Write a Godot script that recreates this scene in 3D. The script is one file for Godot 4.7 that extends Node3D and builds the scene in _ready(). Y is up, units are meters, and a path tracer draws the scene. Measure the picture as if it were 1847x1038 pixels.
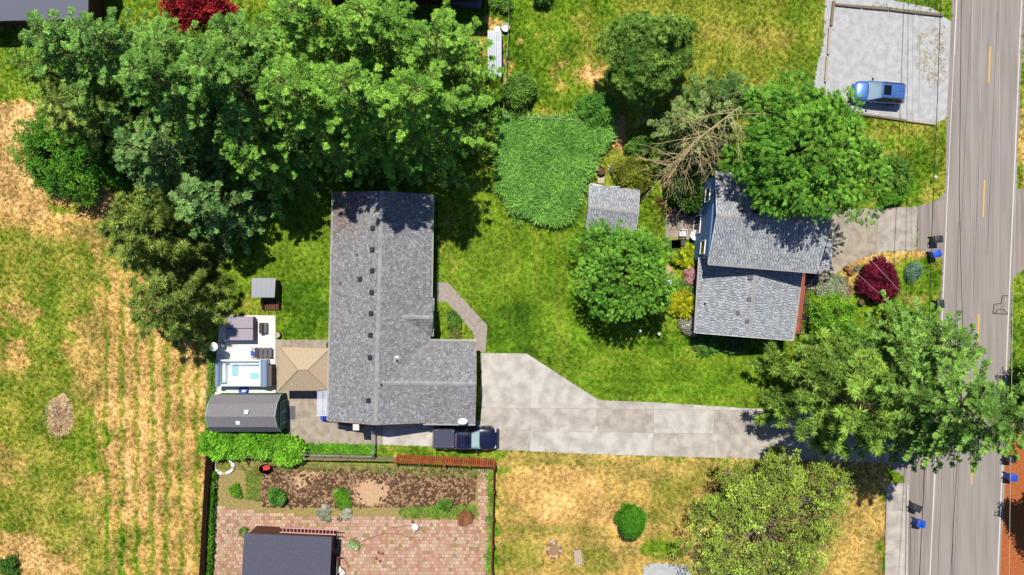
extends Node3D
# Overhead view of a suburban lot. Ground pixels of the 1847 x 1038 photograph are 20 to the metre,
# x runs to the photograph's right, z to its bottom, y up.
const K := 20.0
const CX := 923.5
const CY := 519.0
const EYE := 61.6

var rng := RandomNumberGenerator.new()
var M := {}
var taken := {}
var tex := {}
var gbytes := PackedByteArray()
var hard := PackedByteArray()
const TW := 2048
const TH := 1152

class MB:
	var v := PackedVector3Array()
	var n := PackedVector3Array()
	var c := PackedColorArray()
	var uv := PackedVector2Array()
	var col := Color.WHITE
	func vert(p: Vector3, nn: Vector3) -> void:
		v.append(p); n.append(nn); c.append(col)
	func tri(a: Vector3, b: Vector3, d: Vector3) -> void:
		var nn := (b - a).cross(d - a).normalized()
		vert(a, nn); vert(d, nn); vert(b, nn)
	func quad(a: Vector3, b: Vector3, d: Vector3, e: Vector3) -> void:
		tri(a, b, d); tri(a, d, e)
	# a flat convex face turned away from a point
	func face(pts: Array, away: Vector3) -> void:
		var mid := Vector3.ZERO
		for q in pts: mid += q
		mid /= pts.size()
		var nn := Vector3.ZERO
		for i in pts.size():
			nn += (pts[i] - mid).cross(pts[(i + 1) % pts.size()] - mid)
		var flip := nn.dot(mid - away) < 0
		for i in range(1, pts.size() - 1):
			if flip: tri(pts[0], pts[i + 1], pts[i])
			else: tri(pts[0], pts[i], pts[i + 1])
	func box(xf: Transform3D, s: Vector3, bevel := 0.0) -> void:
		var h := s * 0.5
		var o := xf.origin
		var b := minf(bevel, minf(h.x, minf(h.y, h.z)) * 0.9)
		if b <= 0.0:
			for ax in 3:
				for sg in [-1.0, 1.0]:
					var pts := []
					for q in [[-1, -1], [1, -1], [1, 1], [-1, 1]]:
						var t := Vector3.ZERO
						t[ax] = sg * h[ax]
						t[(ax + 1) % 3] = q[0] * h[(ax + 1) % 3]
						t[(ax + 2) % 3] = q[1] * h[(ax + 2) % 3]
						pts.append(xf * t)
					face(pts, o)
			return
		for ax in 3:
			var a1 := (ax + 1) % 3
			var a2 := (ax + 2) % 3
			for sg in [-1.0, 1.0]:
				var pts := []
				for q in [[-1, -1], [1, -1], [1, 1], [-1, 1]]:
					var t := Vector3.ZERO
					t[ax] = sg * h[ax]
					t[a1] = q[0] * (h[a1] - b)
					t[a2] = q[1] * (h[a2] - b)
					pts.append(xf * t)
				face(pts, o)
				for sg2 in [-1.0, 1.0]:
					var e := []
					for w in [[h[ax], h[a1] - b, -1], [h[ax], h[a1] - b, 1], [h[ax] - b, h[a1], 1], [h[ax] - b, h[a1], -1]]:
						var t := Vector3.ZERO
						t[ax] = sg * w[0]
						t[a1] = sg2 * w[1]
						t[a2] = w[2] * (h[a2] - b)
						e.append(xf * t)
					face(e, o)
		for sx in [-1.0, 1.0]:
			for sy in [-1.0, 1.0]:
				for sz in [-1.0, 1.0]:
					face([xf * Vector3(sx * h.x, sy * (h.y - b), sz * (h.z - b)), xf * Vector3(sx * (h.x - b), sy * h.y, sz * (h.z - b)), xf * Vector3(sx * (h.x - b), sy * (h.y - b), sz * h.z)], o)
	func bx(x: float, y: float, z: float, sx: float, sy: float, sz: float, bevel := 0.0) -> void:
		box(Transform3D(Basis(), Vector3(x, y, z)), Vector3(sx, sy, sz), bevel)
	# a bar between two points
	func bar(a: Vector3, b: Vector3, w: float, hgt: float, bevel := 0.0) -> void:
		var f := (b - a)
		var l := f.length()
		f /= l
		var up := Vector3.UP if absf(f.y) < 0.95 else Vector3.RIGHT
		var r := f.cross(up).normalized()
		up = r.cross(f)
		box(Transform3D(Basis(f, up, r), (a + b) * 0.5), Vector3(l, hgt, w), bevel)
	func slab(poly: PackedVector2Array, y0: float, y1: float) -> void:
		var p := poly
		if Geometry2D.is_polygon_clockwise(p):
			p = p.duplicate(); p.reverse()
		var ix := Geometry2D.triangulate_polygon(p)
		for i in range(0, ix.size(), 3):
			var a := p[ix[i]]; var b := p[ix[i + 1]]; var d := p[ix[i + 2]]
			var q := [Vector3(a.x, y1, a.y), Vector3(b.x, y1, b.y), Vector3(d.x, y1, d.y)]
			face(q, q[0] - Vector3.UP * 5)
		if y1 - y0 > 0.0001:
			var mid := Vector2.ZERO
			for i in p.size():
				var a := p[i]; var b := p[(i + 1) % p.size()]
				var e := (b - a).normalized()
				var out := Vector2(e.y, -e.x)
				if Geometry2D.is_polygon_clockwise(p): out = -out
				mid = (a + b) * 0.5 - out
				face([Vector3(a.x, y0, a.y), Vector3(b.x, y0, b.y), Vector3(b.x, y1, b.y), Vector3(a.x, y1, a.y)], Vector3(mid.x, (y0 + y1) * 0.5, mid.y))
	func lathe(xf: Transform3D, prof: Array, sides := 16) -> void:
		for k in prof.size() - 1:
			var a: Vector2 = prof[k]; var b: Vector2 = prof[k + 1]
			var d := (b - a)
			var pn := Vector2(d.y, -d.x).normalized()
			for i in sides:
				var t0 := TAU * i / sides; var t1 := TAU * (i + 1) / sides
				var d0 := Vector3(cos(t0), 0, sin(t0)); var d1 := Vector3(cos(t1), 0, sin(t1))
				var q := [xf * (d0 * a.x + Vector3.UP * a.y), xf * (d1 * a.x + Vector3.UP * a.y), xf * (d1 * b.x + Vector3.UP * b.y), xf * (d0 * b.x + Vector3.UP * b.y)]
				var n0 := (xf.basis * (d0 * pn.x + Vector3.UP * pn.y)).normalized()
				var n1 := (xf.basis * (d1 * pn.x + Vector3.UP * pn.y)).normalized()
				vert(q[0], n0); vert(q[1], n1); vert(q[2], n1)
				vert(q[0], n0); vert(q[2], n1); vert(q[3], n0)
	func tube(pts: Array, rad: Array, sides := 6, cap := false) -> void:
		var rings := []
		var nrm := []
		var side := Vector3.ZERO
		for i in pts.size():
			var f: Vector3 = (pts[mini(i + 1, pts.size() - 1)] - pts[maxi(i - 1, 0)]).normalized()
			if side == Vector3.ZERO:
				side = f.cross(Vector3.UP if absf(f.y) < 0.9 else Vector3.RIGHT).normalized()
			side = (side - f * side.dot(f)).normalized()
			var up := f.cross(side)
			var r: float = rad[mini(i, rad.size() - 1)]
			var ring := []
			var rn := []
			for k in sides:
				var t := TAU * k / sides
				var d := side * cos(t) + up * sin(t)
				ring.append(pts[i] + d * r); rn.append(d)
			rings.append(ring); nrm.append(rn)
		for i in pts.size() - 1:
			for k in sides:
				var k2 := (k + 1) % sides
				vert(rings[i][k], nrm[i][k]); vert(rings[i + 1][k], nrm[i + 1][k]); vert(rings[i + 1][k2], nrm[i + 1][k2])
				vert(rings[i][k], nrm[i][k]); vert(rings[i + 1][k2], nrm[i + 1][k2]); vert(rings[i][k2], nrm[i][k2])
		if cap:
			face(rings[0], pts[1]); face(rings[-1], pts[-2])
	# smooth skin over rings of equally many points
	func loft(rings: Array, inside: Vector3) -> void:
		var R := rings.size()
		var N: int = rings[0].size()
		var nn := []
		for i in R:
			var row := []
			for k in N:
				var du: Vector3 = rings[mini(i + 1, R - 1)][k] - rings[maxi(i - 1, 0)][k]
				var dv: Vector3 = rings[i][mini(k + 1, N - 1)] - rings[i][maxi(k - 1, 0)]
				var q := du.cross(dv).normalized()
				if q.dot(rings[i][k] - inside) < 0: q = -q
				row.append(q)
			nn.append(row)
		for i in R - 1:
			for k in N - 1:
				vert(rings[i][k], nn[i][k]); vert(rings[i + 1][k], nn[i + 1][k]); vert(rings[i + 1][k + 1], nn[i + 1][k + 1])
				vert(rings[i][k], nn[i][k]); vert(rings[i + 1][k + 1], nn[i + 1][k + 1]); vert(rings[i][k + 1], nn[i][k + 1])
	func mesh(colored := false) -> ArrayMesh:
		var a := []
		a.resize(Mesh.ARRAY_MAX)
		a[Mesh.ARRAY_VERTEX] = v
		a[Mesh.ARRAY_NORMAL] = n
		if colored: a[Mesh.ARRAY_COLOR] = c
		if uv.size() == v.size(): a[Mesh.ARRAY_TEX_UV] = uv
		var m := ArrayMesh.new()
		m.add_surface_from_arrays(Mesh.PRIMITIVE_TRIANGLES, a)
		return m

# ---------- places ----------
func g(px: float, py: float) -> Vector3:
	return Vector3((px - CX) / K, 0, (py - CY) / K)
# the point at height h that the photograph shows at a pixel
func at(px: float, py: float, h: float) -> Vector3:
	var s := 1.0 - h / EYE
	return Vector3((px - CX) / K * s, h, (py - CY) / K * s)
func flat(pts: Array) -> PackedVector2Array:
	var r := PackedVector2Array()
	for q in pts: r.append(Vector2((q[0] - CX) / K, (q[1] - CY) / K))
	return r
func rnd(a: float, b: float) -> float:
	return rng.randf_range(a, b)

# ---------- nodes ----------
func numbered(called: String) -> String:
	if not taken.has(called):
		taken[called] = 0
		return called
	taken[called] += 1
	return "%s_%03d" % [called, taken[called]]
func thing(called: String, label: String, category: String, where := Vector3.ZERO, turn := 0.0, group := "") -> Node3D:
	var o := Node3D.new()
	o.name = numbered(called)
	add_child(o)
	o.position = where
	o.rotation.y = turn
	tag(o, label, category, group)
	return o
func tag(o: Node3D, label: String, category: String, group := "") -> void:
	o.set_meta("label", label)
	o.set_meta("category", category)
	if group != "": o.set_meta("group", group)
func put(mb: MB, called: String, m: Material, parent: Node3D = null, colored := false) -> MeshInstance3D:
	var o := MeshInstance3D.new()
	o.mesh = mb.mesh(colored)
	o.material_override = m
	if parent == null:
		o.name = numbered(called)
		add_child(o)
	else:
		o.name = called
		parent.add_child(o, true)
	return o
func share(me: Mesh, called: String, m: Material, parent: Node3D, xf: Transform3D) -> MeshInstance3D:
	var o := MeshInstance3D.new()
	o.mesh = me
	o.material_override = m
	o.name = called
	o.transform = xf
	parent.add_child(o, true)
	return o
func structure(o: Node3D) -> Node3D:
	o.set_meta("kind", "structure")
	return o
func stuff(o: Node3D) -> Node3D:
	o.set_meta("kind", "stuff")
	return o
func copy(o: Node3D, where: Vector3, turn: float, label: String) -> Node3D:
	var r: Node3D = o.duplicate()
	r.name = numbered(str(o.name).split("_0")[0])
	add_child(r)
	r.position = where
	r.rotation.y = turn
	r.set_meta("label", label)
	return r

# ---------- materials ----------
func noise_tex(key: String, freq: float, lo: float, hi: float, kind := FastNoiseLite.TYPE_SIMPLEX_SMOOTH, oct := 4, side := 512, seedv := 1) -> Texture2D:
	if tex.has(key): return tex[key]
	var f := FastNoiseLite.new()
	f.noise_type = kind
	f.frequency = freq
	f.fractal_octaves = oct
	f.seed = seedv
	var im := f.get_seamless_image(side, side)
	var d := im.get_data()
	var out := PackedByteArray()
	out.resize(side * side * 3)
	for i in side * side:
		var q := int(clampf(lo + (hi - lo) * d[i] / 255.0, 0, 1) * 255)
		out[i * 3] = q; out[i * 3 + 1] = q; out[i * 3 + 2] = q
	tex[key] = ImageTexture.create_from_image(Image.create_from_data(side, side, false, Image.FORMAT_RGB8, out))
	return tex[key]
# base colours are linear; grain names a computed texture that multiplies it
func mat(key: String, c: Color, rough := 0.8, metal := 0.0, grain := "", scale := 1.0, patch := "", pscale := 0.1) -> StandardMaterial3D:
	if M.has(key): return M[key]
	var m := StandardMaterial3D.new()
	m.resource_name = key
	# the textures only darken, so the base colour is raised by their mean
	var up: float = {"speck": 1.16, "soft": 1.07, "blotch": 1.12, "grain": 1.2, "": 1.0}.get(grain, 1.0) * {"soft": 1.07, "blotch": 1.12, "": 1.0}.get(patch, 1.0)
	m.albedo_color = Color(minf(c.r * up, 0.95), minf(c.g * up, 0.95), minf(c.b * up, 0.95)).linear_to_srgb()
	m.roughness = rough
	m.metallic = metal
	if grain != "":
		m.albedo_texture = tex[grain]
		m.uv1_triplanar = true
		m.uv1_world_triplanar = true
		m.uv1_scale = Vector3.ONE * scale
	if patch != "":
		m.detail_enabled = true
		m.detail_albedo = tex[patch]
		m.detail_blend_mode = BaseMaterial3D.BLEND_MODE_MUL
		m.detail_uv_layer = BaseMaterial3D.DETAIL_UV_2
		m.uv2_triplanar = true
		m.uv2_world_triplanar = true
		m.uv2_scale = Vector3.ONE * pscale
	M[key] = m
	return m
func relief(m: StandardMaterial3D, grain: String, depth_cm: float) -> StandardMaterial3D:
	m.heightmap_enabled = true
	m.heightmap_texture = tex[grain]
	m.heightmap_scale = depth_cm
	return m
func base(r: float, gg: float, b: float, k := 0.58) -> Color:
	var c := Color(r / 255.0, gg / 255.0, b / 255.0).srgb_to_linear()
	return Color(c.r * k, c.g * k, c.b * k)

func _ready() -> void:
	rng.seed = 7
	sky_and_camera()
	make_textures()
	make_materials()
	ground_sheet()
	roads()
	concrete()
	main_house()
	blue_house()
	outbuildings()
	neighbours()
	fences()
	garden()
	spa_terrace()
	vehicles()
	bins()
	yard_things()
	cables()
	trees()
	shrubs()
	grass_cover()

func sky_and_camera() -> void:
	var cam := Camera3D.new()
	cam.name = "camera"
	cam.position = Vector3(0, EYE, 0)
	cam.rotation_degrees = Vector3(-90, 0, 0)
	cam.fov = rad_to_deg(2.0 * atan(CY / (K * EYE)))
	cam.near = 0.5
	cam.far = 2000.0
	add_child(cam)
	cam.current = true
	var env := Environment.new()
	env.background_mode = Environment.BG_SKY
	var sky := Sky.new()
	var sm := ProceduralSkyMaterial.new()
	sm.sky_top_color = Color(0.42, 0.53, 0.74)
	sm.sky_horizon_color = Color(0.8, 0.85, 0.9)
	sm.ground_horizon_color = Color(0.6, 0.65, 0.6)
	sm.ground_bottom_color = Color(0.25, 0.28, 0.2)
	sm.sky_curve = 0.12
	sm.sun_angle_max = 0.0
	sky.sky_material = sm
	env.sky = sky
	env.background_energy_multiplier = 0.57
	env.tonemap_mode = Environment.TONE_MAPPER_LINEAR
	env.tonemap_exposure = 1.45
	env.sdfgi_enabled = true
	env.ssao_enabled = true
	env.ssil_enabled = true
	var we := WorldEnvironment.new()
	we.name = "world_environment"
	we.environment = env
	add_child(we)
	var sun := DirectionalLight3D.new()
	sun.name = "sun"
	sun.light_color = Color(1.0, 0.97, 0.915)
	sun.light_energy = 1.55
	sun.light_angular_distance = 0.5
	sun.shadow_enabled = true
	add_child(sun)
	sun.look_at_from_position(Vector3.ZERO, Vector3(0.085, -1, 0.46), Vector3.RIGHT)

func make_textures() -> void:
	noise_tex("speck", 0.12, 0.7, 1.06, FastNoiseLite.TYPE_SIMPLEX, 3, 512, 3)
	noise_tex("soft", 0.02, 0.88, 1.04, FastNoiseLite.TYPE_SIMPLEX_SMOOTH, 4, 512, 5)
	noise_tex("blotch", 0.012, 0.8, 1.08, FastNoiseLite.TYPE_SIMPLEX_SMOOTH, 7, 1024, 9)
	noise_tex("bump", 0.08, 0.0, 1.0, FastNoiseLite.TYPE_SIMPLEX_SMOOTH, 4, 512, 11)
	noise_tex("stone", 0.06, 0.35, 1.3, FastNoiseLite.TYPE_CELLULAR, 2, 512, 13)
	# long grain of sawn wood and of ribbed sheet
	var f := FastNoiseLite.new()
	f.frequency = 0.05
	f.fractal_octaves = 4
	f.seed = 21
	var im := f.get_image(512, 32)
	im.resize(512, 512, Image.INTERPOLATE_CUBIC)
	im.convert(Image.FORMAT_RGB8)
	var d := im.get_data()
	for i in d.size(): d[i] = int(clampf(140.0 + d[i] * 0.45, 0, 255))
	tex["grain"] = ImageTexture.create_from_image(Image.create_from_data(512, 512, false, Image.FORMAT_RGB8, d))

func make_materials() -> void:
	relief(mat("concrete", base(209, 202, 193), 0.9, 0.0, "speck", 0.9, "blotch", 0.06), "bump", 1.0)
	relief(mat("concrete_2", base(199, 190, 180), 0.9, 0.0, "speck", 0.9, "blotch", 0.075), "bump", 1.0)
	relief(mat("concrete_3", base(219, 214, 206), 0.9, 0.0, "speck", 0.9, "blotch", 0.05), "bump", 1.0)
	relief(mat("old_concrete", base(190, 178, 160), 0.92, 0.0, "speck", 0.9, "blotch", 0.09), "bump", 1.0)
	relief(mat("path_concrete", base(188, 176, 166), 0.92, 0.0, "speck", 1.1, "soft", 0.2), "bump", 1.0)
	mat("pad", base(246, 243, 238), 0.85, 0.0, "soft", 0.6)
	relief(mat("asphalt", base(172, 164, 158), 0.95, 0.0, "speck", 0.8, "soft", 0.07), "bump", 1.0)
	relief(mat("asphalt_2", base(170, 159, 153), 0.95, 0.0, "speck", 0.8, "blotch", 0.1), "bump", 1.0)
	for k in ["asphalt", "asphalt_2"]: M[k].uv2_scale = Vector3(0.16, 1, 0.008)
	mat("roof_deck", base(112, 112, 116), 0.95)
	mat("joint_fill", base(160, 150, 140), 1.0, 0.0, "speck", 0.9)
	mat("tar", base(58, 55, 58), 0.8, 0.0, "soft", 0.9)
	mat("paint_white", base(236, 230, 224), 0.8, 0.0, "speck", 1.3)
	mat("paint_yellow", base(245, 195, 95), 0.8, 0.0, "speck", 1.3)
	relief(mat("gravel", base(206, 208, 211), 0.95, 0.0, "speck", 0.9, "soft", 0.11), "bump", 0.5)
	mat("soil", base(128, 98, 66), 1.0, 0.0, "speck", 0.5, "blotch", 0.3)
	mat("dry_soil", base(225, 185, 145), 1.0, 0.0, "speck", 0.6, "soft", 0.4)
	mat("bark", base(192, 108, 52), 1.0, 0.0, "speck", 0.6, "blotch", 0.3)
	mat("timber", base(150, 128, 112), 0.9, 0.0, "speck", 0.9, "soft", 0.5)
	mat("timber_pale", base(205, 190, 172), 0.9, 0.0, "speck", 0.9, "soft", 0.5)
	mat("fence_orange", base(226, 122, 66), 0.85, 0.0, "grain", 0.9)
	mat("fence_orange_2", base(205, 104, 54), 0.85, 0.0, "grain", 0.9)
	mat("fence_brown", base(150, 92, 58), 0.85, 0.0, "grain", 0.9)
	mat("fence_brown_2", base(134, 80, 50), 0.85, 0.0, "grain", 0.9)
	mat("deck_red", base(205, 110, 85), 0.8, 0.0, "grain", 0.9)
	mat("cedar", base(120, 62, 40), 0.8, 0.0, "grain", 0.9)
	mat("white", base(240, 240, 240, 0.72), 0.5, 0.0, "soft", 0.4)
	mat("gutter", base(228, 226, 224, 0.7), 0.5)
	mat("siding_cream", base(205, 198, 185), 0.8, 0.0, "soft", 0.4)
	mat("siding_blue", base(92, 138, 200), 0.7, 0.0, "soft", 0.4)
	mat("siding_brown", base(96, 58, 40), 0.8, 0.0, "soft", 0.4)
	mat("siding_green", base(64, 116, 90), 0.75, 0.0, "soft", 0.4)
	mat("siding_tan", base(170, 150, 125), 0.8, 0.0, "soft", 0.4)
	mat("trim_pale", base(190, 215, 205), 0.6)
	mat("felt_grey", base(150, 148, 154), 0.95, 0.0, "speck", 0.6, "soft", 0.4)
	mat("felt_dark", base(92, 84, 88), 0.95, 0.0, "speck", 0.6, "soft", 0.4)
	mat("ridge_cap", base(165, 172, 186), 0.95, 0.0, "speck", 0.8)
	mat("vent_dark", base(46, 46, 56), 0.6)
	mat("brick", base(140, 66, 52), 0.9, 0.0, "speck", 0.9)
	mat("canvas_tan", base(200, 180, 150), 0.75, 0.0, "soft", 0.5)
	mat("seam_tan", base(176, 148, 114), 0.75)
	mat("rubber", base(34, 34, 36), 0.9)
	mat("plastic_black", base(52, 52, 58), 0.5)
	mat("plastic_grey", base(95, 92, 100), 0.6)
	mat("plastic_blue", base(30, 90, 215), 0.45)
	mat("spa_cover", base(172, 162, 178), 0.65, 0.0, "soft", 0.7)
	mat("spa_skirt", base(94, 84, 86), 0.7)
	mat("spa_shell", base(238, 246, 250, 0.75), 0.35)
	mat("spa_aqua", base(150, 220, 228), 0.4, 0.0, "soft", 0.5)
	mat("roll_cover", base(128, 150, 188), 0.55, 0.0, "soft", 0.5)
	mat("metal_grey", base(150, 155, 165), 0.45, 0.6)
	mat("metal_dark", base(70, 70, 78), 0.5, 0.4)
	mat("steel", base(200, 205, 210), 0.3, 0.8)
	mat("iron", base(34, 34, 38), 0.6)
	mat("trunk", base(110, 88, 66), 0.95, 0.0, "speck", 0.7)
	mat("trunk_grey", base(150, 138, 118), 0.95, 0.0, "speck", 0.7)
	mat("dead_wood", base(226, 204, 150), 0.95)
	mat("terracotta", base(176, 84, 58), 0.85)
	mat("pot_black", base(40, 40, 42), 0.7)
	mat("pot_green", base(62, 92, 56), 0.7)
	mat("stone_pale", base(214, 198, 176), 0.95, 0.0, "speck", 0.8)
	mat("stone_red", base(178, 112, 84), 0.95, 0.0, "speck", 0.8)
	mat("red_paint", base(214, 48, 52), 0.5)
	mat("pink_paint", base(238, 176, 176), 0.6)
	mat("shed_felt", base(98, 99, 118), 0.95, 0.0, "speck", 0.5, "soft", 0.4)
	mat("car_blue", base(78, 128, 205), 0.32, 0.35)
	mat("car_navy", base(24, 30, 66), 0.25, 0.3)
	for k in ["car_blue", "car_navy"]:
		M[k].clearcoat_enabled = true
		M[k].clearcoat = 1.0
		M[k].clearcoat_roughness = 0.06
	mat("car_glass", base(18, 24, 34), 0.05)
	mat("bed_cover", base(62, 66, 92), 0.7, 0.0, "soft", 0.8)
	mat("lamp_red", base(170, 40, 36), 0.3)
	mat("lamp_clear", base(225, 225, 230), 0.15)
	mat("hose", base(122, 92, 60), 0.7)
	mat("wire_black", base(24, 24, 26), 0.8)
	mat("wire_pale", base(215, 210, 205), 0.5, 0.3)
	mat("window_glass", base(40, 50, 62), 0.05)
	mat("tinted", Color(1, 1, 1), 0.95)
	M.tinted.vertex_color_use_as_albedo = true
	M.tinted.albedo_texture = tex["speck"]
	M.tinted.uv1_triplanar = true
	M.tinted.uv1_world_triplanar = true
	M.tinted.uv1_scale = Vector3.ONE * 1.3
	var leaf := mat("leaf", Color(1, 1, 1), 0.6)
	leaf.vertex_color_use_as_albedo = true
	leaf.backlight_enabled = true
	leaf.backlight = Color(0.5, 0.53, 0.38)
	leaf.cull_mode = BaseMaterial3D.CULL_DISABLED
	leaf.metallic_specular = 0.12
	var gb := mat("grass_blade", Color(1, 1, 1), 0.9)
	gb.vertex_color_use_as_albedo = true
	gb.cull_mode = BaseMaterial3D.CULL_DISABLED
	gb.metallic_specular = 0.1
	var water := mat("water", Color(0.75, 0.93, 0.95, 0.12), 0.05)
	water.transparency = BaseMaterial3D.TRANSPARENCY_ALPHA
	water.albedo_color = Color(0.8, 0.95, 0.97, 0.12)
	var poly := mat("polycarbonate", Color(0.7, 0.72, 0.78, 0.55), 0.2)
	poly.transparency = BaseMaterial3D.TRANSPARENCY_ALPHA
	poly.albedo_color = Color(0.72, 0.75, 0.82, 0.6)
	var gl := mat("pane", Color(0.8, 0.9, 0.9, 0.15), 0.03)
	gl.transparency = BaseMaterial3D.TRANSPARENCY_ALPHA
	gl.albedo_color = Color(0.75, 0.88, 0.9, 0.3)
	relief(M.water, "bump", 2.0)
	M.water.uv1_triplanar = true
	M.water.uv1_world_triplanar = true

# ---------- ground ----------
func fill(map: PackedByteArray, w: int, h: int, pts: PackedVector2Array, val: int) -> void:
	var y0 := h
	var y1 := 0
	for q in pts:
		y0 = mini(y0, int(floor(q.y))); y1 = maxi(y1, int(ceil(q.y)))
	for y in range(maxi(y0, 0), mini(y1 + 1, h)):
		var xs := []
		var yy := y + 0.5
		for i in pts.size():
			var a := pts[i]
			var b := pts[(i + 1) % pts.size()]
			if (a.y > yy) != (b.y > yy): xs.append(a.x + (yy - a.y) / (b.y - a.y) * (b.x - a.x))
		xs.sort()
		for k in range(0, xs.size() - 1, 2):
			for x in range(maxi(int(round(xs[k])), 0), mini(int(round(xs[k + 1])), w)):
				map[y * w + x] = val
func low(pts: Array) -> PackedVector2Array:
	var r := PackedVector2Array()
	for q in pts: r.append(Vector2((q[0] + 100.0) / 8.0, (q[1] + 57.0) / 8.0))
	return r
func oval(x: float, y: float, rx: float, ry: float) -> Array:
	var r := []
	for i in 14: r.append([x + cos(TAU * i / 14) * rx, y + sin(TAU * i / 14) * ry])
	return r
func keep_off(pts: Array) -> void:
	var r := PackedVector2Array()
	for q in pts: r.append(Vector2((q[0] + 100.0) / 2.0, (q[1] + 57.0) / 2.0))
	fill(hard, TW / 2, TH / 2, r, 1)

func ground_sheet() -> void:
	hard.resize(TW / 2 * TH / 2)
	var W := 256
	var HH := 144
	var dry := PackedByteArray()
	dry.resize(W * HH)
	dry.fill(112)
	var amp := PackedByteArray()
	amp.resize(W * HH)
	amp.fill(120)
	var rows := PackedByteArray()
	rows.resize(W * HH)
	# how dry the grass is: 0 deep green, 255 bare straw
	var field := [[-100, 190], [60, 205], [150, 330], [250, 480], [380, 640], [386, 815], [350, 1095], [-100, 1095]]
	fill(dry, W, HH, low(field), 190)
	fill(amp, W, HH, low(field), 105)
	fill(rows, W, HH, low([[190, 500], [250, 490], [385, 650], [380, 820], [352, 1095], [190, 1095], [170, 800]]), 200)
	var spots := [
		[95, 500, 95, 75, 138], [60, 640, 75, 150, 136], [95, 790, 75, 110, 138], [165, 800, 40, 60, 122], [60, 930, 85, 80, 142],
		[210, 945, 65, 60, 148], [200, 1020, 70, 40, 148], [20, 470, 60, 60, 142], [60, 590, 60, 60, 126], [30, 720, 60, 90, 134],
		[20, 1000, 70, 40, 235], [70, 1020, 60, 25, 240], [40, 225, 80, 45, 245], [50, 345, 110, 55, 228], [150, 365, 70, 35, 220], [30, 300, 70, 60, 240],
		[25, 640, 25, 30, 200], [105, 375, 25, 10, 110], [230, 470, 40, 30, 150], [40, 560, 30, 30, 190],
		[240, 700, 60, 40, 200], [300, 760, 60, 120, 195], [250, 820, 60, 60, 205], [240, 900, 40, 50, 205]]
	for s in spots: fill(dry, W, HH, low(oval(s[0], s[1], s[2], s[3])), s[4])
	var lawn := [[410, 330], [600, 340], [790, 340], [905, 350], [1000, 380], [1060, 260], [1110, 270], [1065, 420], [1045, 600], [1250, 640], [1400, 640], [1345, 740], [1080, 722], [860, 640], [600, 620], [497, 616], [400, 560]]
	fill(dry, W, HH, low(lawn), 110)
	fill(amp, W, HH, low(lawn), 30)
	for s in [[1200, 695, 150, 30, 98], [1240, 650, 60, 14, 110], [1060, 580, 40, 60, 92], [1035, 430, 25, 60, 105], [1080, 320, 40, 60, 130], [1200, 620, 50, 25, 92], [930, 600, 50, 60, 70], [545, 560, 40, 60, 70], [830, 580, 25, 40, 120], [450, 550, 30, 20, 140], [800, 430, 8, 70, 165], [596, 480, 4, 130, 170]]:
		fill(dry, W, HH, low(oval(s[0], s[1], s[2], s[3])), s[4])
	var north := [[905, -57], [1110, -57], [1110, 220], [905, 220]]
	fill(dry, W, HH, low(north), 100)
	fill(amp, W, HH, low(north), 100)
	for s in [[985, 85, 7, 75, 190], [1010, 130, 7, 55, 180], [1060, 70, 24, 110, 140], [1075, 140, 20, 18, 225], [995, 205, 40, 16, 140], [1115, 240, 18, 30, 225]]:
		fill(dry, W, HH, low(oval(s[0], s[1], s[2], s[3])), s[4])
	var olive := [[1110, -57], [1500, -57], [1480, 160], [1400, 220], [1100, 260]]
	fill(dry, W, HH, low(olive), 132)
	fill(amp, W, HH, low(olive), 46)
	for s in [[1440, 40, 35, 50, 120], [1450, 120, 25, 50, 122], [1380, 70, 60, 25, 152], [1280, 60, 40, 20, 150], [1370, 170, 30, 30, 150]]:
		fill(dry, W, HH, low(oval(s[0], s[1], s[2], s[3])), s[4])
	var verge := [[1530, 210], [1710, 215], [1705, 370], [1560, 380]]
	fill(dry, W, HH, low(verge), 135)
	fill(amp, W, HH, low(verge), 90)
	for s in [[1620, 255, 50, 10, 85], [1660, 300, 16, 50, 95], [1640, 345, 30, 20, 90], [1580, 255, 20, 20, 140]]:
		fill(dry, W, HH, low(oval(s[0], s[1], s[2], s[3])), s[4])
	var front := [[1490, 455], [1700, 455], [1690, 700], [1450, 640], [1460, 500]]
	fill(dry, W, HH, low(front), 100)
	fill(amp, W, HH, low(front), 90)
	for s in [[1560, 468, 60, 12, 225], [1640, 455, 40, 8, 225], [1697, 500, 6, 60, 205], [1640, 540, 20, 12, 165], [1525, 500, 40, 25, 165], [1470, 530, 14, 30, 75]]:
		fill(dry, W, HH, low(oval(s[0], s[1], s[2], s[3])), s[4])
	var south := [[897, 812], [1100, 818], [1600, 835], [1602, 1095], [890, 1095]]
	fill(dry, W, HH, low(south), 192)
	fill(amp, W, HH, low(south), 66)
	for s in [[1000, 880, 85, 50, 224], [1040, 930, 90, 28, 226], [1000, 832, 110, 10, 162], [910, 900, 10, 90, 172], [1210, 870, 55, 45, 162], [1195, 930, 50, 25, 172], [990, 955, 90, 8, 165], [940, 1000, 40, 30, 158], [1070, 1015, 40, 30, 158], [1190, 988, 35, 18, 108], [1290, 850, 90, 12, 165], [1480, 860, 60, 30, 175], [1590, 930, 10, 90, 205], [1180, 848, 60, 14, 180]]:
		fill(dry, W, HH, low(oval(s[0], s[1], s[2], s[3])), s[4])
	var upper := [[745, -57], [905, -57], [905, 220], [745, 220]]
	fill(dry, W, HH, low(upper), 88)
	for s in [[853, 72, 12, 12, 220], [885, 40, 16, 14, 215], [875, 55, 8, 8, 200], [908, 110, 6, 60, 215], [862, 95, 8, 8, 200]]:
		fill(dry, W, HH, low(oval(s[0], s[1], s[2], s[3])), s[4])
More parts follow.
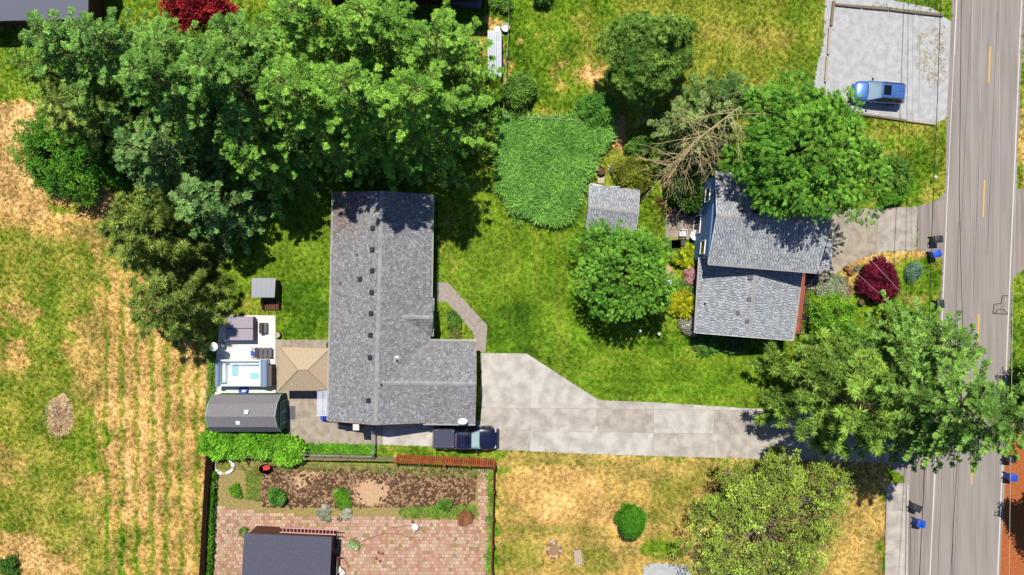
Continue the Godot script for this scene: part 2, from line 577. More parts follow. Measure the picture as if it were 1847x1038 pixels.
	fill(dry, W, HH, low([[1822, 500], [1950, 480], [1950, 700], [1810, 700]]), 105)
	fill(dry, W, HH, low([[1845, 100], [1950, 100], [1950, 340], [1835, 340]]), 190)
	var maps := []
	for a in [dry, amp, rows]:
		var im := Image.create_from_data(W, HH, false, Image.FORMAT_L8, a)
		im.resize(W * 3 / 5, HH * 3 / 5, Image.INTERPOLATE_BILINEAR)
		im.resize(TW, TH, Image.INTERPOLATE_CUBIC)
		maps.append(im.get_data())
	var fine := FastNoiseLite.new()
	fine.seed = 31
	fine.frequency = 0.3
	fine.fractal_octaves = 2
	var nf := fine.get_image(TW, TH).get_data()
	fine.seed = 32
	fine.frequency = 0.085
	fine.fractal_octaves = 3
	var nm := fine.get_image(TW, TH).get_data()
	fine.seed = 33
	fine.frequency = 0.012
	var nc := fine.get_image(TW, TH).get_data()
	fine.seed = 34
	fine.frequency = 0.06
	var si := fine.get_image(TW, TH / 8)
	si.resize(TW, TH, Image.INTERPOLATE_BILINEAR)
	var ns := si.get_data()
	fine.seed = 35
	fine.frequency = 0.02
	var nw := fine.get_image(TW, TH).get_data()
	var stops := [[0.0, 44, 78, 16], [0.2, 74, 112, 26], [0.4, 114, 154, 38], [0.54, 150, 158, 58], [0.68, 184, 166, 88], [0.84, 220, 180, 106], [1.0, 236, 198, 136]]
	var lr := PackedByteArray(); var lg := PackedByteArray(); var lb := PackedByteArray()
	lr.resize(256); lg.resize(256); lb.resize(256)
	for i in 256:
		var t := i / 255.0
		var k := 0
		while k < stops.size() - 2 and t > stops[k + 1][0]: k += 1
		var u: float = (t - stops[k][0]) / (stops[k + 1][0] - stops[k][0])
		var c := base(lerpf(stops[k][1], stops[k + 1][1], u), lerpf(stops[k][2], stops[k + 1][2], u), lerpf(stops[k][3], stops[k + 1][3], u)).linear_to_srgb()
		lr[i] = int(c.r * 255); lg[i] = int(c.g * 255); lb[i] = int(c.b * 255)
	var rowwave := PackedInt32Array()
	rowwave.resize(256)
	for i in 256: rowwave[i] = int((sin(TAU * i / 256.0) + 0.4 * sin(TAU * i / 128.0 + 1.0)) * 54.0)
	gbytes.resize(TW * TH * 3)
	var dm: PackedByteArray = maps[0]
	var am: PackedByteArray = maps[1]
	var rm: PackedByteArray = maps[2]
	for y in TH:
		var o := y * TW
		for x in TW:
			var i := o + x
			var wob := (nw[i] - 128) >> 2
			var j := clampi(i + wob + ((nm[i] - 128) >> 4) * TW, 0, TW * TH - 1)
			var v: int = dm[j] + ((((nf[i] - 128) * 2 + (nm[i] - 128) * 5 + (nc[i] - 128) * 4 + (ns[i] - 128) * 2) * am[j]) >> 11)
			if rm[i] > 0: v += (rowwave[((x + (wob >> 2)) * 256 / 27) & 255] * rm[i]) >> 8
			if y > 655 and y < 800 and x > 1140 and x < 1490: v += rowwave[((y + (wob >> 3)) * 256 / 22) & 255] / 7
			elif x > 1010 and x < 1180 and y > 440 and y < 780: v += rowwave[((x + (wob >> 3)) * 256 / 44) & 255] / 7
			v = clampi(v, 0, 255)
			var b: int = 252 + (nf[i] - 128) / 2 + (nm[i] - 128) / 3 + (nc[i] - 128) / 3
			var q := i * 3
			gbytes[q] = mini((lr[v] * b) >> 8, 255)
			gbytes[q + 1] = mini((lg[v] * b) >> 8, 255)
			gbytes[q + 2] = mini((lb[v] * b) >> 8, 255)
	var m := StandardMaterial3D.new()
	m.resource_name = "grassland"
	m.albedo_texture = ImageTexture.create_from_image(Image.create_from_data(TW, TH, false, Image.FORMAT_RGB8, gbytes))
	m.roughness = 1.0
	m.metallic_specular = 0.2
	m.texture_repeat = false
	var mb := MB.new()
	var x0 := -100.0; var y0 := -57.0
	var NX := 64; var NY := 36
	var pt := func(ix: int, iy: int) -> Vector3:
		var px := x0 + TW * ix / float(NX)
		var py := y0 + TH * iy / float(NY)
		return g(px, py)
	for iy in NY:
		for ix in NX:
			var q := [pt.call(ix, iy), pt.call(ix + 1, iy), pt.call(ix + 1, iy + 1), pt.call(ix, iy + 1)]
			var w := [[ix, iy], [ix + 1, iy], [ix + 1, iy + 1], [ix, iy + 1]]
			for k in [0, 1, 2, 0, 2, 3]:
				mb.vert(q[k], Vector3.UP)
				mb.uv.append(Vector2(w[k][0] / float(NX), w[k][1] / float(NY)))
	structure(put(mb, "ground", m))
	var far := MB.new()
	far.slab(flat([[-9000, -9000], [11000, -9000], [11000, 10000], [-9000, 10000]]), -0.3, -0.06)
	var fm := mat("far_grass", base(105, 135, 40), 1.0, 0.0, "speck", 0.3, "blotch", 0.03)
	structure(put(far, "terrain", fm))

func grass_at(px: float, py: float) -> Color:
	var i := (clampi(int(py + 57), 0, TH - 1) * TW + clampi(int(px + 100), 0, TW - 1)) * 3
	return Color(gbytes[i] / 255.0, gbytes[i + 1] / 255.0, gbytes[i + 2] / 255.0).srgb_to_linear()

func grass_cover() -> void:
	var mb := MB.new()
	for k in 7:
		var a := TAU * k / 7 + 0.3
		var d := Vector3(cos(a), 0, sin(a))
		var s := Vector3(-d.z, 0, d.x) * 0.022
		var root := d * 0.02
		mb.tri(root - s, root + s, d * 0.11 + Vector3.UP * (0.07 + 0.03 * (k % 3)))
	var me := mb.mesh()
	me.surface_set_material(0, M.grass_blade)
	var N := 130000
	var spots := []
	for i in N:
		var px := rnd(-70, 1917)
		var py := rnd(-40, 1078)
		# a few tufts creep over the edges of the paving
		var ex := px + rnd(-4, 4)
		var ey := py + rnd(-4, 4)
		if hard[(int(ey + 57) / 2) * (TW / 2) + int(ex + 100) / 2] != 0: continue
		spots.append(Vector2(px, py))
	var mm := MultiMesh.new()
	mm.transform_format = MultiMesh.TRANSFORM_3D
	mm.use_colors = true
	mm.mesh = me
	mm.instance_count = spots.size()
	for i in spots.size():
		var q: Vector2 = spots[i]
		var s := rnd(0.6, 1.5)
		mm.set_instance_transform(i, Transform3D(Basis(Vector3.UP, rnd(0, TAU)).scaled(Vector3(s, s * rnd(0.5, 1.2), s)), g(q.x, q.y)))
		var c := grass_at(q.x, q.y)
		var b := rnd(0.86, 1.14)
		mm.set_instance_color(i, Color(c.r * b, c.g * b, c.b * b))
	var o := MultiMeshInstance3D.new()
	o.name = "grass"
	o.multimesh = mm
	add_child(o)
	stuff(o)
	tag(o, "short tufted grass over the lawns and dry fields", "grass")

# ---------- roads and concrete ----------
func sheet(pts: Array, called: String, m: Material, y: float, parent: Node3D = null, thick := 0.05) -> MeshInstance3D:
	var mb := MB.new()
	mb.slab(flat(pts), y - thick, y)
	keep_off(pts)
	return put(mb, called, m, parent)

func roads() -> void:
	var lx := func(y: float) -> float: return 1726.0 - 0.0463 * y
	var rx := func(y: float) -> float: return 1843.0 - 0.0415 * y
	var cx := func(y: float) -> float: return 1790.0 - 0.0425 * y
	var edge := []
	var road := structure(Node3D.new())
	road.name = "road"
	add_child(road)
	for y in range(-400, 1500, 60): edge.append([lx.call(y) - 5 + rnd(-1.5, 1.5), y])
	for y in range(1480, -401, -60): edge.append([rx.call(y) + 5 + rnd(-1.5, 1.5), y])
	sheet(edge, "asphalt", M.asphalt, 0.03, road, 0.08)
	# widened shoulders and aprons
	var s := [[[1716, 318], [1706, 345], [1690, 362], [1657, 372], [1654, 452], [1690, 456], [1701, 470], [1703, 400]],
		[[1700, 560], [1690, 700], [1592, 742], [1598, 838], [1630, 860], [1633, 880], [1628, 1180], [1672, 1180], [1688, 800]],
		[[1832, 342], [1960, 330], [1960, 470], [1855, 478], [1826, 505], [1826, 400]],
		[[1735, -100], [1718, -100], [1716, 40], [1708, 215], [1705, 330], [1716, 300]]]
	for q in s: sheet(q, "shoulder", M.asphalt_2, 0.022, road, 0.07)
	for side in [lx, rx]:
		var a := []
		for y in range(-400, 1500, 100): a.append([side.call(y) - 1.1 + rnd(-.2, .2), y])
		for y in range(1490, -401, -100): a.append([side.call(y) + 1.1 + rnd(-.2, .2), y])
		sheet(a, "edge_line", M.paint_white, 0.035, road, 0.004)
	for k in range(-1, 6):
		var y0 := 84.0 + 241.5 * k
		var y1 := y0 + 66.0
		sheet([[cx.call(y0) - 1.3, y0], [cx.call(y0) + 1.3, y0], [cx.call(y1) + 1.3, y1], [cx.call(y1) - 1.3, y1]], "centre_dash", M.paint_yellow, 0.035, road, 0.004)
	# a filled trench with tar-sealed edges
	var L := [[1808, 534], [1819, 534], [1818, 567], [1791, 566], [1793, 549], [1806, 548]]
	sheet(L, "road_patch", M.asphalt_2, 0.034, road, 0.003)
	for i in [0, 2, 3, 4, 5]:
		tar(road, [L[i], L[(i + 1) % 6]], 0.08)
	tar(road, [[1795, 566], [1801, 558], [1811, 559], [1818, 567]], 0.07)
	# sealed cracks that run with the road
	for q in [[1753, -20, 430], [1738, 650, 1060], [1700, 840, 1060], [1800, 20, 500], [1770, 200, 700], [1722, 100, 460]]:
		var p := []
		for y in range(q[1], q[2], 40): p.append([q[0] - 0.044 * y + 0.044 * q[1] + rnd(-0.5, 0.5), y])
		tar(road, p, 0.025)
	# gravel parking place
	var lot := [[1507, 8], [1600, 16], [1698, 28], [1718, 40], [1716, 120], [1711, 212], [1688, 222], [1540, 206], [1488, 170], [1492, 120]]
	structure(sheet(lot, "gravel_lot", M.gravel, 0.012))
	structure(sheet([[1490, -30], [1507, -30], [1506, 8], [1492, 130], [1484, 180], [1466, 165], [1474, 120], [1486, 70]], "gravel_verge", M.gravel, 0.010))
	structure(sheet([[1507, -12], [1580, -6], [1680, 14], [1697, 24], [1600, 13], [1507, 6]], "gravel_verge", M.gravel, 0.010))
	structure(sheet([[1162, 1022], [1185, 1016], [1240, 1020], [1262, 1060], [1160, 1060]], "gravel_patch", M.gravel, 0.010))
	structure(sheet([[1815, 795], [1850, 770], [1960, 760], [1960, 1180], [1797, 1180], [1806, 950]], "bark_verge", M.bark, 0.012))
	# stones and weeds on the gravel, too many to count
	var st := MB.new()
	for k in 900:
		var px := rnd(1480, 1716); var py := rnd(0, 230)
		if px < 1510 - py * 0.1 or rng.randf() < 0.3:
			var r := rnd(0.02, 0.06)
			var o := g(px, py) + Vector3(0, 0.015, 0)
			st.col = Color(1, 1, 1) * rnd(0.15, 0.5)
			for f in 4:
				var a := TAU * f / 4
				var b := TAU * (f + 1) / 4
				st.tri(o + Vector3(cos(a), 0, sin(a)) * r, o + Vector3(0, r * 0.7, 0), o + Vector3(cos(b), 0, sin(b)) * r)
	var so := put(st, "loose_gravel", M.tinted, null, true)
	stuff(so); tag(so, "loose stones scattered over the pale gravel lot", "gravel")
	# landscape timbers round the lot
	timbers([[1506, 9], [1555, 14], [1603, 18], [1652, 24], [1701, 29]], M.timber, "%s weathered sleeper from the lot corner towards the road")
	timbers([[1503, 2], [1498, 48]], M.timber, "grey sleeper at the corner of the gravel lot beside olive grass")
	timbers([[1496, 50], [1493, 100]], M.timber_pale, "bleached sleeper between gravel lot and olive field")
	timbers([[1492, 102], [1488, 150]], M.timber_pale, "bleached sleeper with dark stains between gravel lot and olive field")
	timbers([[1538, 205], [1583, 211], [1632, 218]], M.timber, "%s weathered sleeper from the walnut branches beside the blue car")
	timbers([[1633, 218], [1688, 225]], M.timber_pale, "pale split sleeper ending near the road beside the blue car")

func tar(parent: Node3D, pts: Array, w: float) -> void:
	var mb := MB.new()
	for i in pts.size() - 1:
		mb.bar(g(pts[i][0], pts[i][1]) + Vector3(0, 0.036, 0), g(pts[i + 1][0], pts[i + 1][1]) + Vector3(0, 0.036, 0), w, 0.004)
	put(mb, "tar_seam", M.tar, parent)

func timbers(pts: Array, m: Material, label: String) -> void:
	for i in pts.size() - 1:
		var a := g(pts[i][0], pts[i][1]); var b := g(pts[i + 1][0], pts[i + 1][1])
		var t := thing("sleeper", label % ["first", "second", "third", "fourth"][i] if "%s" in label else label, "sleeper", a, 0, "sleepers round the gravel lot")
		var d := (b - a)
		var mb := MB.new()
		mb.bar(d * 0.01 + Vector3(0, 0.11, 0), d * 0.985 + Vector3(0, 0.11, 0), 0.2, 0.2, 0.02)
		put(mb, "beam", m, t)
		for f in [0.12, 0.88]:
			var pin := MB.new()
			pin.lathe(Transform3D(Basis(), d * f + Vector3(0, 0.2, 0)), [Vector2(0.02, 0.0), Vector2(0.02, 0.02), Vector2(0, 0.022)], 8)
			put(pin, "spike", M.metal_dark, t)

# cuts a pavement into slabs along joint lines
func paved(called: String, pts: Array, cuts: Array, mats: Array, y: float, gap := 0.009) -> Node3D:
	var root := structure(Node3D.new())
	root.name = numbered(called)
	add_child(root)
	keep_off(pts)
	var bed := MB.new()
	bed.slab(flat(pts), -0.04, y - 0.012)
	put(bed, "joint_bed", M.joint_fill, root)
	var pieces := [flat(pts)]
	for c in cuts:
		var a := Vector2((c[0] - CX) / K, (c[1] - CY) / K)
		var b := Vector2((c[2] - CX) / K, (c[3] - CY) / K)
		var d := (b - a).normalized() * 300
		var nn := Vector2(-d.y, d.x)
		var mid := (a + b) * 0.5
		var out := []
		for p in pieces:
			for sgn in [-1.0, 1.0]:
				for r in Geometry2D.intersect_polygons(p, PackedVector2Array([mid - d, mid + d, mid + d + nn * sgn, mid - d + nn * sgn])):
					out.append(r)
		pieces = out
	for p in pieces:
		for r in Geometry2D.offset_polygon(p, -gap):
			if r.size() < 3: continue
			var mb := MB.new()
			mb.slab(r, y - 0.05, y + rnd(-0.004, 0.004))
			put(mb, "slab", mats[rng.randi() % mats.size()], root)
	return root

func concrete() -> void:
	var cm := [M.concrete, M.concrete_2, M.concrete_3]
	paved("driveway", [[867, 637], [950, 638], [1012, 678], [1080, 722], [1180, 726], [1352, 737], [1600, 744], [1604, 836], [1352, 828], [1100, 821], [898, 812], [782, 806], [690, 803], [690, 760], [867, 760]],
		[[958, 600, 955, 860], [1077, 700, 1075, 860], [1180, 700, 1178, 860], [1290, 700, 1286, 860], [1355, 700, 1352, 860], [1460, 700, 1456, 860], [800, 735, 1078, 738], [867, 770, 866, 830], [800, 775, 1360, 784]], cm, 0.035)
	paved("house_path", [[787, 509], [808, 510], [879, 587], [876, 636], [856, 634], [853, 599], [806, 545], [787, 545]], [[838, 578, 852, 562], [853, 600, 880, 586]], [M.path_concrete], 0.03)
	paved("side_patio", [[497, 613], [597, 613], [596, 706], [690, 760], [690, 803], [560, 806], [518, 806], [515, 714], [497, 706]], [[548, 600, 548, 830], [400, 628, 700, 628], [400, 760, 800, 762], [612, 600, 610, 900]], [M.old_concrete], 0.03)
	paved("spa_pad", [[398, 569], [497, 569], [497, 712], [386, 714], [390, 640]], [[380, 640, 500, 640]], [M.pad], 0.045)
	paved("blue_house_driveway", [[1494, 380], [1560, 376], [1656, 373], [1652, 453], [1600, 453], [1560, 464], [1528, 478], [1508, 496], [1480, 520], [1470, 490]],
		[[1490, 440, 1530, 500], [1520, 380, 1580, 470], [1585, 370, 1580, 470]], [M.old_concrete, M.concrete_2], 0.03)
	paved("sidewalk", [[1599, 872], [1634, 872], [1630, 1180], [1594, 1180]], [[1590, 892, 1640, 892], [1590, 922, 1640, 922], [1590, 970, 1640, 970], [1590, 1022, 1640, 1022], [1590, 1075, 1640, 1075]], [M.old_concrete, M.concrete_2, M.concrete], 0.05)
	paved("blue_house_patio", [[1200, 376], [1262, 376], [1262, 434], [1200, 430]], [[1240, 370, 1240, 440], [1190, 415, 1270, 415]], [M.old_concrete], 0.03)
	# settlement cracks and pale patching on the long driveway
	var dw := get_node("driveway") as Node3D
	for q in [[960, 790, 1010, 740], [1190, 740, 1230, 800], [1300, 745, 1340, 815]]:
		var mb := MB.new()
		var a := Vector2(q[0], q[1]); var b := Vector2(q[2], q[3])
		var last := g(a.x, a.y) + Vector3(0, 0.041, 0)
		for k in range(1, 9):
			var p := a.lerp(b, k / 8.0) + Vector2(rnd(-4, 4), rnd(-4, 4))
			var nx := g(p.x, p.y) + Vector3(0, 0.041, 0)
			mb.bar(last, nx, rnd(0.008, 0.018), 0.003)
			last = nx
		put(mb, "crack", M.tar, dw)
	for q in [[1200, 762, 14, 8], [1218, 768, 9, 12], [1236, 762, 8, 11], [1140, 800, 16, 6], [1162, 795, 10, 5], [1075, 778, 6, 8], [1290, 790, 8, 7], [930, 705, 12, 20], [1020, 775, 14, 6]]:
		var pts := PackedVector2Array()
		for k in 16:
			var a := TAU * k / 16
			pts.append(Vector2((q[0] + cos(a) * q[2] * rnd(.6, 1.15) - CX) / K, (q[1] + sin(a) * q[3] * rnd(.6, 1.15) - CY) / K))
		var mb := MB.new()
		mb.slab(pts, 0.03, 0.0425)
		put(mb, "patch", M.concrete_3, dw)
	# kerb beside the sidewalk
	var kb := MB.new()
	kb.bar(g(1637, 874) + Vector3(0, 0.05, 0), g(1633, 1180) + Vector3(0, 0.05, 0), 0.16, 0.14, 0.02)
	structure(put(kb, "kerb", M.concrete_3))

# ---------- roofs ----------
# Courses of separate tabs on a convex face; e0-e1 is the eave, the other points follow round.
func shingles(mb: MB, pts: Array, course: float, width: float, gap: float, tones: Array) -> void:
	# a four-cornered slope is followed along its two rakes, a gable triangle up to its point
	var p0: Vector3 = pts[0]; var p1: Vector3 = pts[1]; var p2: Vector3 = pts[2]
	var p3: Vector3 = pts[3] if pts.size() > 3 else pts[2]
	var rise := maxf((p3 - p0).length(), 0.1)
	if pts.size() == 3: rise = ((p2 - p0) - (p1 - p0).normalized() * (p2 - p0).dot((p1 - p0).normalized())).length()
	else: rise = ((p3 - p0) - (p1 - p0).normalized() * (p3 - p0).dot((p1 - p0).normalized())).length()
	var n := maxi(1, int(rise / course))
	for i in n:
		var s0 := float(i) / n
		var s1 := float(i + 1) / n
		var a0 := p0.lerp(p3, s0); var b0 := p1.lerp(p2, s0)
		var a1 := p0.lerp(p3, s1); var b1 := p1.lerp(p2, s1)
		var nn := (b0 - a0).cross(a1 - a0).normalized()
		if nn.y < 0: nn = -nn
		var up := (a1 - a0).normalized()
		var span := (b0 - a0).length()
		var x := -rnd(0.0, width)
		while x < span:
			var w := width * rnd(0.8, 1.2)
			var u0 := maxf(x + gap * 0.5, 0.0) / span
			var u1 := minf(x + w - gap * 0.5, span) / span
			x += w
			if u1 - u0 < 0.015 / span: continue
			var lift := nn * rnd(0.018, 0.034)
			var drop := up * rnd(-0.02, 0.012)
			var a := a0.lerp(b0, u0) + lift + drop
			var b := a0.lerp(b0, u1) + lift + drop
			var c := a1.lerp(b1, u1) + nn * 0.004
			var d := a1.lerp(b1, u0) + nn * 0.004
			var t: Color = tones[rng.randi() % tones.size()]
			var k := rnd(0.92, 1.08)
			mb.col = Color(t.r * k, t.g * k, t.b * k)
			mb.face([a, b, c, d], a - nn)
			mb.face([a, b, b - lift * 1.6, a - lift * 1.6], a + up)

# roof faces -> solid decks, shingles, ridge caps
func roof(parent: Node3D, faces: Array, course: float, width: float, gap: float, tones: Array, deck: Material) -> Node3D:
	var d := MB.new()
	for f0 in faces:
		var f := []
		var low := []
		for q in f0:
			f.append(q - Vector3(0, 0.05, 0))
			low.append(q - Vector3(0, 0.16, 0))
		d.face(f, f[0] - Vector3.UP * 9)
		d.face(low, low[0] + Vector3.UP * 9)
		for i in f.size():
			var j: int = (i + 1) % f.size()
			d.face([f[i], f[j], low[j], low[i]], (f[0] + f[2]) * 0.5)
	var r := put(d, "roof", deck, parent)
	var mb := MB.new()
	for f in faces: shingles(mb, f, course, width, gap, tones)
	stuff(put(mb, "shingle", M.tinted, r, true))
	return r
func ridge(r: Node3D, a: Vector3, b: Vector3, called := "ridge_cap") -> void:
	var n := int((b - a).length() / 0.3)
	var mb := MB.new()
	var d := (b - a) / n
	var s := d.normalized().cross(Vector3.UP) * 0.17
	for i in n:
		var o := a + d * i + Vector3(0, 0.03, 0)
		var e := o + d * 1.02 - Vector3(0, 0.012, 0)
		var dn := Vector3(0, 0.055, 0)
		mb.col = Color(1, 1, 1) * rnd(0.27, 0.35)
		mb.face([o, e, e + s - dn, o + s - dn], o - Vector3.UP)
		mb.face([o, e, e - s - dn, o - s - dn], o - Vector3.UP)
	stuff(put(mb, called, M.tinted, r, true))
func gutter(parent: Node3D, a: Vector3, b: Vector3, out: Vector3) -> void:
	var mb := MB.new()
	var o := out * 0.07 - Vector3(0, 0.08, 0)
	mb.bar(a + o, b + o, 0.02, 0.1)
	mb.bar(a + out * 0.13 - Vector3(0, 0.05, 0), b + out * 0.13 - Vector3(0, 0.05, 0), 0.02, 0.12)
	mb.bar(a + out * 0.02 - Vector3(0, 0.06, 0), b + out * 0.02 - Vector3(0, 0.06, 0), 0.015, 0.11)
	put(mb, "gutter", M.gutter, parent)
func roof_vent(parent: Node3D, o: Vector3, tilt: Vector3, m: Material) -> void:
	var nn := tilt.normalized()
	var x := Vector3.BACK.cross(nn).normalized()
	var xf := Transform3D(Basis(x, nn, x.cross(nn)), o)
	var mb := MB.new()
	mb.box(xf * Transform3D(Basis(), Vector3(0, 0.02, 0)), Vector3(0.42, 0.02, 0.42))
	mb.box(xf * Transform3D(Basis(), Vector3(0, 0.09, 0)), Vector3(0.27, 0.13, 0.27), 0.03)
	mb.box(xf * Transform3D(Basis(), Vector3(0, 0.165, 0)), Vector3(0.34, 0.025, 0.34), 0.01)
	put(mb, "roof_vent", m, parent)
func pipe(parent: Node3D, o: Vector3, r: float, h: float, m: Material, called := "vent_pipe") -> void:
	var mb := MB.new()
	mb.lathe(Transform3D(Basis(), o), [Vector2(r * 2.2, 0.0), Vector2(r * 1.2, 0.08), Vector2(r, 0.08), Vector2(r, h), Vector2(r * 0.7, h), Vector2(r * 0.7, 0.0)], 10)
	put(mb, called, m, parent)
func mapped(x: float, y: float, h: float) -> Vector3:
	return at(x, y, h)
# walls under a roof outline, drawn in ground metres
func walls(parent: Node3D, pts: Array, h: float, m: Material, called := "wall") -> void:
	for i in pts.size():
		var a: Vector3 = pts[i]
		var b: Vector3 = pts[(i + 1) % pts.size()]
		var mb := MB.new()
		var d := (b - a).normalized() * 0.07
		mb.bar(Vector3(a.x, h * 0.5 - 0.05, a.z) + d, Vector3(b.x, h * 0.5 - 0.05, b.z) + d, 0.14, h + 0.1)
		put(mb, called, m, parent)
		var boards := MB.new()
		var nn := (b - a).normalized().cross(Vector3.UP)
		var mid := (a + b) * 0.5
		var cen := Vector3.ZERO
		for q in pts: cen += q
		cen /= pts.size()
		if nn.dot(mid - cen) < 0: nn = -nn
		var y := 0.15
		while y < h - 0.2:
			boards.bar(Vector3(a.x, y, a.z) + nn * 0.078 + d, Vector3(b.x, y, b.z) + nn * 0.078 - d, 0.014, 0.19)
			y += 0.21
		stuff(put(boards, "siding", m, parent))
func opening(parent: Node3D, a: Vector3, b: Vector3, y0: float, y1: float, out: Vector3, kind: String) -> void:
	var mb := MB.new()
	var mid := (a + b) * 0.5
	var fr := MB.new()
	for q in [[a, a, y0, y1], [b, b, y0, y1]]:
		fr.bar(Vector3(q[0].x, y0, q[0].z) + out * 0.12, Vector3(q[0].x, y1, q[0].z) + out * 0.12, 0.08, 0.08)
	for y in [y0, y1]:
		fr.bar(Vector3(a.x, y, a.z) + out * 0.123, Vector3(b.x, y, b.z) + out * 0.123, 0.085, 0.085)
	if kind == "window":
		fr.bar(Vector3(mid.x, y0, mid.z) + out * 0.118, Vector3(mid.x, y1, mid.z) + out * 0.118, 0.05, 0.05)
	mb.bar(Vector3(a.x, (y0 + y1) * 0.5, a.z) + out * 0.1, Vector3(b.x, (y0 + y1) * 0.5, b.z) + out * 0.1, 0.03, y1 - y0)
	var o := put(fr, kind, M.white, parent)
	if kind == "window": put(mb, "pane", M.window_glass, o)
	else: put(mb, "leaf", M.white, o)

# ---------- the long grey house ----------
func main_house() -> void:
	var t := thing("house", "long grey shingled house with garage wing and nine dark roof vents", "house", Vector3.ZERO)
	var EV := 2.7
	var RG := 4.3
	var WR := 4.05
	var nw := at(601, 347, EV); var sw := at(592, 760, EV)
	var ne := at(780, 351, EV); var se := at(774, 763, EV)
	var rn := at(688, 345, RG); var rs := at(677, 767, RG)
	var tones := [base(175, 176, 181), base(183, 184, 189), base(165, 166, 171), base(175, 174, 179), base(202, 203, 208), base(151, 152, 157)]
	# points where the wing and the porch gable break the east slope
	var wr0 := at(693, 691, WR)
	var wre := at(859, 693, WR)
	var wne := at(859, 616, EV); var wnw := at(774, 615, EV)
	var wse := at(857, 765, EV); var wsw := at(763, 764, EV)
	var r := roof(t, [[sw, nw, rn, rs], [ne, se, rs, rn], [wnw, wne, wre, wr0], [wse, wsw, wr0, wre]], 0.14, 0.21, 0.03, tones, M.roof_deck)
	# porch gable
	var pa := at(780, 538, EV); var pb := at(779, 607, EV); var pt := at(781, 573, 3.55); var pi := at(723, 572, 3.6)
	var porch := roof(t, [[pi, pt, pa], [pt, pi, pb]], 0.14, 0.21, 0.03, tones, M.roof_deck)
	ridge(porch, pi, pt)
	ridge(r, rn, rs)
	ridge(r, wr0 + Vector3(0.15, 0, 0), wre)
	var N := Vector3(0, 0, -1); var E := Vector3(1, 0, 0)
	gutter(t, nw, sw, -E)
	gutter(t, ne, at(777, 537, EV), E)
	gutter(t, pa, pb, E)
	gutter(t, wnw, wne, N)
	gutter(t, wse, wsw, -N)
	# rake boards on the gable ends
	for q in [[nw, rn], [rn, ne], [sw, rs], [rs, se], [wne, wre], [wre, wse]]:
		var mb := MB.new()
		mb.bar(q[0] + Vector3(0, -0.06, 0), q[1] + Vector3(0, -0.06, 0), 0.03, 0.16)
		put(mb, "rake_board", M.siding_tan, t)
	# walls on the ground, 0.45 m inside the eaves
	var w := [Vector3(nw.x + .45, 0, nw.z + .35), Vector3(ne.x - .45, 0, ne.z + .35), Vector3(wnw.x - .45, 0, wnw.z + .5), Vector3(wne.x - .35, 0, wne.z + .5), Vector3(wse.x - .35, 0, wse.z - .5), Vector3(se.x - .45, 0, wse.z - .5), Vector3(sw.x + .45, 0, sw.z - .35)]
	walls(t, w, EV, M.siding_tan)
	for q in [[Vector3(nw.x + .45, 0, nw.z + .35), Vector3(ne.x - .45, 0, ne.z + .35), rn, -1.0], [Vector3(sw.x + .45, 0, sw.z - .35), Vector3(se.x - .45, 0, sw.z - .35), rs, 1.0]]:
		var mb := MB.new()
		var a: Vector3 = q[0] + Vector3(0, EV - 0.1, 0); var b: Vector3 = q[1] + Vector3(0, EV - 0.1, 0)
		mb.face([a, b, Vector3(q[2].x, RG - 0.2, q[0].z)], Vector3(0, 2, 0))
		put(mb, "gable", M.siding_tan, t)
	var gm := MB.new()
	gm.face([Vector3(w[3].x, EV - .1, w[3].z), Vector3(w[4].x, EV - .1, w[4].z), Vector3(w[3].x, WR - .2, (w[3].z + w[4].z) * .5)], Vector3(-9, 2, 0))
	put(gm, "gable", M.siding_tan, t)
	# garage door in sections, windows, entry
	var gd := MB.new()
	for k in 4: gd.bx(w[3].x + 0.12, 0.3 + k * 0.53, (w[3].z + w[4].z) * 0.5, 0.05, 0.51, 4.9, 0.015)
	put(gd, "garage_door", M.white, t)
	for z in [-7.0, -3.0, 1.5]:
		opening(t, Vector3(w[0].x, 0, z), Vector3(w[0].x, 0, z + 1.6), 0.9, 2.1, -E, "window")
	for z in [-6.5, -2.8]:
		opening(t, Vector3(w[1].x, 0, z), Vector3(w[1].x, 0, z + 1.8), 0.8, 2.1, E, "window")
	opening(t, Vector3(w[1].x, 0, 0.2), Vector3(w[1].x, 0, 1.2), 0.05, 2.1, E, "door")
	# vents on the west slope
	var tilt := Vector3(-0.36, 1, 0)
	var face_y := func(q: Vector3, e0: Vector3, e1: Vector3, r0: Vector3, r1: Vector3) -> float:
		var f: float = clampf((q.z - e0.z) / (e1.z - e0.z), 0, 1)
		var ex := lerpf(e0.x, e1.x, f)
		var rx := lerpf(r0.x, r1.x, f)
		return lerpf(EV, RG, clampf((q.x - ex) / (rx - ex), 0, 1))
	for q in [[673, 412], [672, 451], [672, 489], [671, 528], [670, 566], [669, 605], [668, 645], [665, 723], [648, 504]]:
		var o := at(q[0], q[1], 4.0)
		o.y = face_y.call(o, nw, sw, rn, rs) + 0.01
		roof_vent(t, o, tilt, M.vent_dark)
	for q in [[644, 460], [644, 479], [610, 511]]:
		var o := at(q[0], q[1], 3.6)
		o.y = face_y.call(o, nw, sw, rn, rs)
		pipe(t, o, 0.04, 0.3, M.vent_dark)
	var wc := at(714, 647, 4.0)
	wc.y = 3.75
	pipe(t, wc, 0.1, 0.55, M.gutter, "flue")
	var wp := at(688, 694, 4.1)
	wp.y = 4.15
	pipe(t, wp, 0.05, 0.35, M.vent_dark)
	# chimney at the south gable
	var ch := MB.new()
	var cp := at(643, 766, 3.2)
	ch.bx(cp.x, 1.7, cp.z + 0.2, 0.62, 3.4, 0.6, 0.01)
	var c := put(ch, "chimney", M.brick, t)
	var cap := MB.new()
	cap.bx(cp.x, 3.44, cp.z + 0.2, 0.5, 0.06, 0.5, 0.01)
	put(cap, "chimney_cap", M.white, c)
